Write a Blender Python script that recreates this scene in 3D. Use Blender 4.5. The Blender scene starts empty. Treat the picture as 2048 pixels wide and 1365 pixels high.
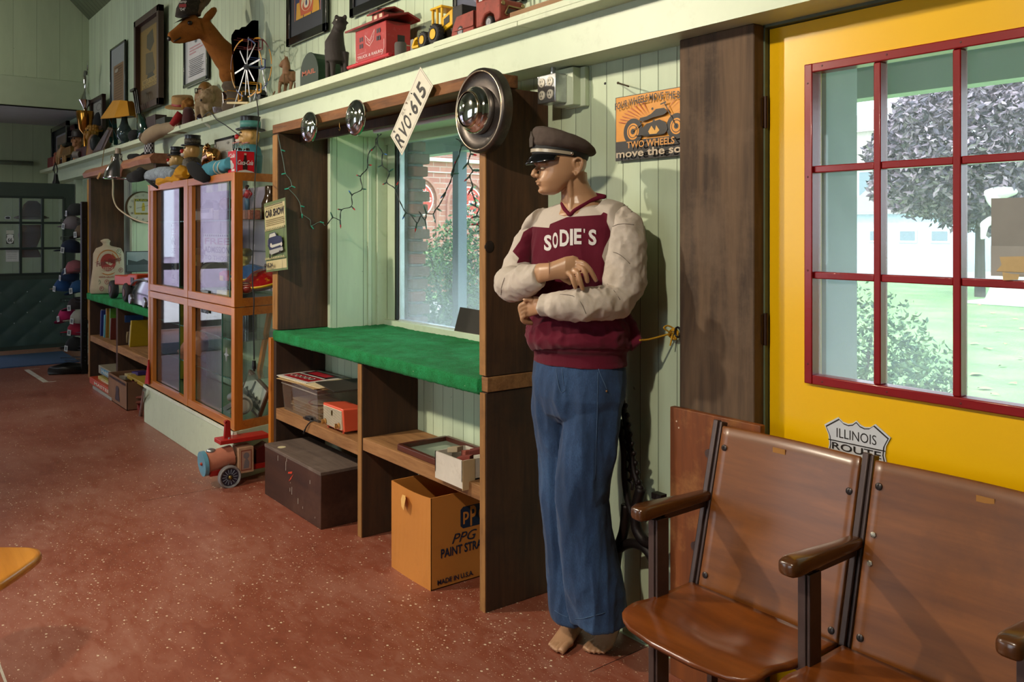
import bpy,bmesh,math,random
from mathutils import Vector,Matrix,noise as mnoise
from mathutils.bvhtree import BVHTree
V = Vector
PI = math.pi
rnd = random.Random(7)
C = bpy.context.scene.collection

# ------------------------------------------------------------------ camera
CAM_H = 1.5
FPX,CX,CY = 1720.0,1024.0,461.0
YAW = math.atan2(1314,1720)
FW = V((-math.cos(YAW),math.sin(YAW),0)); RT = V((math.sin(YAW),math.cos(YAW),0))
cam = bpy.data.cameras.new('camera'); camo = bpy.data.objects.new('camera',cam); C.objects.link(camo)
cam.sensor_width = 36; cam.lens = FPX / 2048 * 36; cam.shift_y = -(682.5 - CY) / 2048
cam.clip_start = 0.02; cam.clip_end = 300
camo.location = (0,0,CAM_H)
camo.rotation_euler = (PI / 2,0,math.atan2(-FW.x,FW.y))
sc = bpy.context.scene; sc.camera = camo
sc.view_settings.view_transform = 'Standard'; sc.view_settings.look = 'None'
sc.view_settings.exposure = 0.18; sc.view_settings.gamma = 1.0
sc.view_settings.use_curve_mapping = False

def dirpx(px,py):
    return FW + RT * ((px - CX) / FPX) + V((0,0,(CY - py) / FPX))
def W(px,py,Y=2.28):
    d = dirpx(px,py); return V((0,0,CAM_H)) + d * (Y / d.y)
def WX(px,py,X):
    d = dirpx(px,py); return V((0,0,CAM_H)) + d * (X / d.x)
def WZ(px,py,Z=0.0):
    d = dirpx(px,py); return V((0,0,CAM_H)) + d * ((Z - CAM_H) / d.z)
def Pd(px,py,dep):
    return V((0,0,CAM_H)) + dirpx(px,py) * dep
ANCH = {}
def PPc(Y):
    """points of one small thing standing about plane Y, laid out across the view so that it keeps its true width"""
    def f(px,py,dy=0.0):
        if 'd' not in ANCH: ANCH['d'] = W(px,CY,Y).dot(FW)
        return Pd(px,py,ANCH['d']) + FW * dy
    return f
def BZ(P,px,z,dy=0.0):
    p = P(px,CY,dy); p.z = z; return p
def pbox(b,px0,px1,zlo,zhi,Y,xs):
    """box whose near left corner is at px0 and far right corner at px1"""
    x = W(px0,CY,Y).x; y1 = WX(px1,CY,x + xs).y; return b.box(x,x + xs,Y,max(y1,Y + .01),zlo,zhi)
def mpp(px,Y):          # metres per pixel at a column on plane Y
    d = dirpx(px,CY); return (Y / d.y) / FPX

# ------------------------------------------------------------------ world + lights
world = bpy.data.worlds.new('sky'); sc.world = world; world.use_nodes = True
wn = world.node_tree.nodes; wl = world.node_tree.links
bg = wn['Background']
bg.inputs[0].default_value = (0.80,0.90,1.0,1); bg.inputs[1].default_value = 3.8

def lamp(kind,name,loc,energy,color,size=0.12,target=None,spot=None,sizey=None,blend=0.5):
    l = bpy.data.lights.new(name,kind); l.energy = energy; l.color = color
    if kind in ('POINT','SPOT'): l.shadow_soft_size = size
    if kind == 'AREA':
        l.size = size
        if sizey: l.shape = 'RECTANGLE'; l.size_y = sizey
    if kind == 'SPOT': l.spot_size = spot; l.spot_blend = blend
    o = bpy.data.objects.new(name,l); C.objects.link(o); o.location = loc
    if target is not None:
        o.rotation_euler = (V(target) - V(loc)).to_track_quat('-Z','Y').to_euler()
    return o
WARM = (1.0,0.87,0.68)
lamp('SPOT','ceiling_spot_light',(-4.5,-0.8,3.05),330,WARM,0.06,(-2.6,2.2,0.9),math.radians(120),blend=0.9)
lamp('SPOT','ceiling_spot_light',(-1.25,-0.9,3.25),250,WARM,0.06,(-2.9,2.2,1.2),math.radians(105),blend=0.9)
lamp('SPOT','ceiling_spot_light',(-7.6,-0.8,3.15),150,WARM,0.06,(-6.8,2.2,1.2),math.radians(120),blend=0.9)
lamp('POINT','ceiling_lamp',(-10.4,0.2,3.4),26,(1.0,0.95,0.85),0.15)
lamp('SUN','sun',(0,8,20),3.5,(1.0,0.96,0.9),0.3,(-2,30,0))
bpy.data.objects['sun'].data.angle = 0.2
bpy.data.objects['sun'].rotation_euler = (math.radians(38),0,math.radians(-20))

# ------------------------------------------------------------------ materials
def lin(h):
    if isinstance(h,str):
        h = h.lstrip('#'); h = [int(h[i:i + 2],16) / 255 for i in (0,2,4)]
    else: h = [c / 255 for c in h]
    return tuple((c / 12.92 if c <= 0.04045 else ((c + 0.055) / 1.055) ** 2.4) for c in h) + (1.0,)
MC = {}
def nd(nt,t,**k):
    n = nt.nodes.new(t)
    for a,b in k.items(): setattr(n,a,b)
    return n
def lk(nt,a,b): nt.links.new(a,b)
def base(name):
    m = bpy.data.materials.new(name); m.use_nodes = True
    nt = m.node_tree; return m,nt,nt.nodes['Principled BSDF']
def coords(nt,stretch=(1,1,1),kind='Object'):
    tc = nd(nt,'ShaderNodeTexCoord'); mp = nd(nt,'ShaderNodeMapping'); mp.inputs['Scale'].default_value = stretch
    lk(nt,tc.outputs[kind],mp.inputs['Vector']); return mp.outputs[0]
def ramp(nt,fac,stops):
    r = nd(nt,'ShaderNodeValToRGB'); el = r.color_ramp.elements
    while len(el) < len(stops): el.new(0.5)
    for e,(p,c) in zip(el,stops): e.position = p; e.color = c
    lk(nt,fac,r.inputs[0]); return r.outputs[0]
def mixc(nt,fac,a,b,blend='MIX'):
    x = nd(nt,'ShaderNodeMix',data_type='RGBA',blend_type=blend)
    if isinstance(fac,(int,float)): x.inputs[0].default_value = fac
    else: lk(nt,fac,x.inputs[0])
    for s,i in ((a,6),(b,7)):
        if isinstance(s,tuple): x.inputs[i].default_value = s
        else: lk(nt,s,x.inputs[i])
    return x.outputs[2]
def mathn(nt,op,a,b=None,c=None):
    x = nd(nt,'ShaderNodeMath',operation=op)
    for i,s in enumerate((a,b,c)):
        if s is None: continue
        if isinstance(s,(int,float)): x.inputs[i].default_value = s
        else: lk(nt,s,x.inputs[i])
    return x.outputs[0]
def noisen(nt,vec,scale,detail=4,rough=0.55,out=0,dist=0.0):
    n = nd(nt,'ShaderNodeTexNoise'); n.inputs['Scale'].default_value = scale; n.inputs['Detail'].default_value = detail
    n.inputs['Roughness'].default_value = rough; n.inputs['Distortion'].default_value = dist
    lk(nt,vec,n.inputs['Vector']); return n.outputs[out]
def bumpn(nt,p,h,strength=0.3,dist=0.01):
    b = nd(nt,'ShaderNodeBump'); b.inputs['Strength'].default_value = strength; b.inputs['Distance'].default_value = dist
    lk(nt,h,b.inputs['Height']); lk(nt,b.outputs[0],p.inputs['Normal'])
def mat(name,col,rough=0.55,metal=0.0,var=0.12,nscale=6.0,bump=0.0,bscale=60.0,stretch=(1,1,1),coat=0.0,dirt=None,spec=0.5,sheen=0.0):
    """painted / plain surface with a little unevenness of its own"""
    if name in MC: return MC[name]
    m,nt,p = base(name); c = lin(col) if not (isinstance(col,tuple) and len(col) == 4) else col
    v = coords(nt,stretch)
    n = noisen(nt,v,nscale)
    lo = tuple(x * (1 - var) for x in c[:3]) + (1,); hi = tuple(min(1,x * (1 + var)) for x in c[:3]) + (1,)
    colr = ramp(nt,n,[(0.3,lo),(0.7,hi)])
    if dirt:
        n2 = noisen(nt,v,nscale * 2.7,6,0.7)
        f = ramp(nt,n2,[(0.55,(0,0,0,1)),(0.72,(1,1,1,1))])
        colr = mixc(nt,mathn(nt,'MULTIPLY',f,dirt[1]),colr,lin(dirt[0]))
    lk(nt,colr,p.inputs['Base Color'])
    p.inputs['Roughness'].default_value = rough; p.inputs['Metallic'].default_value = metal
    p.inputs['Specular IOR Level'].default_value = spec
    if coat: p.inputs['Coat Weight'].default_value = coat; p.inputs['Coat Roughness'].default_value = 0.12
    if sheen: p.inputs['Sheen Weight'].default_value = sheen
    if bump: bumpn(nt,p,noisen(nt,v,bscale,5),bump,0.004)
    MC[name] = m; return m
def flat(col):
    """print or paint of one colour"""
    k = 'paint_' + col.lstrip('#')
    return mat(k,col,0.5,var=0.05,nscale=30)
def wood(name,c1,c2,axis='z',rough=0.6,scale=1.0,coat=0.0,bump=0.25,dirt=None,dark=None):
    if name in MC: return MC[name]
    m,nt,p = base(name)
    st = {'x': (1.2,14,14),'y': (14,1.2,14),'z': (14,14,1.2)}[axis]
    v = coords(nt,tuple(s * scale for s in st))
    n = noisen(nt,v,1.6,6,0.62,dist=0.6); n2 = noisen(nt,v,7.0,3,0.6)
    f = mathn(nt,'ADD',mathn(nt,'MULTIPLY',n,0.75),mathn(nt,'MULTIPLY',n2,0.25))
    col = ramp(nt,f,[(0.34,lin(c1)),(0.66,lin(c2))])
    if dirt:
        g = noisen(nt,coords(nt),3.5,6,0.7)
        gf = ramp(nt,g,[(0.5,(0,0,0,1)),(0.68,(1,1,1,1))])
        col = mixc(nt,mathn(nt,'MULTIPLY',gf,dirt[1]),col,lin(dirt[0]))
    lk(nt,col,p.inputs['Base Color']); p.inputs['Roughness'].default_value = rough
    if coat: p.inputs['Coat Weight'].default_value = coat; p.inputs['Coat Roughness'].default_value = 0.18
    bumpn(nt,p,f,bump,0.004)
    MC[name] = m; return m
def boards(name,col,groove,axis=0,pitch=0.089,w=0.035,var=0.08,rough=0.5,dirt=None,off=0.0):
    """painted matchboard: grooves every `pitch` along an axis"""
    m,nt,p = base(name)
    tc = nd(nt,'ShaderNodeTexCoord'); sx = nd(nt,'ShaderNodeSeparateXYZ'); lk(nt,tc.outputs['Object'],sx.inputs[0])
    a = mathn(nt,'FRACT',mathn(nt,'MULTIPLY',mathn(nt,'ADD',sx.outputs[axis],off),1 / pitch))
    d = mathn(nt,'ABSOLUTE',mathn(nt,'SUBTRACT',a,0.5))          # 0.5 at groove
    g = mathn(nt,'SMOOTH_MIN',mathn(nt,'MULTIPLY',mathn(nt,'SUBTRACT',0.5,d),1 / w),1.0,0.1)
    cell = nd(nt,'ShaderNodeTexWhiteNoise',noise_dimensions='1D')
    lk(nt,mathn(nt,'FLOOR',mathn(nt,'MULTIPLY',mathn(nt,'ADD',sx.outputs[axis],off),1 / pitch)),cell.inputs['W'])
    n = noisen(nt,coords(nt,(3,3,0.6)),2.5,6,0.6)
    f = mathn(nt,'ADD',mathn(nt,'MULTIPLY',n,0.8),mathn(nt,'MULTIPLY',cell.outputs[0],0.2))
    c = lin(col); lo = tuple(x * (1 - var * 1.5) for x in c[:3]) + (1,); hi = tuple(min(1,x * (1 + var)) for x in c[:3]) + (1,)
    cc = ramp(nt,f,[(0.3,lo),(0.65,hi)])
    sp = noisen(nt,coords(nt),22,3,0.6)
    cc = mixc(nt,ramp(nt,sp,[(0.72,(0,0,0,1)),(0.76,(0.7,0.7,0.7,1))]),cc,lin(groove))
    cc = mixc(nt,ramp(nt,g,[(0.15,(1,1,1,1)),(0.6,(0,0,0,1))]),cc,lin(groove))
    lk(nt,cc,p.inputs['Base Color']); p.inputs['Roughness'].default_value = rough
    h = mathn(nt,'ADD',mathn(nt,'MULTIPLY',g,1.0),mathn(nt,'MULTIPLY',noisen(nt,coords(nt,(6,6,1)),12,4),0.12))
    bumpn(nt,p,h,0.45,0.006)
    return m
def glassm(name,tint=(0.93,0.97,0.96,1),dust=0.06,dustcol=(0.75,0.82,0.95,1),low=0.0,zlo=1.0,zhi=1.6,refl=1.0):
    """thin pane: clear, fresnel shine, dust and painted haze on the glass (more towards the sill when low>0)"""
    if name in MC: return MC[name]
    m = bpy.data.materials.new(name); m.use_nodes = True; nt = m.node_tree
    nt.nodes.clear(); out = nd(nt,'ShaderNodeOutputMaterial')
    tr = nd(nt,'ShaderNodeBsdfTransparent'); tr.inputs[0].default_value = tint
    gl = nd(nt,'ShaderNodeBsdfGlossy'); gl.inputs['Roughness'].default_value = 0.02
    fr = nd(nt,'ShaderNodeFresnel'); gb = nd(nt,'ShaderNodeNewGeometry')
    lk(nt,mathn(nt,'SUBTRACT',1.45,mathn(nt,'MULTIPLY',gb.outputs['Backfacing'],0.7603)),fr.inputs[0])
    m1 = nd(nt,'ShaderNodeMixShader'); lk(nt,mathn(nt,'MULTIPLY',fr.outputs[0],refl),m1.inputs[0])
    lk(nt,tr.outputs[0],m1.inputs[1]); lk(nt,gl.outputs[0],m1.inputs[2])
    tl = nd(nt,'ShaderNodeBsdfTranslucent'); tl.inputs[0].default_value = dustcol
    df = nd(nt,'ShaderNodeBsdfDiffuse'); df.inputs[0].default_value = dustcol
    m0 = nd(nt,'ShaderNodeMixShader'); m0.inputs[0].default_value = 0.5
    lk(nt,tl.outputs[0],m0.inputs[1]); lk(nt,df.outputs[0],m0.inputs[2])
    n = noisen(nt,coords(nt,(1,1,0.35)),5,6,0.65)
    f = mathn(nt,'MULTIPLY',ramp(nt,n,[(0.3,(0.5,0.5,0.5,1)),(0.75,(1,1,1,1))]),dust)
    if low:
        tc = nd(nt,'ShaderNodeTexCoord'); sx = nd(nt,'ShaderNodeSeparateXYZ')
        gm = nd(nt,'ShaderNodeNewGeometry'); lk(nt,gm.outputs['Position'],sx.inputs[0])
        mr = nd(nt,'ShaderNodeMapRange',interpolation_type='SMOOTHSTEP'); mr.inputs[1].default_value = zlo; mr.inputs[2].default_value = zhi
        mr.inputs[3].default_value = low; mr.inputs[4].default_value = 0.0
        lk(nt,mathn(nt,'ADD',sx.outputs[2],mathn(nt,'MULTIPLY',mathn(nt,'SUBTRACT',n,0.5),0.5)),mr.inputs[0])
        f = mathn(nt,'ADD',f,mr.outputs[0])
    m2 = nd(nt,'ShaderNodeMixShader'); lk(nt,f,m2.inputs[0]); lk(nt,m1.outputs[0],m2.inputs[1]); lk(nt,m0.outputs[0],m2.inputs[2])
    lk(nt,m2.outputs[0],out.inputs[0])
    MC[name] = m; return m

# ------------------------------------------------------------------ mesh builder
class MB:
    def __init__(s): s.v = []; s.f = []; s.mi = []; s.mats = []; s.cur = 0; s.M = None
    def m(s,mt):
        if isinstance(mt,str): mt = flat(mt)
        if mt not in s.mats: s.mats.append(mt)
        s.cur = s.mats.index(mt); return s
    def xf(s,M): s.M = M; return s
    def add(s,vs,fs):
        b = len(s.v)
        for p in vs:
            p = V(p); s.v.append(s.M @ p if s.M else p)
        for f in fs: s.f.append([b + i for i in f]); s.mi.append(s.cur)
        return s
    def box(s,x0,x1,y0,y1,z0,z1):
        return s.hexa([(x0,y0,z0),(x1,y0,z0),(x1,y1,z0),(x0,y1,z0)],[(x0,y0,z1),(x1,y0,z1),(x1,y1,z1),(x0,y1,z1)])
    def hexa(s,b,t):
        return s.add(list(b) + list(t),[(3,2,1,0),(4,5,6,7),(0,1,5,4),(1,2,6,5),(2,3,7,6),(3,0,4,7)])
    def obox(s,c,ux,uy,uz):       # centre and half-axis vectors
        c = V(c); ux = V(ux); uy = V(uy); uz = V(uz)
        return s.hexa([c - ux - uy - uz,c + ux - uy - uz,c + ux + uy - uz,c - ux + uy - uz],[c - ux - uy + uz,c + ux - uy + uz,c + ux + uy + uz,c - ux + uy + uz])
    def bar(s,p,q,w,h,up=(0,0,1)):
        p = V(p); q = V(q); d = (q - p); up = V(up)
        sd = d.cross(up)
        if sd.length < 1e-6: sd = d.cross(V((1,0,0)))
        sd.normalize(); u2 = sd.cross(d).normalized()
        return s.obox((p + q) / 2,d / 2,sd * w / 2,u2 * h / 2)
    def rings(s,rs,closed=True,cap=True,loop=False):
        n = len(rs[0]); b = len(s.v)
        for r in rs:
            for p in r:
                p = V(p); s.v.append(s.M @ p if s.M else p)
        L = len(rs)
        for i in range(L if loop else L - 1):
            for j in range(n if closed else n - 1):
                a = b + i * n + j; c = b + i * n + (j + 1) % n; i2 = (i + 1) % L
                s.f.append([a,c,b + i2 * n + (j + 1) % n,b + i2 * n + j]); s.mi.append(s.cur)
        if cap and not loop:
            s.f.append([b + j for j in range(n)][::-1]); s.mi.append(s.cur)
            s.f.append([b + (L - 1) * n + j for j in range(n)]); s.mi.append(s.cur)
        return s
    def tube(s,pts,r,n=8,cap=True,flatten=1.0,up=None):
        pts = [V(p) for p in pts]; rr = r if isinstance(r,(list,tuple)) else [r] * len(pts)
        rs = []; prev = None
        for i,p in enumerate(pts):
            d = (pts[min(i + 1,len(pts) - 1)] - pts[max(i - 1,0)])
            if d.length < 1e-9: d = V((0,0,1))
            d.normalize()
            if prev is None:
                a = d.cross(V(up) if up else (V((0,0,1)) if abs(d.z) < 0.9 else V((1,0,0)))); a.normalize()
            else:
                a = prev - d * prev.dot(d)
                a = a.normalized() if a.length > 1e-6 else d.orthogonal().normalized()
            prev = a; b = d.cross(a)
            rs.append([p + (a * math.cos(t) + b * math.sin(t) * flatten) * rr[i] for t in [2 * PI * k / n for k in range(n)]])
        return s.rings(rs,cap=cap)
    def cyl(s,p,q,r,r2=None,n=20,cap=True): return s.tube([p,q],[r,r if r2 is None else r2],n,cap)
    def lathe(s,prof,o=(0,0,0),ax=(0,0,1),n=24,cap=True,sx=1.0,ref=None):
        o = V(o); ax = V(ax).normalized(); a = V(ref).normalized() if ref else ax.orthogonal().normalized(); b = ax.cross(a)
        rs = [[o + ax * z + (a * math.cos(t) * sx + b * math.sin(t)) * max(r,1e-4) for t in [2 * PI * k / n for k in range(n)]] for r,z in prof]
        return s.rings(rs,cap=cap)
    def sph(s,c,r,n=16,k=10,rot=None):
        c = V(c); r = V(r) if isinstance(r,(tuple,list,Vector)) else V((r,r,r)); rs = []
        for i in range(k + 1):
            ph = PI * i / k; row = []
            for j in range(n):
                t = 2 * PI * j / n; q = V((max(math.sin(ph),1e-3) * math.cos(t) * r.x,max(math.sin(ph),1e-3) * math.sin(t) * r.y,-math.cos(ph) * r.z))
                row.append(c + (rot @ q if rot else q))
            rs.append(row)
        return s.rings(rs)
    def prism(s,pts,d):             # polygon (3D points, planar) extruded by vector d
        pts = [V(p) for p in pts]; n = len(pts); d = V(d)
        return s.add(pts + [p + d for p in pts],[list(range(n))[::-1],list(range(n,2 * n))] + [[i,(i + 1) % n,n + (i + 1) % n,n + i] for i in range(n)])
    def poly(s,pts): return s.add(pts,[list(range(len(pts)))])
    def loft(s,secs,n=24,cap=True):   # secs: (centre, a-vector, b-vector[, power])
        rs = []
        for q in secs:
            c,a,b = V(q[0]),V(q[1]),V(q[2]); pw = q[3] if len(q) > 3 else 1.0; row = []
            for k in range(n):
                t = 2 * PI * k / n; ct,st = math.cos(t),math.sin(t)
                row.append(c + a * math.copysign(abs(ct) ** pw,ct) + b * math.copysign(abs(st) ** pw,st))
            rs.append(row)
        return s.rings(rs,cap=cap)
    def mesh(s,name):
        me = bpy.data.meshes.new(name); me.from_pydata([tuple(p) for p in s.v],[],s.f)
        for mt in s.mats: me.materials.append(mt)
        if len(s.mats) > 1: me.polygons.foreach_set('material_index',s.mi)
        me.validate(); me.update(); return me
    def K(s,name,mt=None,parent=None,smooth=None,bev=None,sub=0,local=False,solid=None,remesh=None,fixn=True):
        if mt is not None:
            if isinstance(mt,str): mt = flat(mt)
            if not s.mats: s.mats = [mt]
        me = s.mesh(name)
        if fixn:
            bm = bmesh.new(); bm.from_mesh(me); bmesh.ops.recalc_face_normals(bm,faces=bm.faces); bm.to_mesh(me); bm.free()
        o = bpy.data.objects.new(name,me); C.objects.link(o)
        return finish(o,parent,smooth,bev,sub,local,solid)
BASE = {}
def rootof(o):
    while o.parent: o = o.parent
    return o
def finish(o,parent=None,smooth=None,bev=None,sub=0,local=False,solid=None):
    me = o.data
    if parent is not None:
        r = rootof(parent)
        if not local: me.transform(BASE[r.name].inverted())
        o.parent = parent
    else: BASE[o.name] = Matrix()
    if smooth:
        me.shade_smooth()
        if smooth is not True: me.set_sharp_from_angle(angle=math.radians(smooth))
    if solid:
        md = o.modifiers.new('solid','SOLIDIFY'); md.thickness = solid; md.offset = 0
    if bev:
        md = o.modifiers.new('bevel','BEVEL'); md.width = bev; md.segments = 2; md.limit_method = 'ANGLE'; md.angle_limit = math.radians(40)
        me.shade_smooth(); me.set_sharp_from_angle(angle=math.radians(35)); md.harden_normals = False
    if sub:
        md = o.modifiers.new('sub','SUBSURF'); md.levels = sub; md.render_levels = sub
    return o
def thing(name,label,cat,loc=(0,0,0),rotz=0.0,group=None):
    ANCH.clear()
    o = bpy.data.objects.new(name,None); C.objects.link(o); o.location = loc; o.rotation_euler = (0,0,rotz)
    o.empty_display_size = 0.05
    o['label'] = label; o['category'] = cat
    if group: o['group'] = group
    BASE[o.name] = Matrix.Translation(V(loc)) @ Matrix.Rotation(rotz,4,'Z')
    return o
def tag(o,label,cat,group=None,kind=None):
    o['label'] = label; o['category'] = cat
    if group: o['group'] = group
    if kind: o['kind'] = kind
    return o
def lab(o,s): o['label'] = s; return o
def struct(o): o['kind'] = 'structure'; return o
def dup(root,loc=None,rotz=None,label=None,group=None,scale=None):
    r = root.copy(); C.objects.link(r)
    if loc is not None: r.location = loc
    if rotz is not None: r.rotation_euler = (0,0,rotz)
    if scale: r.scale = (scale,scale,scale) if not isinstance(scale,tuple) else scale
    if label: r['label'] = label
    if group: r['group'] = group
    for ch in list(root.children):
        c = ch.copy(); C.objects.link(c); c.parent = r
        for g in ch.children:
            d = g.copy(); C.objects.link(d); d.parent = c
    return r
def recolour(root,pairs):
    """give a copy its own materials (pairs: part name start -> material)"""
    for ch in list(root.children):
        for k,mt in pairs.items():
            if ch.name.startswith(k):
                ch.data = ch.data.copy(); ch.data.materials.clear(); ch.data.materials.append(flat(mt) if isinstance(mt,str) else mt)

# ------------------------------------------------------------------ lettering
FONT = {}
def glyphs(s,shear=0.0,bold=0.0,space=1.0):
    k = (s,shear,bold,space)
    if k in FONT: return FONT[k]
    cu = bpy.data.curves.new('t','FONT'); cu.body = s; cu.size = 1.0; cu.shear = shear; cu.offset = bold; cu.space_character = space
    cu.resolution_u = 3
    o = bpy.data.objects.new('t',cu); C.objects.link(o)
    dg = bpy.context.evaluated_depsgraph_get(); me = bpy.data.meshes.new_from_object(o.evaluated_get(dg))
    vs = [v.co.copy() for v in me.vertices]; fs = [list(p.vertices) for p in me.polygons]
    bpy.data.objects.remove(o); bpy.data.curves.remove(cu); bpy.data.meshes.remove(me)
    x0 = min(v.x for v in vs); x1 = max(v.x for v in vs); y0 = min(v.y for v in vs); y1 = max(v.y for v in vs)
    FONT[k] = (vs,fs,x0,x1,y0,y1); return FONT[k]

class Sheet(MB):
    """flat printed things: origin, unit axes u (right), v (up); w x h metres; layers stack outwards"""
    def __init__(s,o,u,v,w,h,th=0.002,back='#8a8378'):
        MB.__init__(s); s.o = V(o); s.u = V(u).normalized(); s.vv = V(v).normalized(); s.n = s.u.cross(s.vv).normalized()
        s.w = w; s.h = h; s.k = 0
        if th:
            s.m(back); a = s.o - s.n * th
            s.prism([a,a + s.u * w,a + s.u * w + s.vv * h,a + s.vv * h],s.n * th)
    def P(s,x,y,l=None): return s.o + s.u * (x * s.w) + s.vv * (y * s.h) + s.n * (0.0004 * (l if l is not None else s.k))
    def pol(s,pts,col): s.k += 1; s.m(col); return s.poly([s.P(x,y) for x,y in pts])
    def rect(s,x0,y0,x1,y1,col): return s.pol([(x0,y0),(x1,y0),(x1,y1),(x0,y1)],col)
    def ell(s,cx,cy,rx,ry,col,n=28,a0=0,a1=2 * PI):
        return s.pol([(cx + rx * math.cos(a0 + (a1 - a0) * k / n),cy + ry * math.sin(a0 + (a1 - a0) * k / n)) for k in range(n)],col)
    def ring(s,cx,cy,rx,ry,t,col,n=28,a0=0,a1=2 * PI):
        s.k += 1; s.m(col)
        for k in range(n):
            b0 = a0 + (a1 - a0) * k / n; b1 = a0 + (a1 - a0) * (k + 1) / n
            s.poly([s.P(cx + rx * math.cos(b0),cy + ry * math.sin(b0)),s.P(cx + rx * math.cos(b1),cy + ry * math.sin(b1)),
                    s.P(cx + rx * (1 - t) * math.cos(b1),cy + ry * (1 - t) * math.sin(b1)),s.P(cx + rx * (1 - t) * math.cos(b0),cy + ry * (1 - t) * math.sin(b0))])
        return s
    def line(s,pts,t,col):
        s.k += 1; s.m(col)
        for (x0,y0),(x1,y1) in zip(pts[:-1],pts[1:]):
            a = s.P(x0,y0); b = s.P(x1,y1); d = (b - a)
            if d.length < 1e-7: continue
            q = s.n.cross(d.normalized()) * (t / 2); e = d.normalized() * (t / 3)
            s.poly([a - q - e,b - q + e,b + q + e,a + q - e])
        return s
    def text(s,t,x0,y0,x1,y1,col,shear=0.0,bold=0.0,space=1.0,rise=None):
        """lettering fitted in a box"""
        vs,fs,a0,a1,b0,b1 = glyphs(t,shear,bold,space); s.k += 1; s.m(col)
        r = rise or (lambda q: 0.0)
        out = []
        for p in vs:
            fx = (p.x - a0) / (a1 - a0); fy = (p.y - b0) / (b1 - b0)
            out.append(s.P(x0 + (x1 - x0) * fx,y0 + (y1 - y0) * fy + r(fx)))
        s.add(out,fs); return s
    def arctext(s,t,cx,cy,rx,ry,hgt,a0,a1,col,bold=0.01):
        vs,fs,x0,x1,y0,y1 = glyphs(t,0,bold,1.1); s.k += 1; s.m(col); out = []
        for p in vs:
            fx = (p.x - x0) / (x1 - x0); fy = (p.y - y0) / (y1 - y0); an = a0 + (a1 - a0) * fx
            k = 1 + hgt * fy if a1 < a0 else 1 - hgt * (fy - 1)
            out.append(s.P(cx + rx * k * math.cos(an),cy + ry * k * math.sin(an)))
        s.add(out,fs); return s
def lerp(a,b,t): return a + (b - a) * t
def spline(pts,n=6):
    pts = [V(p) for p in pts]; out = []
    for i in range(len(pts) - 1):
        p0 = pts[max(i - 1,0)]; p1 = pts[i]; p2 = pts[i + 1]; p3 = pts[min(i + 2,len(pts) - 1)]
        for k in range(n):
            t = k / n
            out.append(0.5 * ((2 * p1) + (p2 - p0) * t + (2 * p0 - 5 * p1 + 4 * p2 - p3) * t * t + (3 * p1 - p0 - 3 * p2 + p3) * t ** 3))
    out.append(pts[-1]); return out
def remeshed(mb,name,voxel,parent=None,smooth_it=4,mt=None,local=False,fac=0.5):
    """union of overlapping closed shapes as one continuous skin"""
    me = mb.mesh(name); me.materials.clear()
    o = bpy.data.objects.new(name,me); C.objects.link(o)
    r = o.modifiers.new('r','REMESH'); r.mode = 'VOXEL'; r.voxel_size = voxel
    if smooth_it:
        q = o.modifiers.new('s','SMOOTH'); q.iterations = smooth_it; q.factor = fac
    dg = bpy.context.evaluated_depsgraph_get()
    m2 = bpy.data.meshes.new_from_object(o.evaluated_get(dg)); bpy.data.objects.remove(o); bpy.data.meshes.remove(me)
    m2.name = name
    if mt is not None: m2.materials.append(mt)
    o = bpy.data.objects.new(name,m2); C.objects.link(o)
    if parent is not None or mt is not None: finish(o,parent,True,local=local)
    return o
# ------------------------------------------------------------------ palette
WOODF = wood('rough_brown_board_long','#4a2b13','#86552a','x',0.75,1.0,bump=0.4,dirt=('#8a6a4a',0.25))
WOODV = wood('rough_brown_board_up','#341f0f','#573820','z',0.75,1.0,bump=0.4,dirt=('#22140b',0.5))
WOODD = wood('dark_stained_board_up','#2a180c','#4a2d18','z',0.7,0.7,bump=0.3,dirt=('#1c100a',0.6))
WOODE = wood('sawn_edge_board','#7a5228','#a87a42','z',0.7,1.0,bump=0.4,dirt=('#5c3c1e',0.5))
WOODL = wood('sawn_edge_long','#754c26','#a8794a','x',0.75,1.0,bump=0.5,dirt=('#4d3018',0.4))
OAK = wood('honey_oak_up','#a9601c','#c87a2a','z',0.35,1.2,coat=0.3,bump=0.05)
OAKX = wood('honey_oak_long','#a55c1a','#c47628','x',0.35,1.2,coat=0.3,bump=0.05)
MINT = '#bccbae'
WALLM = boards('mint_matchboard_wall',MINT,'#55614a',0,0.0885,0.035)
WALLY = boards('mint_matchboard_side',MINT,'#55614a',1,0.178,0.02)
FARM = boards('mint_board_far','#a9b594','#69755a',1,0.245,0.012,var=0.06)
MINTP = mat('mint_gloss_paint','#c3d0b6',0.4,var=0.04,nscale=5,bump=0.15,bscale=25,dirt=('#8b9a78',0.25))
MINTD = mat('mint_cabinet_paint','#c6d1b8',0.45,var=0.03,nscale=9,dirt=('#9aa58c',0.25))
BLACK = mat('black_paint','#0c0c0d',0.4,var=0.2)
BLKM = mat('black_metal','#161616',0.35,0.2,var=0.2)
CHROME = mat('chrome','#d8d8d6',0.07,1.0,var=0.05,nscale=12)
STEEL = mat('galvanised_steel','#b9bdc0',0.3,0.85,var=0.15,nscale=30)
IRON = mat('brown_cast_iron','#4a3a35',0.5,0.35,var=0.2,nscale=30,bump=0.15,bscale=150)

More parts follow.
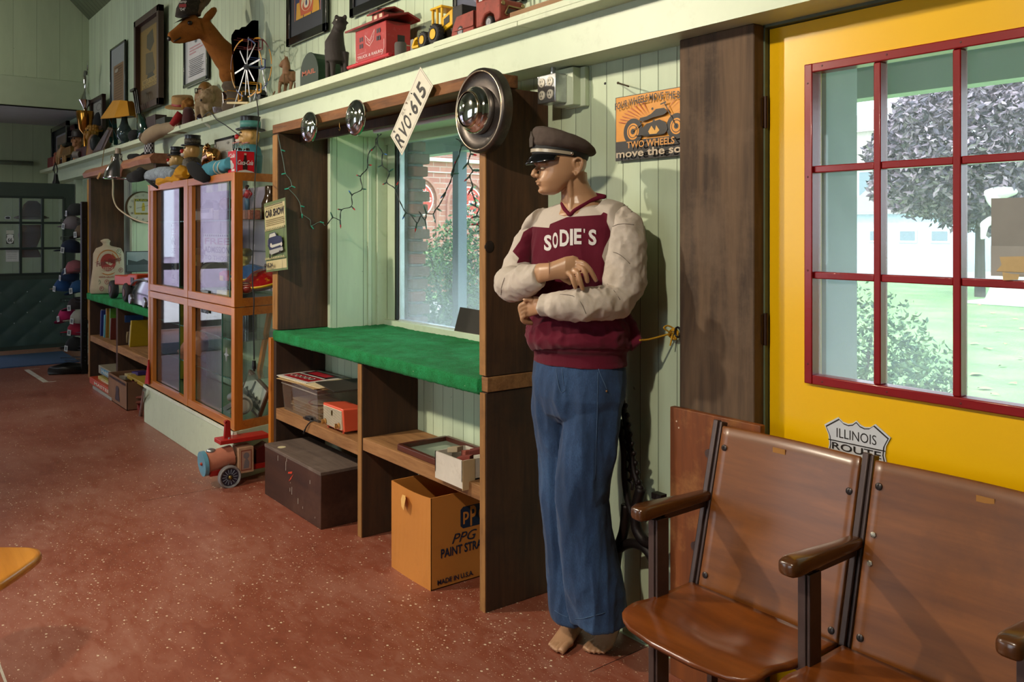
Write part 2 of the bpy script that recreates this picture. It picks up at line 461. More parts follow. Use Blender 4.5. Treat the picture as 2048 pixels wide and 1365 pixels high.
# floor: red stained concrete, worn, with pale chips and fine scratches
def floor_mat():
    m,nt,p = base('red_stained_concrete')
    v = coords(nt)
    n = noisen(nt,v,1.3,8,0.62); n2 = noisen(nt,coords(nt,(1,2.4,1)),6,8,0.7,dist=1.2)
    f = mathn(nt,'ADD',mathn(nt,'MULTIPLY',n,0.55),mathn(nt,'MULTIPLY',n2,0.45))
    col = ramp(nt,f,[(0.30,lin('#6c3526')),(0.46,lin('#874936')),(0.58,lin('#96604f')),(0.72,lin('#a47868'))])
    for sc_,th,rr,c in ((34,0.085,0.60,'#d9c9ae'),(95,0.10,0.62,'#cdb79c'),(13,0.042,0.80,'#e6dcc6')):
        vo = nd(nt,'ShaderNodeTexVoronoi',voronoi_dimensions='2D'); vo.inputs['Scale'].default_value = sc_; vo.inputs['Randomness'].default_value = 1
        lk(nt,coords(nt,(1,1.25,1)),vo.inputs['Vector'])
        sp = nd(nt,'ShaderNodeSeparateColor'); lk(nt,vo.outputs['Color'],sp.inputs[0])
        dens = noisen(nt,v,0.9,3,0.6)
        big = mathn(nt,'LESS_THAN',vo.outputs['Distance'],mathn(nt,'MULTIPLY',sp.outputs[1],th * 2.2))
        rare = mathn(nt,'GREATER_THAN',mathn(nt,'ADD',mathn(nt,'MULTIPLY',sp.outputs[0],0.72),mathn(nt,'MULTIPLY',dens,0.45)),rr + 0.20)
        col = mixc(nt,mathn(nt,'MULTIPLY',mathn(nt,'MULTIPLY',big,rare),0.95),col,lin(c))
    # scratches
    s1 = noisen(nt,coords(nt,(0.7,9,1)),5,5,0.75,dist=1.5)
    col = mixc(nt,ramp(nt,s1,[(0.66,(0,0,0,1)),(0.72,(0.35,0.35,0.35,1))]),col,lin('#b08270'))
    lk(nt,col,p.inputs['Base Color'])
    rg = mathn(nt,'ADD',0.30,mathn(nt,'MULTIPLY',n2,0.28)); lk(nt,rg,p.inputs['Roughness'])
    bumpn(nt,p,mathn(nt,'ADD',n2,mathn(nt,'MULTIPLY',noisen(nt,v,60,4),0.3)),0.12,0.004)
    return m
XL,XR,YB,YF = -13.5,3.2,2.28,-4.2
b = MB(); b.box(XL,XR,YF,YB + 0.15,-0.12,0.0); struct(b.K('floor',floor_mat()))
JOINT = mat('dark_floor_joint','#2b1510',0.8)
# control joint in the slab, in front of the seats
b = MB(); p0 = WZ(1180,1345,0); p1 = WZ(1315,1285,0); q = V((0.0015,0.0025,0))
b.poly([p0 - q + V((0,0,.0006)),p1 - q + V((0,0,.0006)),p1 + q + V((0,0,.0006)),p0 + q + V((0,0,.0006))])
p0 = WZ(285,1003,0); p1 = WZ(440,976,0)
b.poly([p0 - q + V((0,0,.0006)),p1 - q + V((0,0,.0006)),p1 + q + V((0,0,.0006)),p0 + q + V((0,0,.0006))])
struct(b.K('trim_floor_joint',JOINT))
TAPE = mat('worn_white_tape','#c9c2b4',0.6,dirt=('#8a6a5a',0.5))
b = MB()
def strip(pa,pb,w,z=0.0012):
    a = WZ(*pa,0); c = WZ(*pb,0); d = (c - a).normalized(); s = V((-d.y,d.x,0)) * w / 2
    b.hexa([a - s,c - s,c + s,a + s],[a - s + V((0,0,z)),c - s + V((0,0,z)),c + s + V((0,0,z)),a + s + V((0,0,z))])
strip((53,740),(92,765),0.05); strip((90,765),(112,763),0.02); strip((60,739),(80,737.5),0.01)
tag(b.K('floor_tape',TAPE),'white floor tape marking a corner on the red floor near the hat rack','tape')
b = MB(); strip((-30,1255),(24,1400),0.008)
tag(b.K('floor_tape',TAPE),'thin pale tape line at the bottom left edge of the floor','tape')

# long wall with two window recesses and a door opening
RX0,RX1,RZ0,RZ1,RY = -4.775,-3.02,0.84,2.08,2.68
R2X0,R2X1 = -9.43,-7.72
b = MB(); Y0,Y1 = YB,YB + 0.14
ZT = 4.08
def wallpiece(x0,x1,z0,z1): b.box(x0,x1,Y0,Y1,z0,z1)
wallpiece(XL,R2X0,0,ZT); wallpiece(R2X0,R2X1,0,RZ0); wallpiece(R2X0,R2X1,RZ1,ZT)
wallpiece(R2X1,RX0,0,ZT); wallpiece(RX0,RX1,0,RZ0); wallpiece(RX0,RX1,RZ1,ZT)
wallpiece(RX1,-1.662,0,ZT); wallpiece(-1.662,-0.72,2.145,ZT); wallpiece(-0.72,XR,0,ZT)
struct(b.K('wall_back',WALLM,fixn=False))
# recess linings
OUT = mat('outside_painted_masonry','#8f9aa3',0.8,var=0.1,nscale=8,bump=0.3,bscale=30)
for k,(x0,x1) in enumerate(((RX0,RX1),(R2X0,R2X1))):
    b = MB().m(WALLY)
    b.box(x0 - 0.08,x0 + .003,Y0 + 0.002,RY + 0.06,RZ0,RZ1 + 0.02); b.box(x1 - .003,x1 + 0.08,Y0 + 0.002,RY + 0.06,RZ0,RZ1 + 0.02)
    b.m(MINTP); b.box(x0,x1,Y0 + 0.002,RY + 0.06,RZ1 - .003,RZ1 + 0.08); b.box(x0,x1,Y0 + 0.145,RY + 0.06,RZ0 - 0.08,RZ0)
    struct(b.K('wall_recess',None))
    b = MB()
    b.box(x0 - 0.03,x0 + 0.002,Y0 - 0.012,Y0,0.9,2.06)                       # corner moulding strip
    b.box(x0 + 0.0,x0 + 0.012,RY - 0.16,RY - 0.135,RZ0 + .05,RZ1); b.box(x0,x0 + 0.02,RY - 0.10,RY - 0.03,RZ0 + .05,RZ1)
    b.box(x0,x1,RY - 0.05,RY - 0.01,RZ1 - 0.045,RZ1); b.box(x0,x1,RY - 0.06,RY - 0.0,RZ0 + 0.06,RZ0 + 0.105)
    struct(b.K('trim_window_casing',MINTP,bev=0.003))
    # window: dark and white metal frame, glass
    w = thing('window_%d' % (k + 1),'x','x',(x0,RY,RZ0)); del w['label']; del w['category']; w['kind'] = 'structure'
    gx0,gx1,gz0,gz1 = x0 + 0.135,x1 - 0.1,0.948,2.035
    b = MB(); b.box(gx0 - 0.022,gx0,RY - 0.03,RY + 0.05,gz0,gz1 + .005); b.box(gx1,gx1 + 0.02,RY - 0.03,RY + 0.05,gz0,gz1)
    b.K('window_jamb',BLACK,w)
    b = MB(); b.box(x0 + 0.02,gx0 - 0.022,RY - 0.03,RY + 0.05,RZ0,RZ1); b.box(gx1 + 0.02,x1,RY - 0.03,RY + 0.05,RZ0,RZ1)
    b.box(gx0 - .03,gx1 + .03,RY - 0.01,RY + 0.05,gz1 + .02,RZ1); b.box(gx0 - .03,gx1 + .03,RY - 0.01,RY + 0.05,RZ0,gz0 - .01)
    b.K('window_surround',MINTP,w)
    b = MB(); r = 0.011
    b.box(gx0,gx0 + r,RY - 0.012,RY + 0.02,gz0,gz1 + .02); b.box(gx1 - r,gx1,RY - 0.012,RY + 0.02,gz0,gz1 + .02)
    b.box(gx0,gx1,RY - 0.012,RY + 0.02,gz1,gz1 + .02); b.box(gx0,gx1,RY - 0.014,RY + 0.02,gz0 - .012,gz0 + 0.004)
    b.K('window_frame',mat('white_metal_frame','#c9d3dc',0.35,0.4),w)
    b = MB(); b.box(gx0,gx1,RY,RY + 0.004,gz0,gz1)
    b.K('window_glass',glassm('window_pane_glass',dust=0.07,low=0.20,zlo=0.95,zhi=1.5),w)

# shelf fascia / soffit running the whole wall
b = MB(); b.box(-13.35,XR,2.12,2.28,2.143,2.287); struct(b.K('trim_shelf_fascia',MINTP))
# ceiling (dark ribbed, coved), bulkhead, low alcove ceiling, other walls
CEIL = boards('dark_ribbed_ceiling','#59624c','#2d3324',0,0.12,0.12)
b = MB(); prof = [(2.28,4.08),(2.0,4.36),(1.6,4.62),(1.0,4.82),(0.0,4.95),(-4.2,5.0)]
for (ya,za),(yb,zb) in zip(prof[:-1],prof[1:]):
    b.hexa([(-11.53,yb,zb),(XR,yb,zb),(XR,ya,za),(-11.53,ya,za)],[(-11.53,yb,zb + .06),(XR,yb,zb + .06),(XR,ya,za + .06),(-11.53,ya,za + .06)])
struct(b.K('ceiling',CEIL))
b = MB(); b.box(XL,-11.53,YF,YB,2.965,3.02); struct(b.K('ceiling_alcove',mat('grey_white_ceiling','#a9abb0',0.6,var=0.04)))
FARW = mat('mint_plain_beam','#a3ae90',0.55,var=0.05)
b = MB(); b.box(-11.62,-11.53,YF,YB,3.30,5.06); struct(b.K('wall_bulkhead',FARM))
b = MB(); b.box(-11.64,-11.515,YF,YB,2.965,3.31); struct(b.K('trim_bulkhead_beam',FARW,bev=0.006))
b = MB(); b.box(XL - .1,XL,0.55,YB,0,3.02); b.box(XL - .1,XL,YF,-2.6,0,3.02); b.box(XL - .1,XL,-2.6,0.55,2.35,3.02)
struct(b.K('wall_left',FARM))
b = MB()
for y in (-2.6,-1.55,-1.03,-.5,.02,.55): b.box(XL - .07,XL - .02,y - .04,y + .04,0,2.35)
for z in (.05,.95,2.3): b.box(XL - .07,XL - .02,-2.6,.55,z - .05,z + .05)
struct(b.K('door_3',DKENT := mat('dark_entrance_frame','#4c4450',.5)))
b = MB(); b.box(XR,XR + .1,YF,YB,0,5.06); struct(b.K('wall_right',FARM))
b = MB()                                                            # front wall with big shop windows
b.box(XL,XR,YF - .12,YF,0,0.75); b.box(XL,XR,YF - .12,YF,2.6,5.06)
for x0,x1 in ((XL,-8.6),(-5.6,-2.6),(-0.6,XR)): b.box(x0,x1,YF - .12,YF,0.75,2.6)
for x in (-7.6,-6.6,-1.6): b.box(x - .04,x + .04,YF - .1,YF - .02,0.75,2.6)
struct(b.K('wall_front',WALLM))
b = MB(); b.box(-13.4,-7.0,2.262,2.28,0,0.11); b.box(-2.6,-1.99,2.266,2.28,0,0.0005); struct(b.K('baseboard_back',MINTP))
b = MB(); b.tube([(-13.42,1.95,2.42),(-13.42,0.2,2.42),(-13.42,-1.5,2.42)],0.03,10); struct(b.K('trim_wall_pipe',mat('painted_pipe','#8a9484',0.5),smooth=True))

b = MB().m(mat('lilac_render','#b8a4bc',.8)); b.box(-24,-23.5,-16,8,-.2,9); b.m('#e4e0ee')  # unseen building added so the showcase glass reflects lilac
for y in range(-15,8,3):
    for z in (.8,4): b.box(-23.5,-23.45,y,y + 1.2,z,z + 1.8)
tag(b.K('neighbour_building'),'lilac building across the street, out of view, added for the showcase reflections','building')
b = MB(); b.box(-40,XL - .1,-30,10,-.3,-.05); struct(b.K('trim_entrance_paving',mat('pale_paving','#a8a4a8',.9)))
# wooden post beside the door
POST = wood('weathered_post_board','#33251a','#67503a','z',0.8,0.55,bump=0.5,dirt=('#7a6450',0.35))
b = MB(); b.box(-1.966,-1.663,2.214,2.28,0.0,2.143); struct(b.K('trim_door_post',POST,bev=0.004))
b = MB(); b.box(-1.664,-0.7,2.262,2.30,2.134,2.144); b.box(-1.663,-1.657,2.262,2.30,0,2.14); struct(b.K('trim_door_stop',mat('olive_weather_strip','#55604a',0.6)))

# yellow door with red framed lights
YEL = mat('yellow_door_gloss','#efba00',0.3,var=0.02,nscale=3,bump=0.12,bscale=14,coat=0.25)
RED = mat('dark_red_gloss','#860a10',0.3,var=0.08,nscale=10,coat=0.3,bump=0.1,bscale=60)
dr = thing('door_1','x','x',(-1.65,2.28,0)); del dr['label']; del dr['category']; dr['kind'] = 'structure'
DX0,DX1,DZ1 = -1.654,-0.728,2.131
WX0,WX1,WZ0,WZ1 = -1.521,-0.845,1.041,1.998
b = MB()
for x0,x1,z0,z1 in ((DX0,WX0 + .02,0.01,DZ1),(WX1 - .02,DX1,0.01,DZ1),(WX0 + .02,WX1 - .02,0.01,WZ0 + .02),(WX0 + .02,WX1 - .02,WZ1 - .02,DZ1)):
    b.box(x0,x1,2.282,2.326,z0,z1)
b.K('door_panel',YEL,dr)
b = MB(); fw = 0.027; f0,f1 = 2.266,2.315
b.box(WX0,WX0 + fw,f0,f1,WZ0,WZ1); b.box(WX1 - fw,WX1,f0,f1,WZ0,WZ1)
b.box(WX0 + fw,WX1 - fw,f0,f1,WZ0,WZ0 + fw); b.box(WX0 + fw,WX1 - fw,f0,f1,WZ1 - fw,WZ1)
b.K('glazing_frame',RED,dr,bev=0.003)
b = MB(); mx = [-1.302,-1.286 + 0.0,-1.078]; xs = (-1.2925,-1.0735)
for x in xs: b.box(x - .0105,x + .0105,2.272,2.312,WZ0 + fw,WZ1 - fw)
b.K('glazing_bar',RED,dr,bev=0.003)
zs = (1.366,1.682)
for z in zs:
    b = MB(); prev = WX0 + fw
    for x in list(xs) + [WX1 - fw + .0105]:
        b.box(prev,x - .0105,2.276,2.312,z - .0105,z + .0105); prev = x + .0105
    b.K('glazing_bar',RED,dr,bev=0.003)
b = MB()
for i in range(4):
    for (x,z) in ((WX0 + .013,1.1 + i * .28),(-1.46 + i * .2,WZ1 - .012),(-1.46 + i * .2,WZ0 + .012)): b.sph((x,f0 - .0002,z),(.0032,.001,.0032),8,4)
b.K('screw_head','#5c1512',dr)
DG = glassm('door_pane_glass',dust=0.10,low=0.14,zlo=1.05,zhi=1.75)  # the dust mix also lays a bright haze veil over the view
b = MB(); b.box(WX0 + .01,WX1 - .01,2.300,2.304,WZ0 + .01,WZ1 - .01); b.K('door_glass',DG,dr)
for z in (1.87,1.19,0.32):
    b = MB(); b.cyl((-1.659,2.268,z - .05),(-1.659,2.268,z + .05),.008,n=10); b.box(-1.664,-1.66,2.25,2.28,z - .045,z + .045)
    b.K('hinge',mat('dark_bronze_hinge','#3a2418',0.4,0.5),dr,smooth=40)

# far dark green door, standing open in front of the alcove
DKG = mat('dark_green_door_paint','#3c4740',0.5,var=0.1)
QLT = mat('green_padded_vinyl','#40534f',0.42,var=0.08,nscale=4,bump=0.3,bscale=5)
d2 = thing('door_2','x','x',(-11.9,2.2,0)); del d2['label']; del d2['category']; d2['kind'] = 'structure'
y0,y1 = 1.36,2.07; z0,z1 = 0.965,1.905; DY0,DY1 = 1.20,2.19
b = MB()
for ya,yb,za,zb in ((DY0,y0,0.05,2.08),(y1,DY1,0.05,2.08),(y0,y1,z1,2.08),(y0,y1,0.05,z0)): b.box(-11.945,-11.9,ya,yb,za,zb)
b.K('door_panel',DKG,d2)
b = MB()
for k in range(4): y = lerp(y0,y1,k / 3); b.box(-11.95,-11.892,y - .014,y + .014,z0,z1)
for k in range(4): z = lerp(z0,z1,k / 3); b.box(-11.95,-11.893,y0,y1,z - .014,z + .014)
b.K('glazing_bar',mat('dark_green_bar','#2c3733',0.4),d2,bev=0.004)
b = MB(); b.box(-11.924,-11.92,y0,y1,z0,z1); b.K('door_glass',glassm('far_door_glass',dust=0.10),d2)
b = MB(); N,Mz = 14,14
g = [[None] * (Mz + 1) for _ in range(N + 1)]
rows = []
for i in range(0,57):
    y = lerp(DY0 + .02,DY1 - .02,i / 56); row = []
    for j in range(0,49):
        z = lerp(0.1,0.90,j / 48)
        u = (y * 7.2); w_ = (z * 8.0); a = u + w_; c = u - w_
        h = 0.018 * abs(math.sin(a * PI / 2)) ** 0.6 * abs(math.sin(c * PI / 2)) ** 0.6
        row.append((-11.897 + h,y,z))
    rows.append(row)
b.rings(rows,closed=False,cap=False); b.K('padded_panel',QLT,d2,smooth=True)
b = MB()
for i in range(-40,60):
    for j in range(-40,60):
        # tufts sit where both families of seams cross
        a = 2 * i; c = 2 * j; u = (a + c) / 2; w_ = (a - c) / 2; y = u / 7.2; z = w_ / 8.0
        if DY0 + .05 < y < DY1 - .04 and 0.25 < z < 0.86: b.sph((-11.892,y,z),.009,8,4)
b.K('upholstery_button',mat('bright_button','#a9b6b4',0.2,0.6),d2,smooth=True)
# door jamb next to the far door
b = MB(); b.box(-12.02,-11.9,2.2,2.28,0,2.14); struct(b.K('trim_door_jamb',MINTP))
# stickers and papers on the far door
def on_far(px0,py0,px1,py1,x=-11.889):
    a = WX(px0,py0,x); c = WX(px1,py1,x); return a,c
a,c = on_far(12,524,38,497,-11.9)
s = Sheet((-11.916,a.y,a.z),(0,1,0),(0,0,1),c.y - a.y,c.z - a.z,0.001,'#c9c9c9'); s.rect(.02,.02,.98,.98,'#d5d5d2')
for k in range(4): s.rect(.12,.25 + k * .15,.85,.27 + k * .15,'#8a8a8a')
tag(s.K('paper_notice'),'small white paper notice taped in the lower left pane of the far green door','paper notice')
a,c = on_far(13,488,28,469,-11.9)
s = Sheet((-11.916,a.y,a.z),(0,1,0),(0,0,1),c.y - a.y,c.z - a.z,0.001,'#222222')
s.pol([(.1,.75),(.0,.45),(.15,.12),(.5,0),(.85,.12),(1,.45),(.9,.75),(.95,.95),(.5,1),(.05,.95)],'#e8e8e6')
s.text('66',.2,.18,.8,.62,'#111111',bold=.02)
tag(s.K('route_sticker'),'white 66 shield sticker on the middle left pane of the far green door','sticker')
a,c = on_far(13,476,28,470,-11.9)
s = Sheet((-11.916,a.y,c.z + .01),(0,1,0),(0,0,1),c.y - a.y,0.045,0.001,'#c9cabc')
tag(s.K('sticker'),'pale rectangular sticker just above the 66 shield on the far door','sticker')
a,c = on_far(10,439,22,433,-11.9)
s = Sheet((-11.916,a.y,a.z),(0,1,0),(0,0,1),c.y - a.y,c.z - a.z,0.0005,'#9aa0a0'); s.ell(.5,.5,.5,.5,'#dfe3e6'); s.ell(.5,.5,.42,.4,'#33383d')
tag(s.K('sticker'),'small oval sticker at the foot of the upper left pane of the far door','sticker')
# blue mat by the far door
b = MB(); b.box(-11.80,-10.76,-0.4,2.03,0,0.012); b.K('door_mat',mat('blue_mat','#3c5578',0.9,var=0.1,nscale=60,bump=0.4,bscale=200))
tag(bpy.data.objects['door_mat'],'flat blue floor mat in front of the far green door','door mat')

# ------------------------------------------------------------------ outside
ZG = -0.2
def grass_mat():
    m,nt,p = base('lawn_grass'); v = coords(nt)
    n = noisen(nt,v,1.2,6,0.6); n2 = noisen(nt,coords(nt,(1,1,1)),40,4,0.7)
    f = mathn(nt,'ADD',mathn(nt,'MULTIPLY',n,0.5),mathn(nt,'MULTIPLY',n2,0.5))
    lk(nt,ramp(nt,f,[(0.3,lin('#55804a')),(0.5,lin('#7ea868')),(0.68,lin('#aebc84'))]),p.inputs['Base Color'])
    p.inputs['Roughness'].default_value = 0.9; bumpn(nt,p,n2,0.6,0.02); return m
b = MB(); b.box(-60,60,3.4,28,ZG - .1,ZG); tag(b.K('lawn',grass_mat()),'green lawn with fallen leaves outside the yellow door','lawn',kind='stuff')
b = MB(); b.box(-60,60,28,60,ZG - .1,ZG + .004); struct(b.K('trim_street_pavement',mat('pale_road','#b9b9b5',0.9)))
b = MB(); b.box(-14,4,2.42,3.4,ZG - .1,-0.02); struct(b.K('trim_porch_floor',mat('porch_concrete','#9a9a94',0.9)))
b = MB(); b.box(-16,5,2.42,4.1,2.32,2.40); b.box(-16,5,3.96,4.08,2.155,2.34)
PORCH = boards('porch_ceiling_boards','#c4cdc2','#8d9a90',1,0.09,0.04); struct(b.K('trim_porch_ceiling',PORCH))
# outer leaf of the wall: brick beside the window recess, painted at the door
def brick(name,c1,c2,mortar,sx=1.0):
    m,nt,p = base(name); tc = nd(nt,'ShaderNodeTexCoord'); mp = nd(nt,'ShaderNodeMapping'); lk(nt,tc.outputs['Object'],mp.inputs[0])
    mp.inputs['Rotation'].default_value = (PI / 2,0,0)
    br = nd(nt,'ShaderNodeTexBrick'); br.inputs['Scale'].default_value = 1; br.inputs['Brick Width'].default_value = 0.21 * sx; br.inputs['Row Height'].default_value = 0.075 * sx
    br.inputs['Mortar Size'].default_value = 0.006 * sx
    br.inputs['Color1'].default_value = lin(c1); br.inputs['Color2'].default_value = lin(c2); br.inputs['Mortar'].default_value = lin(mortar)
    lk(nt,mp.outputs[0],br.inputs[0]); lk(nt,br.outputs[0],p.inputs['Base Color']); p.inputs['Roughness'].default_value = 0.9
    return m
b = MB(); z = 0.90; k = 0
BRK = mat('old_brick_brown','#76605c',0.9,var=0.25,nscale=14,bump=0.5,bscale=40); MRT = mat('grey_mortar','#7c8086',0.9)
BR3 = mat('old_brick_red','#8a5a54',0.9,var=0.2,nscale=14,bump=0.5,bscale=40)
while z < 2.12:
    e = 0.012 * math.sin(k * 2.1) + 0.004
    b.m((BRK,BRK,BR3,BRK,BRK,BR3,BRK)[k % 7]); b.box(-4.85,-4.595 + e,2.74,2.845 + e * .8,z,z + 0.062)
    b.m(MRT); b.box(-4.85,-4.615,2.742,2.83,z + 0.062,z + 0.078); z += 0.078; k += 1
struct(b.K('wall_brick_jamb',None,bev=0.008))
b = MB(); b.box(-1.66,-1.50,2.35,2.52,0,2.30); struct(b.K('wall_door_jamb',OUT))
b = MB(); b.box(-14,-1.66,2.435,2.50,-.2,0.84); b.box(-14,4,2.435,2.50,2.16,2.4); b.box(-3.0,-1.66,2.435,2.5,0,2.2); b.box(-7.6,-4.86,2.435,2.5,0,2.2); b.box(-14,-9.52,2.435,2.5,0,2.2)
struct(b.K('wall_outer_leaf',OUT))
b = MB(); b.box(-6.0,-5.915,3.96,4.045,-.1,2.16); tag(b.K('porch_post',mat('blue_grey_post_paint','#6f7d8c',0.7,var=.06)),'blue grey square porch post outside the shop window','post')
# ------------------------------------------------------------------ display stands with green carpet tops
def carpet_mat():
    m,nt,p = base('green_turf_carpet'); v = coords(nt)
    n = noisen(nt,v,9,5,0.6); n2 = noisen(nt,v,260,3,0.8)
    f = mathn(nt,'ADD',mathn(nt,'MULTIPLY',n,0.4),mathn(nt,'MULTIPLY',n2,0.6))
    c = ramp(nt,f,[(0.32,lin('#06501e')),(0.5,lin('#0d8040')),(0.66,lin('#24a868'))])
    vo = nd(nt,'ShaderNodeTexVoronoi'); vo.inputs['Scale'].default_value = 45; lk(nt,v,vo.inputs['Vector'])
    sp = nd(nt,'ShaderNodeSeparateColor'); lk(nt,vo.outputs['Color'],sp.inputs[0])
    k = mathn(nt,'MULTIPLY',mathn(nt,'LESS_THAN',vo.outputs['Distance'],0.09),mathn(nt,'GREATER_THAN',sp.outputs[0],0.93))
    lk(nt,mixc(nt,k,c,lin('#c9c2a0')),p.inputs['Base Color']); p.inputs['Roughness'].default_value = 0.95
    bumpn(nt,p,n2,0.9,0.006); return m
TURF = carpet_mat()
def turf(name,x0,x1,y0,y1,z0,z1,parent,step=0.014):
    b = MB(); nx = int((x1 - x0) / step); ny = int((y1 - y0) / step); prof = []
    prof.append((y0 + 0.03,z0)); prof.append((y0 + 0.004,z0 + 0.002))
    nz = max(3,int((z1 - z0) / 0.012))
    for k in range(1,nz): prof.append((y0,lerp(z0,z1,k / nz)))
    prof.append((y0 + 0.003,z1 - 0.003))
    for k in range(1,ny + 1): prof.append((lerp(y0,y1,k / ny),z1))
    prof.append((y1,z0)); rows = []
    for i in range(nx + 1):
        x = lerp(x0,x1,i / nx); row = []
        for j,(y,z) in enumerate(prof):
            n = mnoise.noise(V((x * 5,y * 9,z * 5))) * 0.004
            e = rnd.uniform(-.0022,.0022)
            row.append((x + rnd.uniform(-.002,.002),y + (n + e if j < nz + 3 else e),z + (n * 1.0 + e if j > 1 else -abs(e))))
        rows.append(row)
    b.rings(rows,closed=True,cap=True); return b.K(name,TURF,parent,smooth=True)

u = thing('window_display_stand','brown board display stand round the shop window with a green turf counter and cubbyholes','display stand',(-3.8,1.965,0))
def board(x0,x1,y0,y1,z0,z1,m,name,par=u,bev=0.003,bow=0):
    b = MB(); b.box(x0,x1,y0,y1,z0,z1); return b.K(name,m,par,bev=bev)
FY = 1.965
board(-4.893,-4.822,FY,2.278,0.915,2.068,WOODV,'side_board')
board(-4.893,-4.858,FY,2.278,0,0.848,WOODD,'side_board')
lab(board(-4.925,-4.892,1.945,2.2,0.0,0.865,OAK,'side_strip'),'yellow varnished pine strip')
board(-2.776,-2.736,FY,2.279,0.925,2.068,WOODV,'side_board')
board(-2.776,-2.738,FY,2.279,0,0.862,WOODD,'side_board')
lab(board(-2.774,-2.732,FY + .002,2.278,0.864,0.923,WOODL,'counter_end'),'pale sawn end of the counter board')
board(-4.90,-2.732,FY - .004,2.118,2.07,2.122,WOODF,'top_beam')
board(-4.86,-2.776,2.10,2.13,2.02,2.069,WOODD,'inner_rail')
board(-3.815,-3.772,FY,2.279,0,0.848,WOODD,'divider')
board(-4.856,-3.817,FY,2.275,0.392,0.455,WOODL,'shelf')
board(-3.770,-2.778,FY,2.275,0.428,0.488,WOODL,'shelf')
for x,z0,z1 in ((-4.893,0.92,2.06),(-2.776,0.93,2.06)):
    w_ = 0.07 if x < -4 else 0.04
    b = MB(); b.box(x,x + w_,FY - .006,FY - .001,z0,z1); b.K('front_edge',WOODE,u)
b = MB(); b.box(-3.813,-3.774,FY - .005,FY - .001,0.0,0.846); b.K('front_edge',WOODE,u)
b = MB(); b.box(-2.775,-2.74,FY - .005,FY - .001,0.0,0.86); b.K('front_edge',WOODE,u)
turf('counter_top',-4.868,-2.778,FY - .014,2.655,0.850,0.912,u)
# knot on the front edge of the right board
b = MB().m(mat('dark_knot','#20120a',0.9)); b.sph((-2.738,1.98,1.435),(.008,.024,.026),10,6); b.K('knot',None,u,smooth=True)
# metal batten light under the top beam
f = thing('strip_light','unlit white tube light fixed under the top board of the window stand','light fitting',(-3.6,2.2,2.05))
b = MB(); b.box(-4.10,-3.05,2.17,2.23,2.045,2.075); b.K('housing',mat('pale_violet_metal','#b9aec4',0.3),f,bev=0.006)
b = MB(); b.cyl((-4.08,2.2,2.03),(-3.07,2.2,2.03),.014,n=12); b.K('tube',mat('white_tube','#d9d6e4',0.2),f,smooth=40)

# far stand
u2 = thing('window_display_stand','second brown board stand with green turf counter and book cubbies, beyond the glass showcase','display stand',(-8.5,1.9,0))
g0 = 1.90
board(-9.62,-9.52,g0,2.215,0.87,2.03,WOODV,'side_board',u2)
board(-9.60,-9.55,g0,2.22,0,0.80,WOODD,'side_board',u2)
b = MB(); b.box(-9.612,-9.55,g0 - .006,g0 - .001,0,.79); b.K('front_edge',WOODE,u2)
board(-8.46,-8.40,g0,2.275,0,0.80,WOODD,'divider',u2)
board(-9.55,-8.46,g0,2.275,0.375,0.435,WOODL,'shelf',u2)
board(-8.40,-7.16,g0,2.275,0.385,0.45,WOODL,'shelf',u2)
board(-7.22,-7.15,g0,2.275,0,2.03,WOODD,'side_board',u2)
turf('counter_top',-9.62,-7.16,g0 - .02,2.655,0.795,0.862,u2,0.022)
b = MB(); rows = []                                                    # live edge slab on top
for i in range(41):
    x = lerp(-9.66,-7.15,i / 40); e = 0.03 * mnoise.noise(V((x * 2.2,0,0))) + .012 * mnoise.noise(V((x * 9,3,0)))
    rows.append([(x,g0 - .04 + e,2.035),(x,g0 - .055 + e,2.075 + e * .3),(x,g0 - .02 + e,2.115),(x,2.12,2.115),(x,2.12,2.035)])
b.rings(rows); lab(b.K('top_slab',wood('live_edge_slab','#8a5238','#b07a5a','x',0.6,.6),u2,smooth=50),'waney edged slab across the top')

# ------------------------------------------------------------------ glass showcase
s = thing('glass_showcase','oak framed glass showcase on a mint painted plinth full of old toys','showcase',(-6.1,1.81,0))
SX0,SX1,SXB,SY,SYB = -7.03,-5.11,-5.25,1.81,2.25
def quadbox(x0,xf,xb,y0,y1,z0,z1,m,name,par=s,bev=0.003):
    b = MB(); b.hexa([(x0,y0,z0),(xf,y0,z0),(xb,y1,z0),(x0,y1,z0)],[(x0,y0,z1),(xf,y0,z1),(xb,y1,z1),(x0,y1,z1)]); return b.K(name,m,par,bev=bev)
quadbox(-7.105,SX1 + .01,SXB,SY - .01,SYB,0.0,0.292,MINTD,'plinth')
b = MB(); b.box(-7.108,SX1 + .012,SY - .016,SY + .01,0.272,0.292); b.K('plinth_edge',mat('white_worn_edge','#d5dccb',0.5),s)
def sidept(t): return V((lerp(SX1,SXB,t),lerp(SY,SYB,t),0))
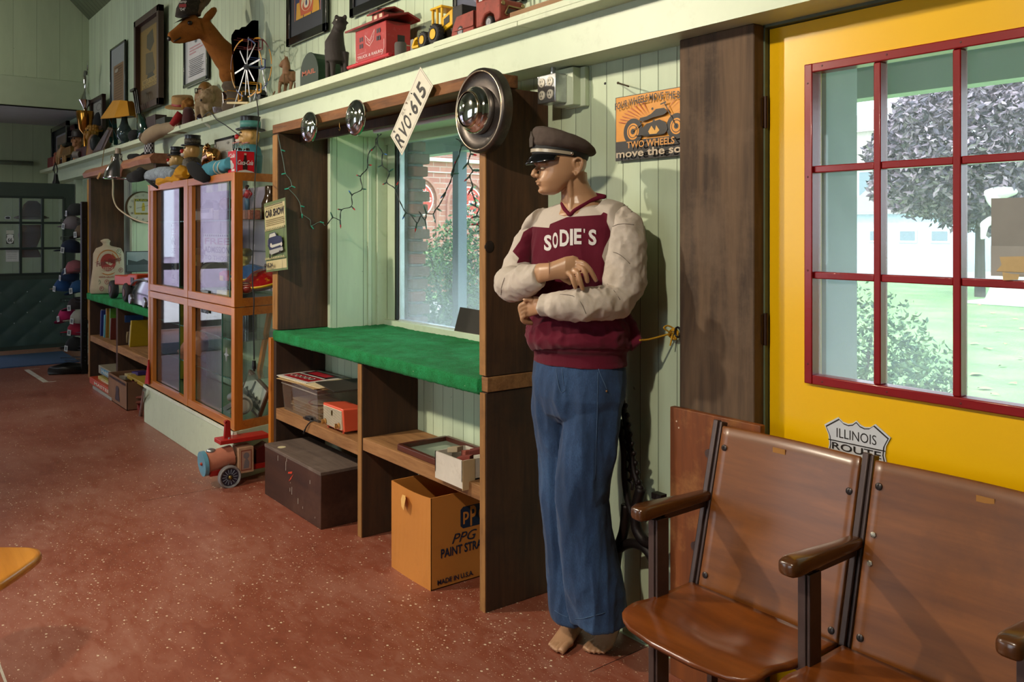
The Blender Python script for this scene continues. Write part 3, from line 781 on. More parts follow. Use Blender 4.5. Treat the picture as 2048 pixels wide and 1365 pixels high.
for za,zb in ((0.292,1.032),(1.036,1.852)):
    b = MB(); b.box(SX0,SX0 + .04,SY,SY + .03,za,zb); b.K('stile',OAK,s,bev=.003)
    for k in range(4): b = MB(); b.box(SX0 + .045 + k * .022,SX0 + .058 + k * .022,SY + .004,SY + .03,za + .05,zb - .05); b.K('sliding_track',OAK,s)
    b = MB(); b.box(-6.12,-6.03,SY,SY + .03,za + .0,zb); b.K('stile',OAK,s,bev=.003)
    for k in range(4): b = MB(); b.box(-6.025 + k * .02,-6.013 + k * .02,SY + .004,SY + .03,za + .05,zb - .05); b.K('sliding_track',OAK,s)
    b = MB(); d = (sidept(1) - sidept(0)).normalized() * .06
    b.hexa([(SX1 - .055,SY - .002,za),(SX1,SY - .002,za),(SX1 + d.x,SY + d.y,za),(SX1 - .055,SY + .05,za)],[(SX1 - .055,SY - .002,zb),(SX1,SY - .002,zb),(SX1 + d.x,SY + d.y,zb),(SX1 - .055,SY + .05,zb)])
    b.K('corner_post',OAK,s,bev=.003)
    for z0_,z1_ in ((za,za + .052),(zb - .05,zb)):
        for xa,xb in ((SX0 + .04,-6.12),(-6.03,SX1 - .055)):
            b = MB(); b.box(xa,xb,SY + .002,SY + .03,z0_,z1_); b.K('rail',OAKX,s,bev=.003)
        b = MB(); p = sidept(.12); q = sidept(1); nn = V((.02,.008,0))
        b.hexa([p - nn + V((0,0,z0_)),p + V((0,0,z0_)),q + V((0,0,z0_)),q - nn + V((0,0,z0_))],[p - nn + V((0,0,z1_)),p + V((0,0,z1_)),q + V((0,0,z1_)),q - nn + V((0,0,z1_))])
        b.K('side_rail',OAKX,s)
    quadbox(SX0,SX1 - .05,SXB - .03,SY + .035,SYB,za,za + .03,mat('green_cabinet_floor','#4f6b52',0.25),'cabinet_floor',bev=None)
    b = MB(); b.box(SX0,SX0 + .02,SY + .03,SYB,za,zb); b.K('end_panel',WOODD,s)
    SG = glassm('showcase_glass_%d' % (za > 1),tint=(0.93,0.97,0.95,1),dust=0.03,refl=1.3)
    GE = mat('green_glass_edge','#2c5a4c',0.15)
    for n_,(xa,xb) in enumerate(((-6.98,-6.34),(-5.955,-5.44 if za < 1 else -5.30))):
        b = MB(); b.box(xa,xb,SY + .034,SY + .039,za + .04,zb - .04); b.K('sliding_pane',SG,s)
        b = MB(); b.box(xb,xb + .006,SY + .033,SY + .04,za + .04,zb - .04); b.K('pane_edge',GE,s)
    b = MB(); p = sidept(.14); q = sidept(.99); nn = V((.004,.001,0)); o_ = V((-.008,-.003,0))
    b.hexa([p + o_ - nn + V((0,0,za + .05)),p + o_ + V((0,0,za + .05)),q + o_ + V((0,0,za + .05)),q + o_ - nn + V((0,0,za + .05))],
           [p + o_ - nn + V((0,0,zb - .05)),p + o_ + V((0,0,zb - .05)),q + o_ + V((0,0,zb - .05)),q + o_ - nn + V((0,0,zb - .05))]); b.K('side_pane',SG,s)
for z in (0.57,0.815,1.56):
    b = MB(); b.hexa([(SX0 + .02,SY + .05,z),(SX1 - .06,SY + .05,z),(SXB - .03,SYB - .03,z),(SX0 + .02,SYB - .03,z)],[(SX0 + .02,SY + .05,z + .006),(SX1 - .06,SY + .05,z + .006),(SXB - .03,SYB - .03,z + .006),(SX0 + .02,SYB - .03,z + .006)])
    b.K('glass_shelf',SG,s)
    b = MB(); b.box(SX0 + .02,SX1 - .06,SY + .046,SY + .05,z - .001,z + .007); b.K('shelf_edge',GE,s)
b = MB(); b.box(SX0,SXB - .02,SYB - .02,SYB - .002,1.09,1.80); b.K('back_panel',mat('lilac_reflection_backing','#b9a9bd',0.6,var=.1,nscale=3),s)  # lilac tone stands in for daylight reflected in the panes
b = MB()
for x in (-6.6,-6.0,-5.6): b.box(x,x + .012,SYB - .024,SYB - .018,1.09,1.8)
for z in (1.35,1.62): b.box(SX0,SXB - .02,SYB - .024,SYB - .018,z,z + .01)
b.K('backing_batten',mat('violet_grey_batten','#7d7488',0.6),s)
b = MB(); b.bar((-5.62,2.12,.34),(-5.40,2.15,1.0),.025,.03); b.K('shelf_prop',OAK,s)

# ------------------------------------------------------------------ below the window counter
t = thing('wooden_trunk','long dark brown wooden trunk with scuffs and paint drips on the floor under the counter','trunk',(-4.35,1.95,0))
TRK = wood('trunk_brown_paint','#2e170f','#43261a','x',0.55,0.6,bump=0.15,dirt=('#6a4a3a',0.3))
TRT = wood('trunk_dusty_lid','#4b3d36','#6a5a50','x',0.7,0.6,bump=0.15,dirt=('#8a7a70',0.4))
tx0,tx1,ty0,ty1 = -4.74,-4.0,1.852,2.12
b = MB(); b.box(tx0,tx1,ty0,ty1,0.0,0.270); b.K('body',TRK,t,bev=.003)
b = MB(); b.box(tx0 - .002,tx1 + .002,ty0 - .002,ty1,0.270,0.287); b.K('lid',TRT,t,bev=.002)
b = MB(); b.cyl((-4.60,1.895,.287),(-4.60,1.895,.2885),.022,n=20); lab(b.K('sticker',mat('cream_label','#c9bf98',0.6),t),'round cream sticker on the lid')
b = MB().m('#c43a1c')
b.poly([(-4.40,ty0 - .0008,.150),(-4.375,ty0 - .0008,.165),(-4.335,ty0 - .0008,.205),(-4.375,ty0 - .0008,.175)]); b.poly([(-4.41,ty0 - .0008,.19),(-4.36,ty0 - .0008,.20),(-4.35,ty0 - .0008,.215),(-4.405,ty0 - .0008,.20)])
b.m('#b9b2a6')
for x,z,l in ((-4.44,.2,.05),(-4.43,.25,.03),(-4.36,.09,.04),(-4.385,.10,.02),(-4.13,.2,.02),(-4.28,.06,.03),(-4.22,.05,.012),(-4.37,.17,.004),(-4.38,.145,.006),(-4.07,.04,.008),(-4.55,.23,.03)):
    b.poly([(x,ty0 - .0008,z),(x + .004,ty0 - .0008,z),(x + .005,ty0 - .0008,z + l),(x + .001,ty0 - .0008,z + l)])
b.K('paint_drip',None,t)

CARD = mat('tan_cardboard','#c07c33',0.75,var=0.06,nscale=4,bump=0.05,bscale=90,dirt=('#a8682c',0.3))
CARDI = mat('cardboard_inside','#9a6a38',0.8,var=0.1)
t = thing('cardboard_box','tall open tan cardboard box with dark blue PAINT STRAINER print, beside the trunk','cardboard box',(-3.2,2.0,0))
bx0,bx1,by0,by1,bh = -3.372,-3.043,1.900,2.245,0.385
def openbox(name,x0,x1,y0,y1,h,th,mo,mi_,par,sag=0.0,z0=0.0):
    b = MB().m(mo)
    b.box(x0,x1,y0,y1,z0,z0 + th)
    n = 10
    for k in range(n):          # front wall with a slightly bowed rim
        xa = lerp(x0,x1,k / n); xb = lerp(x0,x1,(k + 1) / n); f_ = lambda x: -sag * math.sin(PI * (x - x0) / (x1 - x0))
        b.hexa([(xa,y0 + f_(xa) * .4,z0),(xb,y0 + f_(xb) * .4,z0),(xb,y0 + th,z0),(xa,y0 + th,z0)],[(xa,y0 - f_(xa) * .6,z0 + h + f_(xa)),(xb,y0 - f_(xb) * .6,z0 + h + f_(xb)),(xb,y0 + th - f_(xb) * .6,z0 + h + f_(xb)),(xa,y0 + th - f_(xa) * .6,z0 + h + f_(xa))])
    b.box(x1 - th,x1,y0,y1,z0,z0 + h); b.box(x0,x0 + th,y0,y1,z0,z0 + h); b.box(x0,x1,y1 - th,y1,z0,z0 + h)
    b.m(mi_); b.box(x0 + th,x1 - th,y0 + th,y1 - th,z0 + th,z0 + th + .003)
    return b.K(name,None,par)
openbox('box_walls',bx0,bx1,by0,by1,bh,.004,CARD,CARDI,t,sag=.012)
BLUE = '#12233f'
sh = Sheet((bx1 + .0002,by0,0),(0,1,0),(0,0,1),by1 - by0,bh,0)
sh.pol([(.43,.62),(.47,.59),(.80,.59),(.84,.62),(.84,.80),(.80,.83),(.47,.83),(.43,.80)],BLUE)
sh.text('p',.47,.635,.555,.77,'#c07c33',bold=.02); sh.text('P',.575,.60,.665,.82,'#c07c33',bold=.02); sh.text('G',.70,.64,.81,.79,'#c07c33',bold=.02)
sh.text('PPG Plus',.30,.45,1.05,.555,BLUE,shear=.35)
sh.text('PAINT STRAINERS',.14,.33,1.22,.425,BLUE,bold=.03) if False else sh.text('PAINT STRAINER',.14,.325,.99,.425,BLUE,bold=.025)
sh.text('MADE IN U.S.A.',.09,.045,.62,.10,BLUE,bold=.02)
lab(sh.K('printing',None,t),'dark blue printed logo and words')
b = MB(); p0 = V((-3.275,by0 - .001,.345));
b.prism([p0,p0 + V((.035,-.006,.005)),p0 + V((.06,-.02,-.002)),p0 + V((.052,-.024,-.05)),p0 + V((.02,-.016,-.042)),p0 + V((-.005,-.004,-.02))],(0,.002,0)); lab(b.K('torn_flap',mat('pale_torn_card','#d8a860',0.8),t),'pale torn paper flap')

t = thing('plastic_bin','clear plastic bin of old records and papers on the left cubby shelf','storage bin',(-4.5,2.08,0.455))
BINM = glassm('clear_scratched_plastic',tint=(0.80,0.78,0.74,1),dust=0.16,dustcol=(0.62,0.56,0.52,1),refl=1.5)
q0,q1,w0,w1 = -4.80,-4.34,1.995,2.25; zb_,zt_ = .456,.632
b = MB()
e = .012
def taper(x0,x1,y0,y1,za,zb2,e,th):
    for (a,c,d,f_) in (((x0,y0),(x1,y0),(x0 - e,y0 - e),(x1 + e,y0 - e)),((x0,y1),(x1,y1),(x0 - e,y1 + e),(x1 + e,y1 + e)),((x0,y0),(x0,y1),(x0 - e,y0 - e),(x0 - e,y1 + e)),((x1,y0),(x1,y1),(x1 + e,y0 - e),(x1 + e,y1 + e))):
        b.poly([(a[0],a[1],za),(c[0],c[1],za),(f_[0],f_[1],zb2),(d[0],d[1],zb2)])
taper(q0,q1,w0,w1,zb_,zt_,e,0); b.poly([(q0,w0,zb_),(q1,w0,zb_),(q1,w1,zb_),(q0,w1,zb_)])
b.K('tub',BINM,t,solid=.003,fixn=False)
b = MB()
for z in (zt_ - .022,zt_):
    b.tube([(q0 - e,w0 - e,z),(q1 + e,w0 - e,z),(q1 + e,w1 + e,z),(q0 - e,w1 + e,z),(q0 - e,w0 - e,z)],.004,6)
b.K('rim',mat('frosted_plastic_rim','#8a8076',0.3),t,smooth=40)
PAPER = ['#c9b08a','#b8996a','#d6c8a8','#a9865a','#cfc6b0','#bb9f78']
for k in range(9):
    b = MB(); x = -4.74 + rnd.uniform(0,.03); z = .461 + k * .0075; a = rnd.uniform(-.05,.05)
    b.obox((-4.56 + rnd.uniform(-.01,.02),2.115,z),(.2 * math.cos(a),.2 * math.sin(a),0),(-.09 * math.sin(a),.09 * math.cos(a),0),(0,0,.003))
    tag(b.K('record_sleeve',mat('paper_' + str(k % 6),PAPER[k % 6],.8)),'tan paper record sleeve lying flat inside the clear plastic bin','record sleeve','record sleeves in the clear plastic bin')
for k,c in enumerate(('#a83a3a','#d8d8cf')):
    b = MB(); b.cyl((-4.50 + k * .03,2.10,.532 + k * .004),(-4.50 + k * .03,2.10,.535 + k * .004),.085,n=28); tag(b.K('record',c),('red labelled' if k == 0 else 'pale') + ' round disc on top of the sleeves in the plastic bin','record')
ZM = .636
for k,(c,a) in enumerate((('#b99a6a',.12),('#a98a5c',-.05),('#cdbb95',.06))):
    b = MB(); b.obox((-4.57,2.115,ZM + .003 + k * .004),(.25 * math.cos(a),.25 * math.sin(a),0),(-.14 * math.sin(a),.14 * math.cos(a),0),(0,0,.0016))
    tag(b.K('manila_folder',mat('manila_%d' % k,c,.8)),'tan manila folder lying across the rim of the plastic bin','folder','folders across the plastic bin')
sh = Sheet((-4.845,1.965,ZM + .015),V((.46,.03,0)),V((-.03,.30,0)),.36,.27,.004,'#c9c4bc')
sh.rect(0,0,1,1,'#cfcac4'); sh.rect(.07,.1,.93,.9,'#2a1618'); sh.rect(.07,.1,.93,.45,'#9c1420'); sh.rect(.1,.48,.9,.53,'#d8d2cc'); sh.rect(.2,.6,.8,.85,'#a01824')
sh.text('AUTO',.15,.15,.8,.38,'#e4e0da',shear=.2,bold=.03) if False else None
for k in range(5): sh.ell(.2 + .15 * k,.28,.05,.08,'#d8d0ca'); sh.ell(.2 + .15 * k,.28,.03,.05,'#2a1618')
tag(sh.K('magazine'),'black and red magazine lying on top of the plastic bin','magazine')
b = MB(); b.obox((-4.30,2.14,ZM + .016),(.16,-.02,0),(.016,.12,0),(0,0,.002)); tag(b.K('dark_folder',mat('dark_olive_cover','#2f2a22',.6)),'dark flat folder behind the red magazine on the plastic bin','folder')

t = thing('radio','small coral pink vintage radio with white louvred front and gold knobs','radio',(-4.05,2.03,.456))
CORAL = mat('coral_plastic','#dd5a3c',0.35,var=.05,coat=.3); IV = mat('ivory_grille','#d9cfb4',0.4)
rx0,rx1,ry0,ry1,rz0,rz1 = -4.235,-4.0,1.972,2.11,.468,.588
# face looks towards -y, cabinet leans very slightly
b = MB(); b.hexa([(rx0,ry0 + .01,rz0),(rx1,ry0 + .01,rz0),(rx1,ry1,rz0),(rx0,ry1,rz0)],[(rx0,ry0,rz1),(rx1,ry0,rz1),(rx1,ry1,rz1 - .01),(rx0,ry1,rz1 - .01)]); b.K('case',CORAL,t,bev=.006)
b = MB(); b.box(rx0 + .012,rx1 - .012,ry0 - .002,ry0 + .008,rz0 + .012,rz1 - .012); b.K('grille',IV,t)
b = MB()
for k in range(15): z = lerp(rz0 + .016,rz1 - .018,k / 14); b.box(rx0 + .014,rx1 - .014,ry0 - .0035,ry0 - .002,z,z + .0018)
b.K('louvre_shadow',mat('dark_louvre_gap','#4a3a2a',.7),t)
for x,z in ((rx0 + .038,rz0 + .026),(rx1 - .038,rz0 + .030)):
    b = MB(); b.lathe([(.016,0),(.016,.004),(.008,.006),(.007,.018),(.001,.019)],(x,ry0 - .003,z),(0,-1,0),16); k = b.K('knob',mat('gold_knob','#c89a5a',.3,.6),t,smooth=40)
    b = MB(); b.obox((x,ry0 - .02,z),(.003,0,0),(0,.006,0),(0,0,.013)); b.K('knob_grip',mat('gold_knob','#c89a5a',.3,.6),k)
b = MB(); b.box(-4.123,-4.113,ry0 - .006,ry0 - .001,rz1 - .05,rz1 - .025); b.K('badge',mat('dark_gold_badge','#5c4a20',.3,.6),t)
b = MB()
for x in (rx0 + .03,rx1 - .03): b.cyl((x,ry0 + .02,.457),(x,ry0 + .02,rz0 + .002),.006,n=8); b.cyl((x,ry1 - .02,.457),(x,ry1 - .02,rz0 + .002),.006,n=8)
b.K('foot',CORAL,t)
b = MB(); b.tube(spline([(-4.22,2.10,.47),(-4.31,2.03,.463),(-4.35,1.99,.466),(-4.37,1.965,.461),(-4.40,1.953,.43),(-4.42,1.953,.405)]),.0035,6); b.cyl((-4.42,1.953,.41),(-4.435,1.951,.385),.006,.004,8)
b.K('power_lead',BLACK,t,smooth=True)
t = thing('power_adapter','small black adapter and lead lying beside the plastic bin','adapter',(-4.42,2.0,.456))
b = MB(); b.box(-4.47,-4.40,1.975,2.01,.4555,.475); b.K('body',BLACK,t,bev=.004)
b = MB(); b.tube(spline([(-4.46,1.99,.466),(-4.50,1.98,.462),(-4.46,1.972,.460),(-4.38,1.975,.462)]),.0028,6); b.K('lead',BLACK,t,smooth=True)

t = thing('picture_frame_tray','dark red brown picture frame lying face up on the right cubby shelf','picture frame',(-3.3,2.1,.488))
FR = wood('mahogany_frame','#3a1810','#5c2a1c','x',.4,1,coat=.3,bump=.05)
fx0,fx1,fy0,fy1,z = -3.46,-2.98,1.99,2.25,.4885
for a_,c_ in (((fx0,fy0),(fx1,fy0)),((fx1,fy0),(fx1,fy1)),((fx1,fy1),(fx0,fy1)),((fx0,fy1),(fx0,fy0))):
    b = MB(); b.bar((a_[0],a_[1],z + .014),(c_[0],c_[1],z + .014),.022,.028); b.K('moulding',FR,t,bev=.003)
b = MB(); b.box(fx0,fx1,fy0,fy1,z + .002,z + .008); b.K('pane',mat('green_grey_glass','#7c8b7c',0.06,.1,var=.25,nscale=5),t)
t = thing('white_box','small battered white box of brick pieces at the right end of the cubby shelf','box',(-2.95,2.0,.488))
WB = mat('worn_white_card','#c9c2b6',.7,dirt=('#9a8a78',.4))
bx = (-3.065,-2.86,1.935,2.09)
b = MB();
for (xa,xb,ya,yb) in ((bx[0],bx[1],bx[2],bx[2] + .006),(bx[1] - .006,bx[1],bx[2],bx[3]),(bx[0],bx[0] + .006,bx[2],bx[3]),(bx[0],bx[1],bx[3] - .006,bx[3])): b.box(xa,xb,ya,yb,.462 if yb < 1.95 else .4885,.574)
b.box(bx[0],bx[1],FY + .003,bx[3],.4885,.494)
b.K('box_walls',WB,t)
b = MB(); b.box(bx[1] - .001,bx[1] + .002,bx[2],bx[2] + .06,.455,.575); b.K('torn_corner',mat('cream_torn_card','#c0a880',.8),t)
for k,(x,y,a,c) in enumerate(((-2.90,1.975,.5,'#7a3428'),(-2.95,2.02,-.3,'#8a4434'),(-3.01,2.0,.2,'#9a8a70'),(-2.91,2.04,.9,'#6a2c22'))):
    b = MB(); b.obox((x,y,.57 + .006 * k),(.03 * math.cos(a),.03 * math.sin(a),.006),(-.018 * math.sin(a),.018 * math.cos(a),0),(0,0,.011))
    tag(b.K('brick_fragment',mat('brick_bit_%d' % k,c,.9),bev=.002),('pale' if k == 2 else 'dull red') + ' brick fragment in the small white box on the cubby shelf','brick fragment','brick fragments in the white box' if k != 2 else None)
b = MB(); b.sph((-3.33,2.03,.494),(.008,.005,.004),8,5); tag(b.K('twig_scrap',mat('twig','#8a7a5a',.8)),'tiny scrap of twig by the corner of the brown picture frame','twig')
b = MB(); pts = [(-3.97,2.02,1.02),(-3.965,2.02,1.075)]
b = MB(); b.prism([WXp for WXp in (V((-3.975,2.625,.915)),V((-3.67,2.63,.915)),V((-3.66,2.66,1.07)),V((-3.955,2.66,1.075)))],(0,.004,0))
tag(b.K('dark_card',mat('dark_brown_card','#231a12',.6)),'dark brown card leaning against the shop window on the green counter','card')
# ------------------------------------------------------------------ theatre seats
SEAT = wood('seat_varnish','#63300f','#8a4a1a','x',.28,.5,coat=.35,bump=.03,dirt=('#4a2a14',.35))
BACKM = wood('seat_back_varnish','#643712','#8c5322','x',.36,.45,coat=.2,bump=.03,dirt=('#4c2c16',.4))
ARM = wood('armrest_varnish','#3f230e','#5c3616','y',.25,.8,coat=.5,bump=.03)
STD = mat('grey_brown_cast_iron','#51423f',.4,.35,var=.12,nscale=20,bump=.08,bscale=120)
seat = thing('theater_seat_row','row of old wooden theatre seats with iron frames in front of the yellow door','theatre seats',(-1.2,2.0,0))
X0 = -1.752; PIT = 0.503
def yb(z): return 2.033 + (z - .417) * (2.15 - 2.033) / (.90 - .417)
for i in range(3):
    x = X0 + PIT * i
    b = MB(); b.bar((x,yb(.36),.36),(x,yb(.905),.905),.018,.022,up=(0,-1,.2)); b.bar((x + .014,yb(.38) + .012,.38),(x + .014,yb(.9) + .012,.9),.012,.03,up=(0,-1,.2)); b.K('standard',STD,seat,bev=.003)
    b = MB(); b.bar((x,yb(.37) + .004,.37),(x,1.86,.345),.018,.022); b.K('seat_bracket',STD,seat,bev=.003)
    b = MB(); b.box(x - .011,x + .011,1.85,1.885,0.0,.655); b.box(x + .011,x + .02,1.855,1.905,0.0,.655); b.K('leg',STD,seat,bev=.002)
    b = MB(); b.box(x - .009,x + .009,2.11,2.14,0,.40); b.K('leg',STD,seat)
    b = MB(); b.box(x - .02,x + .02,1.80,2.18,0,.012); b.K('foot',STD,seat)
    if i == 0:
        for z in (.80,.525):
            b = MB(); b.cyl((x - .014,yb(z) - .004,z),(x - .014,yb(z) + .004,z),.014,n=14); b.K('lug',STD,seat)
    # armrest: rounded front, waisted sides
    b = MB(); secs = []
    for k,(y,w_,zt,zl) in enumerate(((1.785,.017,.694,.668),(1.792,.025,.701,.662),(1.81,.029,.705,.660),(1.86,.028,.704,.662),(1.93,.025,.701,.664),(2.0,.022,.697,.664),(2.06,.021,.696,.665),(2.092,.020,.695,.666))):
        secs.append(((x,y,(zt + zl) / 2),(w_,0,0),(0,0,(zt - zl) / 2),.55))
    b.loft(secs,24); b.K('armrest',ARM,seat,smooth=50)
    b = MB(); b.bar((x,1.86,.652),(x,2.09,.655),.016,.014); b.bar((x,1.865,.64),(x,1.90,.655),.016,.016); b.K('arm_bracket',STD,seat)
    if i < 2 or True:
        xa,xb = x + .024,x + PIT - .014
        if i == 2: xb = xa + .20
        rows = []; n = 14; m_ = 16
        for a in range(n + 1):
            z = lerp(.335 if False else .40,.892,a / n); r1 = [];
            for c in range(m_ + 1):
                t_ = c / m_; xx = lerp(xa,xb,t_); bow = .016 * math.sin(PI * t_) ; top = 0
                r1.append((xx,yb(z) + bow - .002,z))
            rows.append(r1)
        b = MB(); b.rings(rows,closed=False,cap=False); b.K('backrest',BACKM,seat,smooth=True,solid=.011,fixn=False).modifiers.new('bv','BEVEL').width = .004
        for (tx,z) in ((.045,.83),(.955,.80),(.045,.46),(.955,.45)):
            if i == 2: continue
            xx = lerp(xa,xb,tx); yy = yb(z) + .016 * math.sin(PI * tx) - .009
            b = MB(); b.lathe([(.0095,0),(.0095,.002),(.006,.004),(.0005,.0045)],(xx,yy,z),(0,-1,.2),14); b.obox((xx,yy - .0045,z),(.001,0,0),(0,.0004,0),(0,0,.006)); b.K('bolt',mat('dark_bolt','#3a3433',.35,.7),seat,smooth=40)
        if i == 1:
            for z in (.71,.64):
                b = MB(); b.lathe([(.008,0),(.008,.004),(.005,.005),(.0005,.0055)],(xa + .022,yb(z) - .005,z),(0,-1,.2),6); b.K('bolt',mat('bright_bolt','#a8a090',.3,.8),seat)
        b = MB(); xc = lerp(xa,xb,.44 if i == 0 else .60)
        if i < 2:
            z = .855; b.obox((xc,yb(z) + .0065,z),(.021,0,0),(0,.0008,.0),(0,0,.0075)); lab(b.K('number_plate',mat('pale_brass_plate','#c08a4a',.35,.5),seat),'small pale brass plate')
    if i < 2:
        xs0,xs1 = x + .015,x + PIT - .015; rows = []
        zb0 = .425
        N,M_ = 26,22
        top = []
        for a in range(N + 1):
            row = []
            u_ = a / N
            for c in range(M_ + 1):
                v_ = c / M_
                # superellipse front outline, straight back
                w_ = .5 * (1 - .10 * (v_ ** 2)) * (1 - .0 * v_) * (1 if v_ < .80 else (max(0.0,1 - ((v_ - .80) / .205) ** 2.6)) ** .5 * .93 + .07)
                xx = (xs0 + xs1) / 2 + (u_ - .5) * 2 * w_ * (xs1 - xs0) * 1.04
                yy = lerp(2.02,1.655,v_)
                dish = -.020 * math.exp(-((u_ - .5) / .28) ** 2) * math.sin(PI * min(1,v_ * 1.1)) - .010 * math.exp(-((v_ - 1.0) / .16) ** 2) + .010 * math.exp(-((v_ - .72) / .15) ** 2)
                row.append((xx,yy,zb0 + dish))
            rows.append(row)
        b = MB(); b.rings(rows,closed=False,cap=False); b.K('seat',SEAT,seat,smooth=True,solid=.013,fixn=False)
        for (xx,yy) in ((xs0 + .05,1.80),(xs0 + .13,2.0),(xs1 - .05,1.80),(xs1 - .07,1.97)):
            b = MB(); b.lathe([(.009,0),(.009,.002),(.004,.0035)],(xx,yy,zb0 + .004 if xx < xs0 + .1 else zb0),(0,0,1),12); b.K('bolt',mat('dark_bolt','#3a3433',.35,.7),seat,smooth=40)
        b = MB(); b.box(xs0 + .01,xs1 - .01,1.93,1.98,.365,.40); b.box(xs0 + .06,xs0 + .09,1.75,2.02,.38,.412); b.box(xs1 - .09,xs1 - .06,1.75,2.02,.38,.412); b.K('seat_frame',STD,seat)
# painted board behind the seats
t = thing('plywood_board','scuffed orange brown board standing against the foot of the post behind the seats','board',(-1.82,2.2,0))
b = MB(); b.box(-1.985,-1.62,2.188,2.212,0,.905); b.K('panel',wood('scuffed_orange_board','#5a2c10','#8a4a1a','z',.6,.4,bump=.3,dirt=('#c08a50',.45)),t,bev=.003)
b = MB()
for x,z in ((-1.955,.86),(-1.945,.84),(-1.90,.10),(-1.87,.15)): b.cyl((x,2.188,z),(x,2.1865,z),.003,n=8)
b.K('nail',mat('pale_nail','#c9b09a',.5),t)

# highway shield plate on the door
t = thing('route_shield_sign','white black outlined Illinois route shield sign on the yellow door','sign',(-1.35,2.281,.8))
def shield(t_,cx,cz,s_,y,n1,n2,n3):
    half = [(0,.42),(.055,.452),(.12,.46),(.19,.435),(.245,.405),(.30,.46),(.47,.33),(.52,.28),(.47,.20),(.44,.08),(.47,-.10),(.455,-.25),(.36,-.37),(.2,-.43),(0,-.52)]
    half = [(0,.455),(.06,.405),(.13,.385),(.21,.40),(.28,.455),(.50,.31),(.435,.18),(.42,.05),(.45,-.08),(.46,-.2),(.40,-.33),(.25,-.42),(.1,-.46),(0,-.52)]
    pts = half + [(-x,z) for x,z in half[::-1][1:-1]]
    b = MB(); b.m('#c9ccd2'); b.prism([(cx + x * s_,y,cz + z * s_) for x,z in pts],(0,-.003,0))
    b.m('#1a1210'); b.poly([(cx + x * s_ * .955,y - .0034,cz + z * s_ * .955) for x,z in pts])
    b.m('#c9ccd2'); b.poly([(cx + x * s_ * .915,y - .0038,cz + z * s_ * .915) for x,z in pts])
    b.K('plate',None,t_)
    sh = Sheet((cx - .5 * s_,y - .004,cz - .5 * s_),(1,0,0),(0,0,1),s_,s_,0)
    sh.text(n1,.20,.665,.80,.80,'#1a1210'); sh.rect(.07,.605,.93,.62,'#1a1210'); sh.text(n2,.13,.49,.87,.59,'#1a1210',bold=.01); sh.text(n3,.18,.06,.82,.44,'#1a1210',bold=.03)
    sh.K('lettering',None,t_)
shield(t,-1.358,.862,.205,2.281,'ILLINOIS','ROUTE','66')
# cardboard sheets taped in the door light
t = thing('taped_card','grey cardboard sheet leaning over a lower one in the door window, upper piece','cardboard',(-.9,2.297,1.4))
a = W(1983,397,2.296); c = W(2090,497,2.296)
b = MB(); b.box(a.x,-.872,2.294,2.298,c.z - .0,a.z); b.K('sheet',mat('grey_card','#8f8f8b',.8),t)
t = thing('taped_card','lower pale grey cardboard piece held with masking tape in the door window','cardboard',(-.9,2.29,1.4))
a = W(1983,492,2.292); c = W(2090,556,2.292)
b = MB(); b.box(a.x,-.873,2.288,2.292,c.z,a.z); b.K('sheet',mat('grey_card_light','#a3a39f',.8),t)
TAPEM = mat('masking_tape','#c2a878',.7,var=.08,nscale=30)
def tapepoly(pts,y):
    b = MB(); b.prism([W(x,z,y) for x,z in pts],(0,.0006,0)); lab(b.K('masking_tape',TAPEM,t),'tan masking tape strip')
tapepoly([(1999,514),(2090,512),(2090,547),(1992,543),(2003,530)],2.2865)
tapepoly([(2005,544),(2022,548),(2039,549),(2036,560),(2006,561)],2.2705)

# motorcycle sign
t = thing('tin_sign','orange and black tin motorcycle sign reading four wheels move the body','sign',(-2.15,2.27,1.8))
ow = .40; a = V((-2.322,2.262,1.758)); sh = Sheet(a,(1,0,0.0),(0,0,1),.385,.238,.004,'#1c1612')
a1 = .0
sh.rect(0,0,1,1,'#1e1814'); sh.rect(.01,.01,.99,.99,'#d98f22'); sh.rect(.01,.01,.99,.30,'#17120f')
import math as _m
for k in range(22):                                     # wing-like rays
    an = lerp(.25,PI - .25,k / 21)
    if .32 * PI < an < .60 * PI: continue
    c_,s_ = math.cos(an),math.sin(an); r0,r1 = .20,.46
    sh.pol([(.52 + r0 * c_,.50 + r0 * s_ * .8),(.52 + r1 * c_ - .010 * s_,.50 + r1 * s_ * .8),(.52 + (r1 + .02) * c_ + .008 * s_,.50 + (r1) * s_ * .8 + .02)],'#b4501c')
K = '#1c140e'
for cx_,rr in ((.255,.125),(.80,.118)):
    sh.ell(cx_,.43,rr,rr * 1.60,K,30); sh.ell(cx_,.43,rr * .62,rr * 1.0,'#d98f22'); sh.ring(cx_,.43,rr * .5,rr * .8,.12,K); sh.ell(cx_,.43,rr * .22,rr * .35,K)
sh.pol([(.36,.36),(.42,.33),(.66,.33),(.70,.40),(.68,.50),(.60,.56),(.44,.52),(.38,.46)],K)
sh.pol([(.46,.40),(.50,.48),(.545,.40),(.56,.48),(.60,.40),(.56,.35),(.48,.35)],'#d8a040'); sh.pol([(.50,.50),(.53,.58),(.56,.52),(.61,.54),(.58,.48)],K)
sh.pol([(.34,.58),(.36,.62),(.44,.63),(.50,.66),(.56,.72),(.66,.72),(.70,.66),(.66,.62),(.52,.60),(.44,.57),(.38,.565)],K)
sh.line([(.66,.80),(.80,.43)],.0035,K); sh.line([(.62,.78),(.68,.80)],.005,K); sh.line([(.255,.43),(.42,.58)],.003,K); sh.line([(.30,.36),(.66,.34)],.003,K); sh.ell(.52,.73,.014,.02,K)
sh.text('FOUR WHEELS MOVE THE BODY',.03,.79,1.0,.90,K,bold=.012,rise=lambda f: .06 * math.sin(PI * f))
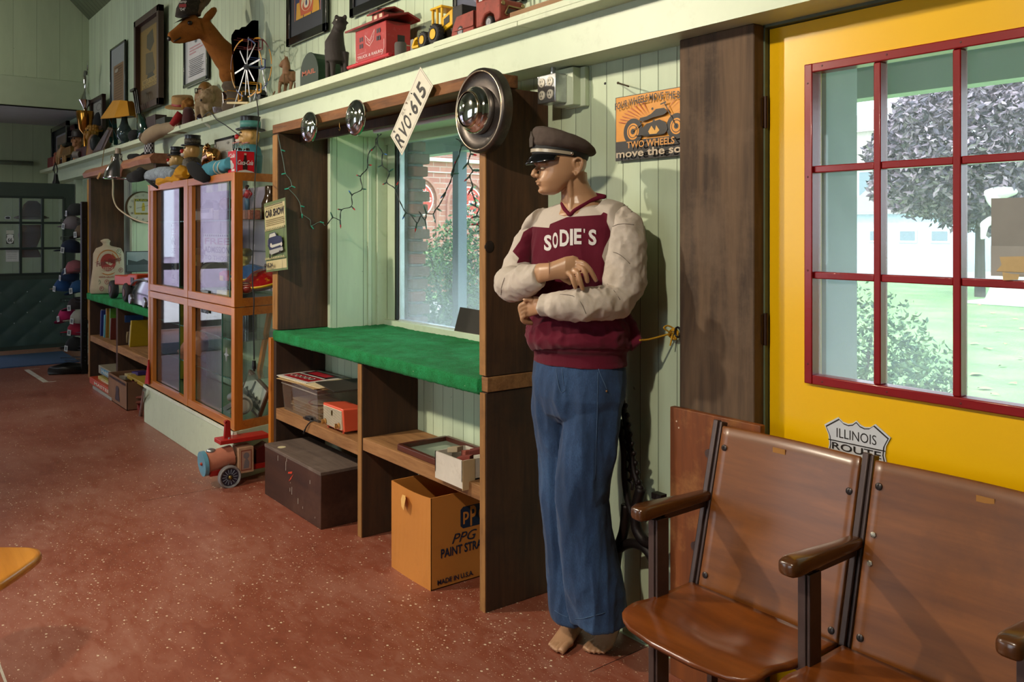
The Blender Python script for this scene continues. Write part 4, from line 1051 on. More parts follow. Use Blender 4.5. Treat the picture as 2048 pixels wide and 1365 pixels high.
sh.text('TWO WHEELS',.19,.175,.79,.28,'#c98a3a',bold=.02)
sh.text('move the soul',.05,.04,.985,.16,'#b9a890',bold=.02)
sh.K('sign_plate',None,t)
for c in list(t.children): c.rotation_euler = (0,0,0)

# electric outlet box
t = thing('outlet_box','steel outlet box with two double sockets on the wall under the shelf','outlet',(-2.6,2.2,2.05))
ox0,ox1,oz0,oz1,oyf = -2.655,-2.545,2.000,2.112,2.155
b = MB(); b.box(ox0,ox1,oyf,2.215,oz0,oz1); b.K('box',STEEL,t,bev=.004)
b = MB(); b.box(ox0 + .03,ox1 + .035,2.215,2.26,oz0 - .01,oz1 + .025); b.box(ox0 + .05,ox1 + .06,2.255,2.279,oz0 - .015,oz1 + .028); b.K('mounting_block',MINTP,t,bev=.003)
for i in range(2):
    for j in range(2):
        cx_,cz_ = ox0 + .030 + i * .050,oz0 + .032 + j * .049
        b = MB(); b.lathe([(.0185,0),(.0185,.003),(.016,.0045),(.001,.0045)],(cx_,oyf,cz_),(0,-1,0),20); k = b.K('socket',mat('ivory_socket','#cfcabb',.35),t,smooth=40)
        b = MB()
        for dx in (-.006,.006): b.box(cx_ + dx - .0012,cx_ + dx + .0012,oyf - .0055,oyf - .0044,cz_,cz_ + .009)
        b.cyl((cx_,oyf - .0044,cz_ - .009),(cx_,oyf - .0056,cz_ - .009),.0028,n=8); b.K('slot',BLACK,k)
b = MB()
for p in ((ox0 + .006,oz1 - .006),(ox1 - .006,oz0 + .006),(ox0 + .055,oz0 + .032),(ox0 + .055,oz0 + .081)): b.sph((p[0],oyf - .001,p[1]),(.004,.002,.004),8,5)
b.K('screw',STEEL,t)
b = MB(); b.cyl((-2.6,2.19,oz1),(-2.6,2.19,2.143),.010,n=10); b.K('conduit',STEEL,t,smooth=40)
b = MB(); b.cyl(W(1236,166,2.279),W(1257,173,2.22),.003,n=6); b.sph(W(1236,166,2.277),.005,8,5); tag(b.K('wall_nail',mat('rusty_nail','#4a3a2a',.5,.5)),'long rusty nail sticking out of the mint wall above the motorcycle sign','nail')
b = MB(); b.sph(W(1210,167,2.279),(.006,.003,.005),8,5); tag(b.K('wall_screw',BLKM),'single dark screw head in the mint wall between outlet box and nail','screw')

# rope and cleat tying the figure to the wall
t = thing('yellow_rope','yellow cord tied from the sweatshirt to a ring at the brown post','rope',(-2.1,2.1,1.1))
ROPE = mat('yellow_cord','#b98a14',.8,bump=.5,bscale=300)
P_ = [Pd(1279,681,2.93),Pd(1300,679,2.95),Pd(1340,668,2.98)]
b = MB(); b.tube(spline(P_),.0035,7)
kn = Pd(1345,668,2.985)
for a_ in range(3):
    b.tube([kn + V((.004 * a_,0,0)) + V((math.cos(q) * .016,.004 * math.sin(3 * q),math.sin(q) * (.013 + .003 * a_))) for q in [2 * PI * k / 14 for k in range(15)]],.0035,6)
b.tube(spline([kn,Pd(1328,657,2.97),Pd(1336,652,2.98),Pd(1350,660,2.99),kn]),.003,6); b.tube(spline([kn,Pd(1342,685,2.98),Pd(1340,692,2.98)]),.003,6)
b.K('cord',ROPE,t,smooth=True)
b = MB(); q = W(1356,665,2.25); b.tube([q + V((.013 * math.cos(a_),0.0,.017 * math.sin(a_))) for a_ in [2 * PI * k / 12 for k in range(13)]],.004,6); b.cyl(q + V((.012,0,0)),q + V((.012,.03,0)),.005,n=8)
b.K('iron_ring',BLKM,t,smooth=True)

# cast iron bench end behind the figure
t = thing('cast_iron_bench_end','ornate dark scrolled cast iron bench end leaning on the mint wall behind the jeans','iron bench end',(-2.3,2.2,0))
CI = mat('black_brown_casting','#1d1412',.5,.4,var=.3,nscale=30,bump=.2,bscale=120)
def wp(pts,y=2.17): return [W(x,z,y) for x,z in pts]
b = MB()
b.tube(spline(wp([(1243,800),(1253,850),(1262,900),(1268,940),(1277,970)])),.012,8)
for k in range(9): b.sph(W(1246 + k * 3.4 + 5,812 + k * 19,2.165),.010,8,5)
b.tube(spline(wp([(1238,840),(1248,900),(1250,960),(1258,1010),(1272,1050)])),.013,8)
for k in range(6): b.tube(spline(wp([(1240 + k * 3,850 + k * 22),(1252 + k * 2.6,862 + k * 21),(1248 + k * 3.2,880 + k * 20)])),.005,6)
b.K('back_rail',CI,t,smooth=True)
b = MB(); b.tube(spline(wp([(1283,976),(1276,1000),(1271,1030),(1274,1060),(1288,1082),(1303,1085),(1318,1070),(1322,1045),(1321,1015),(1318,990)])),[.012] + [.019] * 30 + [.017] * 24,8)
b.tube(spline(wp([(1230,1108),(1247,1092),(1270,1088),(1293,1100),(1310,1130),(1322,1170)])),.017,8)
b.tube(spline(wp([(1252,1010),(1248,1060),(1236,1100),(1230,1150),(1226,1230)])),.018,8)
b.tube(spline(wp([(1322,1060),(1328,1120),(1326,1180),(1335,1240)])),.016,8)
b.K('scroll_frame',CI,t,smooth=True)
b = MB(); b.obox(W(1318,993,2.17),(.022,0,0),(0,.014,0),(0,0,.010)); b.sph(W(1288,1035,2.17),(.022,.014,.016),10,6); b.sph(W(1279,975,2.17),(.018,.014,.012),10,6)
b.K('arm_cap',CI,t,smooth=40)
for k in range(6): pass

# wooden chair seat just in frame at the left, on legs
WARMW = wood('golden_chair_wood','#b5701c','#d8923a','x',.3,.5,coat=.4,bump=.03)
t = thing('wooden_stool','rounded corner of a golden wooden stool at the left edge of the picture','stool',(-2.85,.42,0))
cs = WZ(-48,1150,.42)
ctr = cs; t.location = (ctr.x,ctr.y,0); BASE[t.name] = Matrix.Translation(V((ctr.x,ctr.y,0)))
b = MB(); secs = []
for z,k in ((.398,.78),(.405,.92),(.415,1.0),(.428,1.0),(.438,.97),(.442,.9)):
    secs.append(((ctr.x,ctr.y,z),RT * .145 * k,FW * .19 * k,.55))
b.loft(secs,36); b.K('seat',WARMW,t,smooth=50)
for sx_,sy_ in ((1,1),(1,-1),(-1,1),(-1,-1)):
    a_ = ctr + RT * (.04 * sx_ - .05) + FW * .10 * sy_; a_.z = .40; e_ = ctr + RT * (.03 * sx_ - .08) + FW * .13 * sy_; e_.z = 0
    b = MB(); b.tube([e_,a_],[.014,.019],12); b.K('leg',WARMW,t,smooth=40)
# ------------------------------------------------------------------ the mannequin
SKIN = mat('mannequin_skin_paint','#b08766',0.33,var=.05,nscale=8,spec=.45)
mq = thing('mannequin','barefoot shop mannequin in peaked cap, maroon and white SODIE sweatshirt and blue jeans, arms folded','mannequin',(Pd(1165,1290,3.12).x,Pd(1165,1290,3.12).y,0))
mq['label'] = 'barefoot mannequin with folded arms in grey peaked cap, maroon and white sweatshirt and flared jeans'
S_ = RT * .753 - FW * .658; N_ = -(RT * .658 + FW * .753)     # across the shoulders; out of the chest
FD = (-RT * .975 - FW * .22).normalized(); LD = V((FD.y,-FD.x,0)); UP = V((0,0,1))
if LD.dot(FW) > 0: LD = -LD                                     # LD points to the viewer's side of the head
def sec(px,py,d,A,B,pw=1.0,tilt=0.0,off=(0,0)):
    c = Pd(px,py,d) + S_ * off[0] + N_ * off[1]
    return (c,S_ * A + UP * tilt,N_ * B,pw)
def flesh():
    b = MB()
    # head: horizontal slices from the face outline
    HD = 3.03; m = HD / 1720
    rows = [(277,1104,1148,.035),(281,1092,1160,.058),(286,1086,1167,.068),(292,1080,1171,.075),(306,1077.5,1174,.0775),(320,1076,1174,.077),
            (329,1075.5,1173.5,.0755),(336,1079,1172,.0735),(344,1078.5,1168,.071),(352,1076.5,1160,.0675),(358,1074.5,1152,.064),(364,1073.5,1144,.060),
            (370,1075.5,1136,.055),(375,1078,1130,.050),(381,1078,1124,.043),(386,1079.5,1117,.034),(390,1084,1108,.020)]
    rr = []
    for py,f0,b0,w in rows:
        z = 1.5 - (py - 461) * m; row = []
        for k in range(40):
            t = 2 * PI * k / 40; c,s = math.cos(t),math.sin(t)
            ctr = 1124 if py < 350 else lerp(1124,1104,(py - 350) / 40)
            ff = (ctr - f0) * m * (c if c > 0 else 0) + (b0 - ctr) * m * (c if c < 0 else 0)
            pw = .9 if c > 0 else 1
            P = Pd(ctr,461,HD); P.z = z
            row.append(P + FD * ff + LD * (w * math.copysign(abs(s) ** pw,s)))
        rr.append(row)
    b.rings(rr)
    def hp(px,py,side=0.0): P = Pd(1124,461,HD); P.z = 1.5 - (py - 461) * m; return P + FD * ((1124 - px) * m) + LD * side
    # nose, nostrils, lips, chin, brows, cheeks, lids, ears
    b.tube([hp(1078,331),hp(1072.5,338),hp(1066.5,345),hp(1064.5,349.5),hp(1070,353)],[.008,.0075,.009,.0105,.010],12)
    for q in (1,-1):
        b.sph(hp(1071.5,352.5,q * .0115),.0075,10,6)
        b.tube([hp(1075,329.5,q * .008),hp(1074,327,q * .026),hp(1084,331,q * .052)],[.006,.008,.006],8)
        # ear
        e = lambda px,py,o: hp(px,py,q * (.0735 + o))
        b.tube(spline([e(1138,336,-.002),e(1136,326,.002),e(1142,319.5,.006),e(1150,322,.010),e(1152.5,331,.010),e(1149,342,.006),e(1143,350,.002),e(1139,352.5,.002),e(1137,346,-.001)],3),.0045,7)
        b.tube(spline([e(1145,326,.008),e(1148,334,.009),e(1144,342,.005)],3),.003,6)
        b.loft([(e(1143,336,-.012),FD * .014,UP * .024),(e(1144,336,.001),FD * .008,UP * .016)],14)
    b.loft([(hp(1075,362,0),FD * .0075,LD * .020,.9),(hp(1073.6,364.4,0),FD * .0085,LD * .022,.9),(hp(1076,366.2,0),FD * .004,LD * .021,.9)],14)
    b.loft([(hp(1077,366.6,0),FD * .004,LD * .018),(hp(1075.5,369,0),FD * .0085,LD * .018),(hp(1079,372.3,0),FD * .006,LD * .012)],14)
    b.sph(hp(1084,382.5),(.014,.018,.012),12,8)
    # neck
    b.loft([(Pd(1146,345,3.04),FD * .050,LD * .050),(Pd(1147,362,3.045),FD * .050,LD * .052),(Pd(1152,378,3.05),FD * .056,LD * .054),(Pd(1160,392,3.06),FD * .066,LD * .060),(Pd(1166,408,3.07),FD * .082,LD * .080),(Pd(1160,430,3.08),FD * .10,LD * .11),(Pd(1156,470,3.09),FD * .09,LD * .10)],28)
    b.tube([hp(1132,356,.045),Pd(1142,395,3.012),Pd(1141,422,3.0)],[.010,.012,.012],10)        # neck tendon
    # trunk and thighs, hidden by the clothes but one body
    b.loft([sec(1157,425,3.09,.13,.07),sec(1153,450,3.09,.17,.09),sec(1152,520,3.09,.155,.10),sec(1155,620,3.08,.13,.09),sec(1158,700,3.06,.14,.09),sec(1157,770,3.06,.155,.095),sec(1157,800,3.06,.12,.08)],24)
    b.tube([Pd(1195,760,3.02),Pd(1178,900,3.02),Pd(1165,1000,3.02),Pd(1190,1130,3.04),Pd(1222,1228,3.06)],[.075,.066,.050,.045,.036],14)
    b.tube([Pd(1120,760,3.12),Pd(1113,900,3.13),Pd(1110,1000,3.12),Pd(1125,1130,3.12),Pd(1140,1235,3.10)],[.075,.066,.048,.042,.032],14)
    # feet
    def foot(heel,ball,toe,w,hh,raised=0.0):
        h,bl,to = V(heel),V(ball),V(toe); d = (to - h); d.z = 0; d.normalize(); s = V((-d.y,d.x,0))
        b.loft([(h + V((0,0,.03 + raised)),s * .024,UP * .028),(lerp(h,bl,.25) + V((0,0,.044 + raised * .9)),s * .030,UP * .045),(lerp(h,bl,.6) + V((0,0,.034 + raised * .4)),s * w * .85,UP * .036),(bl + V((0,0,.021)),s * w,UP * .021),(lerp(bl,to,.5) + V((0,0,.015)),s * w * .9,UP * .013)],18)
        for k,(o,l,r) in enumerate(((-.78,1.0,.0125),(-.36,1.06,.009),(-.02,.98,.0085),(.32,.86,.008),(.64,.72,.0075))):
            p0 = bl + s * w * o * FS; p1 = lerp(bl,to,l) + s * w * o * FS * 1.08
            b.tube([p0 + V((0,0,.018)),lerp(p0,p1,.5) + V((0,0,.020)),lerp(p0,p1,.85) + V((0,0,.014)),p1 + V((0,0,.0095))],[r,r,r * 1.05,r * .8],10)
    FS = -1
    foot(WZ(1158,1262),WZ(1127,1292),WZ(1106,1306),.040,0)
    b.tube([Pd(1140,1225,3.10),WZ(1155,1266) + V((0,0,.075))],[.034,.034],12)
    FS = 1
    foot(WZ(1237,1272),WZ(1206,1299),WZ(1186,1312),.041,0,.03)
    b.tube([Pd(1222,1215,3.06),WZ(1233,1272) + V((0,0,.10))],[.038,.036],12)
    # upper hand (draped over the other sleeve)
    hd = 2.83
    def H(px,py,d=hd): return Pd(px,py,d)
    b.loft([(H(1040,562,2.97),UP * .036,FW * .036),(H(1078,547,2.88),UP * .034,FW * .032),(H(1097,544,2.85),UP * .030,FW * .025),(H(1112,540,2.84),UP * .032,FW * .021),(H(1130,536),UP * .037,FW * .019),(H(1146,533),UP * .036,FW * .018),(H(1157,532),UP * .028,FW * .015)],20)
    fr = .0088
    b.tube(spline([H(1134,545,2.822),H(1142,551,2.806),H(1147,563,2.80),H(1152,578,2.806)],3),[fr] * 7 + [fr * .95,fr * .9,fr * .7],10)
    b.tube(spline([H(1146,540,2.82),H(1155,546,2.802),H(1160,561,2.797),H(1166,581,2.806)],3),[fr] * 7 + [fr * .95,fr * .9,fr * .7],10)
    b.tube(spline([H(1153,531,2.82),H(1166,538,2.802),H(1172,551,2.80),H(1175,566,2.81)],3),[fr] * 7 + [fr * .95,fr * .9,fr * .7],10)
    b.tube(spline([H(1150,524,2.825),H(1167,527,2.81),H(1181,542,2.806),H(1193,564,2.815)],3),[fr] * 7 + [fr * .95,fr * .85,fr * .65],10)
    b.tube(spline([H(1118,550,2.84),H(1132,560,2.85),H(1142,567,2.86)],3),[.011] * 4 + [.009] * 3,10)
    # lower hand (tucked under)
    b.loft([(H(1110,612,2.90),UP * .028,FW * .028),(H(1082,611,2.93),UP * .028,FW * .027),(H(1068,612,2.95),UP * .034,FW * .021),(H(1052,616,2.97),UP * .036,FW * .019),(H(1044,622,2.98),UP * .028,FW * .015)],20)
    for k in range(4):
        b.tube(spline([H(1050 - k * 1.5 + 6,606 + k * 8,2.955),H(1041 + k * 1.2,612 + k * 8,2.958),H(1043 + k * 2,626 + k * 6,2.965),H(1056 + k * 3,638 + k * 3.2,2.985)],3),[.0088] * 8 + [.008,.007],10)
    b.tube(spline([H(1066,602,2.94),H(1055,598,2.945),H(1048,603,2.945)],3),[.0105] * 5 + [.009] * 2,10)
    # arms inside the sleeves
    b.tube([Pd(1240,460,2.98),Pd(1246,595,2.94),Pd(1110,612,2.87)],[.035,.035,.028],12)
    b.tube([Pd(1078,466,3.16),Pd(1052,500,3.13),Pd(1022,565,3.07),Pd(1078,549,2.885)],[.03,.03,.034,.03],12)
    return b
body = remeshed(flesh(),'body',.0028,mq,3,SKIN,fac=.5)
b = MB(); b.tube([Pd(1098,541,2.85) + UP * .0305 * math.cos(a) + FW * .0255 * math.sin(a) for a in [2 * PI * k / 28 for k in range(29)]],.0010,6); b.K('wrist_seam',mat('seam_shadow','#6a4228',.5),body,smooth=True)
HDp = lambda px,py,s_: (lambda P: P)(V((Pd(1124,461,3.03).x,Pd(1124,461,3.03).y,1.5 - (py - 461) * 3.03 / 1720)) + FD * ((1124 - px) * 3.03 / 1720) + LD * s_)
for q in (1,-1):
    b = MB(); b.sph(HDp(1080,339,q * .0305),(.0085,.0095,.0042),12,8); e = b.K('eye',mat('painted_eye_white','#cfc4b2',.25),body,smooth=True)
    b = MB(); b.sph(HDp(1076.2,339,q * .0305),(.003,.0035,.0035),10,6); b.K('iris',mat('painted_iris','#2c2018',.2),e,smooth=True)

# ---- distance to a polygon (picture of the cloth pattern), used as a mask painted into the cloth
def sdf(poly,x,y):
    ins = False; best = 1e9; n = len(poly)
    for i in range(n):
        x0,y0 = poly[i]; x1,y1 = poly[(i + 1) % n]
        if (y0 > y) != (y1 > y) and x < (x1 - x0) * (y - y0) / (y1 - y0) + x0: ins = not ins
        dx,dy = x1 - x0,y1 - y0; t = max(0,min(1,((x - x0) * dx + (y - y0) * dy) / (dx * dx + dy * dy + 1e-9)))
        best = min(best,math.hypot(x - x0 - t * dx,y - y0 - t * dy))
    return best if ins else -best
def to_px(p):
    d = p.dot(FW) if True else 0; d = V((p.x,p.y,0)).dot(FW); return CX + FPX * V((p.x,p.y,0)).dot(RT) / d,CY - FPX * (p.z - CAM_H) / d
def cloth(name,mb,vox,parent,m,poly=None,smooth_it=5,wr=None):
    o = remeshed(mb,name,vox,None,smooth_it,None); me = o.data
    if wr:
        ns = [v.normal.copy() for v in me.vertices]
        for v,n in zip(me.vertices,ns): v.co += n * wr(v.co,n)
    me.update()
    if poly:
        at = me.attributes.new('pattern','FLOAT','POINT'); vals = []
        for v in me.vertices:
            x,y = to_px(v.co); vals.append(sdf(poly,x,y))
        at.data.foreach_set('value',vals)
    me.materials.append(m)
    BV = BVHTree.FromPolygons([v.co.copy() for v in me.vertices],[tuple(p.vertices) for p in me.polygons])
    finish(o,parent,True); return o,BV
def two_tone(name,ca,cb):
    m,nt,p = base(name); at = nd(nt,'ShaderNodeAttribute'); at.attribute_name = 'pattern'
    v = coords(nt); n = noisen(nt,v,90,3,.7); n2 = noisen(nt,v,600,2,.7)
    f = ramp(nt,mathn(nt,'ADD',mathn(nt,'MULTIPLY',at.outputs['Fac'],1.2),.5),[(.35,(0,0,0,1)),(.65,(1,1,1,1))])
    a = mixc(nt,n,tuple(x * .9 for x in lin(ca)[:3]) + (1,),lin(ca)); c = mixc(nt,n,tuple(x * .85 for x in lin(cb)[:3]) + (1,),lin(cb))
    lk(nt,mixc(nt,f,a,c),p.inputs['Base Color']); p.inputs['Roughness'].default_value = .95; p.inputs['Sheen Weight'].default_value = .12
    p.inputs['Specular IOR Level'].default_value = .2
    bumpn(nt,p,mathn(nt,'ADD',n,mathn(nt,'MULTIPLY',n2,.6)),.25,.002); return m
FLEECE = two_tone('fleece_white_maroon','#c2b6aa','#5c1226')
WHITEF = mat('fleece_oatmeal','#c2b6aa',.95,var=.06,nscale=60,bump=.2,bscale=500,spec=.2)
MAROON = mat('rib_knit_maroon','#5c1226',.95,var=.1,nscale=60,bump=.25,bscale=400,spec=.2)
def fold(p,f,amp,seed=0.0,dirv=(1,1,1)):
    q = V((p.x * dirv[0],p.y * dirv[1],p.z * dirv[2])) * f + V((seed,seed * 2,0))
    n = mnoise.noise(q); n2 = mnoise.noise(q * 2.3 + V((5,1,2)))
    return amp * ((1 - abs(n) * 2.4) * .7 + (1 - abs(n2) * 2.4) * .3)
TORSO = [(1046,466),(1065,453.5),(1098,456),(1100,448.5),(1134,434.5),(1202,430),(1207,424.5),(1215,428),(1213.5,444),(1221,463),(1220,474),(1209,496),(1204,513),(1211,530),(1235,560),(1330,600),(1330,780),(1000,780),(1000,520),(1030,480)]
def torso():
    b = MB()
    b.loft([sec(1160,408,3.085,.085,.075),sec(1157,418,3.085,.14,.088),sec(1155,432,3.085,.180,.100),sec(1154,455,3.085,.200,.115),sec(1153,500,3.085,.200,.132),sec(1151,560,3.08,.196,.136),sec(1154,620,3.07,.190,.136),sec(1157,655,3.06,.200,.148),sec(1158,680,3.06,.205,.155),sec(1159,694,3.06,.192,.145),sec(1159,700,3.06,.182,.130),sec(1159,716,3.06,.182,.126),sec(1159,727,3.06,.186,.128)],36)
    # shoulders
    b.loft([(Pd(1215,425,3.02),UP * .050,N_ * .07),(Pd(1240,440,2.99),UP * .062,N_ * .075),(Pd(1252,460,2.975),UP * .060,N_ * .07)],20)
    b.loft([(Pd(1088,434,3.15),UP * .036,N_ * .07),(Pd(1072,449,3.17),UP * .040,N_ * .07),(Pd(1062,464,3.18),UP * .045,N_ * .06)],20)
    # the back hem is pulled out towards the cord
    b.loft([(Pd(1225,640,3.02),UP * .08,N_ * .05),(Pd(1250,662,2.99),UP * .065,N_ * .035),(Pd(1272,678,2.955),UP * .032,N_ * .014),(Pd(1283,682,2.935),UP * .006,N_ * .004)],16)
    return b
def wr_t(p,n):
    x,y = to_px(p); k = max(0,min(1,(y - 560) / 80)); up = max(0,min(1,(y - 440) / 60)) * (1 - k)
    band = 1 if y < 698 else 0.15
    d = fold(p,7,.012 * k * band,2,(1,1,1.9)) + fold(p,13,.006 * k * band,9,(1,1,.8)) + fold(p,6,.007 * up,4,(1.5,1.5,.6))
    return d - .002 * k
shirt,BVT = cloth('sweatshirt',torso(),.0042,mq,FLEECE,TORSO,8,wr_t)
# sleeves
def sleeve_r():
    b = MB()
    b.tube([Pd(1232,438,3.0),Pd(1246,452,2.985),Pd(1250,490,2.965),Pd(1248,530,2.955),Pd(1245,565,2.945),Pd(1240,592,2.925)],[.055,.066,.070,.076,.078,.066],22)
    b.tube([Pd(1246,580,2.94),Pd(1232,603,2.90),Pd(1200,608,2.865),Pd(1165,611,2.845),Pd(1135,612,2.845),Pd(1108,611,2.86),Pd(1100,611,2.868)],[.066,.058,.056,.054,.047,.044,.038],22)
    b.tube([Pd(1104,611,2.865),Pd(1084,610,2.885)],[.037,.036],20)
    b.sph(Pd(1262,560,2.97),(.055,.045,.085),16,10)
    return b
def wr_s(p,n):
    return fold(p,10,.009,3,(1.2,1.2,.8)) + fold(p,21,.003,8) - .003
slr,BVR = cloth('sleeve',sleeve_r(),.0042,mq,WHITEF,None,5,wr_s)
def sleeve_l():
    b = MB()
    b.tube([Pd(1076,455,3.16),Pd(1064,470,3.155),Pd(1052,490,3.14),Pd(1042,515,3.12),Pd(1032,543,3.10),Pd(1020,567,3.085)],[.044,.043,.046,.047,.050,.050],22)
    b.tube([Pd(1016,562,3.09),Pd(1026,569,3.03),Pd(1042,565,2.98),Pd(1058,559,2.93),Pd(1070,554,2.90),Pd(1080,551,2.885)],[.056,.060,.056,.050,.042,.038],22)
    b.sph(Pd(1012,583,3.07),(.030,.030,.022),14,8)
    return b
LEFTP = [(1047,464),(1040,482),(1025,503),(1038,517),(1033,527),(1050,524),(1080,530),(1110,520),(1110,450),(1065,453)]
sll,BVL = cloth('sleeve',sleeve_l(),.0042,mq,FLEECE,LEFTP,5,wr_s)
# collar
def on_torso(px,py,out=.002,bv=None):
    o_ = V((0,0,CAM_H)); d = dirpx(px,py).normalized(); best = None
    for B_ in ([bv] if bv else [BVT]):
        h = B_.ray_cast(o_,d)
        if h[0] is not None and (best is None or h[3] < best[1]): best = (h[0] - d * out,h[3])
    return best[0] if best else None
pts = []
front = [(1124.5,408),(1128,417),(1134,424),(1140.5,429.5),(1150,421),(1165,412),(1182,402),(1198,395.5),(1209,393.5)]
for q in front:
    p = on_torso(*q,out=.003); pts.append(p if p else Pd(q[0],q[1],3.0))
b = MB(); pb = pts[-1]; pa = pts[0]; bk = []
for k in range(1,8):
    t_ = k / 8; c_ = Pd(1166,404,3.09)
    bk.append(lerp(pb,pa,t_) + FW * (.125 * math.sin(PI * t_)) + UP * (.028 * math.sin(PI * t_)))
loop = pts + bk + [pts[0]]
b.tube(spline(loop,4),.0075,8); b.K('collar',MAROON,mq,smooth=True)
b = MB()
for k in range(len(front) - 1):
    pass
# lettering laid on the cloth
def drape(text,x0,y0,x1,y1,slope,name,mt,bv=None,out=.0022,bold=.035,shear=0.0):
    vs,fs,a0,a1,b0,b1 = glyphs(text,shear,bold,1.0)
    bm = bmesh.new(); vv = [bm.verts.new((p.x,p.y,0)) for p in vs]
    for f in fs:
        try: bm.faces.new([vv[i] for i in f])
        except ValueError: pass
    bmesh.ops.remove_doubles(bm,verts=bm.verts,dist=1e-4)
    bmesh.ops.triangulate(bm,faces=bm.faces)
    for _ in range(2):
        es = [e for e in bm.edges if e.calc_length() > .10]
        if es: bmesh.ops.subdivide_edges(bm,edges=es,cuts=2); bmesh.ops.triangulate(bm,faces=bm.faces)
    for v in bm.verts:
        fx = (v.co.x - a0) / (a1 - a0); fy = (v.co.y - b0) / (b1 - b0)
        px = x0 + (x1 - x0) * fx; py = y1 + (y0 - y1) * fy + slope * (px - x0) * 0
        py += slope * fx
        p = on_torso(px,py,out,bv); v.co = p if p else Pd(px,py,2.95)
    me = bpy.data.meshes.new(name); bm.to_mesh(me); bm.free(); me.materials.append(mt)
    o = bpy.data.objects.new(name,me); C.objects.link(o); finish(o,shirt); return o
LET = mat('white_felt_letter','#cfc9c6',.9,var=.04)
for ch,x0,x1,yt,yb_ in (('S',1088,1103,470,502),('O',1105,1116,465,497),('D',1119.5,1138,459.5,493),('I',1140,1146,458,491),('E',1148,1163,457.5,489),("'",1167,1170,458,466),('S',1177,1193,459,491)):
    drape(ch,x0,yt,x1,yb_,0,'letter',LET)
# seams on the sleeves
SEAM = mat('grey_stitching','#6f655c',.9)
def seam(pts,bv,par,r=.0011):
    q = [on_torso(x,y,.0006,bv) for x,y in pts]; q = [p for p in q if p]
    if len(q) > 2: b = MB(); b.tube(spline(q,3),r,5); b.K('seam',SEAM,par,smooth=True)
seam([(1222,455),(1236,449),(1252,448),(1268,450)],BVR,slr)
seam([(1213,506),(1228,505),(1243,512),(1260,528)],BVR,slr); seam([(1196,560),(1214,568),(1229,583),(1240,600)],BVR,slr)
seam([(1120,589),(1145,592),(1162,606),(1172,628)],BVR,slr)
seam([(1009,556),(1003,575),(1002,590)],BVL,sll)
for k in range(9):
    x = 1247 + (k % 3) * 7 + (k // 3) * 2; y = 411 + (k // 3) * 8 + (k % 3) * 2.5
    p = on_torso(x,y,.001,BVT) or on_torso(x,y,.001,BVR)
    if p: b = MB(); b.obox(p,RT * .004 + UP * .002,UP * .0012,FW * .0006); b.K('ink_mark',mat('faded_ink','#5d564c',.9),shirt)
# ---- jeans
def denim():
    m,nt,p = base('blue_denim'); v = coords(nt)
    n = noisen(nt,coords(nt,(1,1,.35)),9,6,.65); tw = noisen(nt,coords(nt,(1,1,.25)),420,3,.8)
    f = mathn(nt,'ADD',mathn(nt,'MULTIPLY',n,.65),mathn(nt,'MULTIPLY',tw,.35))
    lk(nt,ramp(nt,f,[(.3,lin('#142740')),(.5,lin('#213c60')),(.7,lin('#3d5f88'))]),p.inputs['Base Color'])
    p.inputs['Roughness'].default_value = .9; p.inputs['Sheen Weight'].default_value = .08; bumpn(nt,p,tw,.3,.002); return m
DEN = denim()
def jeans():
    b = MB()
    b.loft([sec(1157,700,3.06,.172,.112),sec(1157,725,3.06,.182,.120),sec(1157,760,3.06,.186,.128),sec(1157,790,3.05,.176,.126),sec(1157,825,3.05,.155,.11),sec(1157,842,3.05,.10,.08)],36)
    def L(px,py,d,w,dd): return (Pd(px,py,d),RT * (w * d / 1720),FW * dd,.9)
    b.loft([L(1196,770,3.02,50,.10),L(1184,830,3.01,57,.105),L(1177,900,3.00,57,.10),L(1166,960,3.00,51,.088),L(1162,1000,3.00,49,.080),L(1168,1050,3.01,52,.085),L(1178,1110,3.02,57,.095),L(1190,1180,3.03,58,.105),L(1196,1225,3.04,55,.105),L(1197,1240,3.04,54,.105)],32)
    b.loft([L(1112,770,3.11,45,.10),L(1112,830,3.12,43,.10),L(1118,900,3.13,38,.095),L(1118,960,3.13,35,.085),L(1119,1000,3.12,35,.078),L(1125,1060,3.12,36,.082),L(1133,1140,3.12,37,.088),L(1138,1200,3.12,37,.092),L(1141,1232,3.12,37,.092)],32)
    return b
def wr_j(p,n):
    x,y = to_px(p); k = max(0,min(1,(y - 740) / 80))
    return fold(p,6,.010 * (.4 + k),6,(1.6,1.6,.3)) + fold(p,13,.004,1,(1,1,.5)) - .004
jn,BVJ = cloth('jeans',jeans(),.0048,mq,DEN,None,5,wr_j)
def jseam(pts,name='stitching',mt=None,r=.0011):
    q = [on_torso(x,y,.0012,BVJ) for x,y in pts]; q = [p for p in q if p]
    if len(q) > 2: b = MB(); b.tube(spline(q,3),r,5); b.K(name,mt or mat('pale_blue_stitch','#4a6484',.9),jn,smooth=True)
jseam([(1112,738),(1115,760),(1118,776),(1123,786),(1131,780)]); jseam([(1124,738),(1126,758),(1128,772)],r=.0009)
jseam([(1197,738),(1202,752),(1209,768),(1214,780)]); jseam([(1196,745),(1195,800),(1192,900),(1190,960)],r=.0007)
jseam([(1109,1222),(1117,1227),(1126,1232),(1136,1235)]); jseam([(1150,1238),(1165,1238),(1185,1233),(1210,1226),(1235,1213)])
p = on_torso(1213,783,.001,BVJ)
if p: b = MB(); b.sph(p,.004,8,5); b.K('rivet',mat('copper_rivet','#8a6a4a',.4,.6),jn)
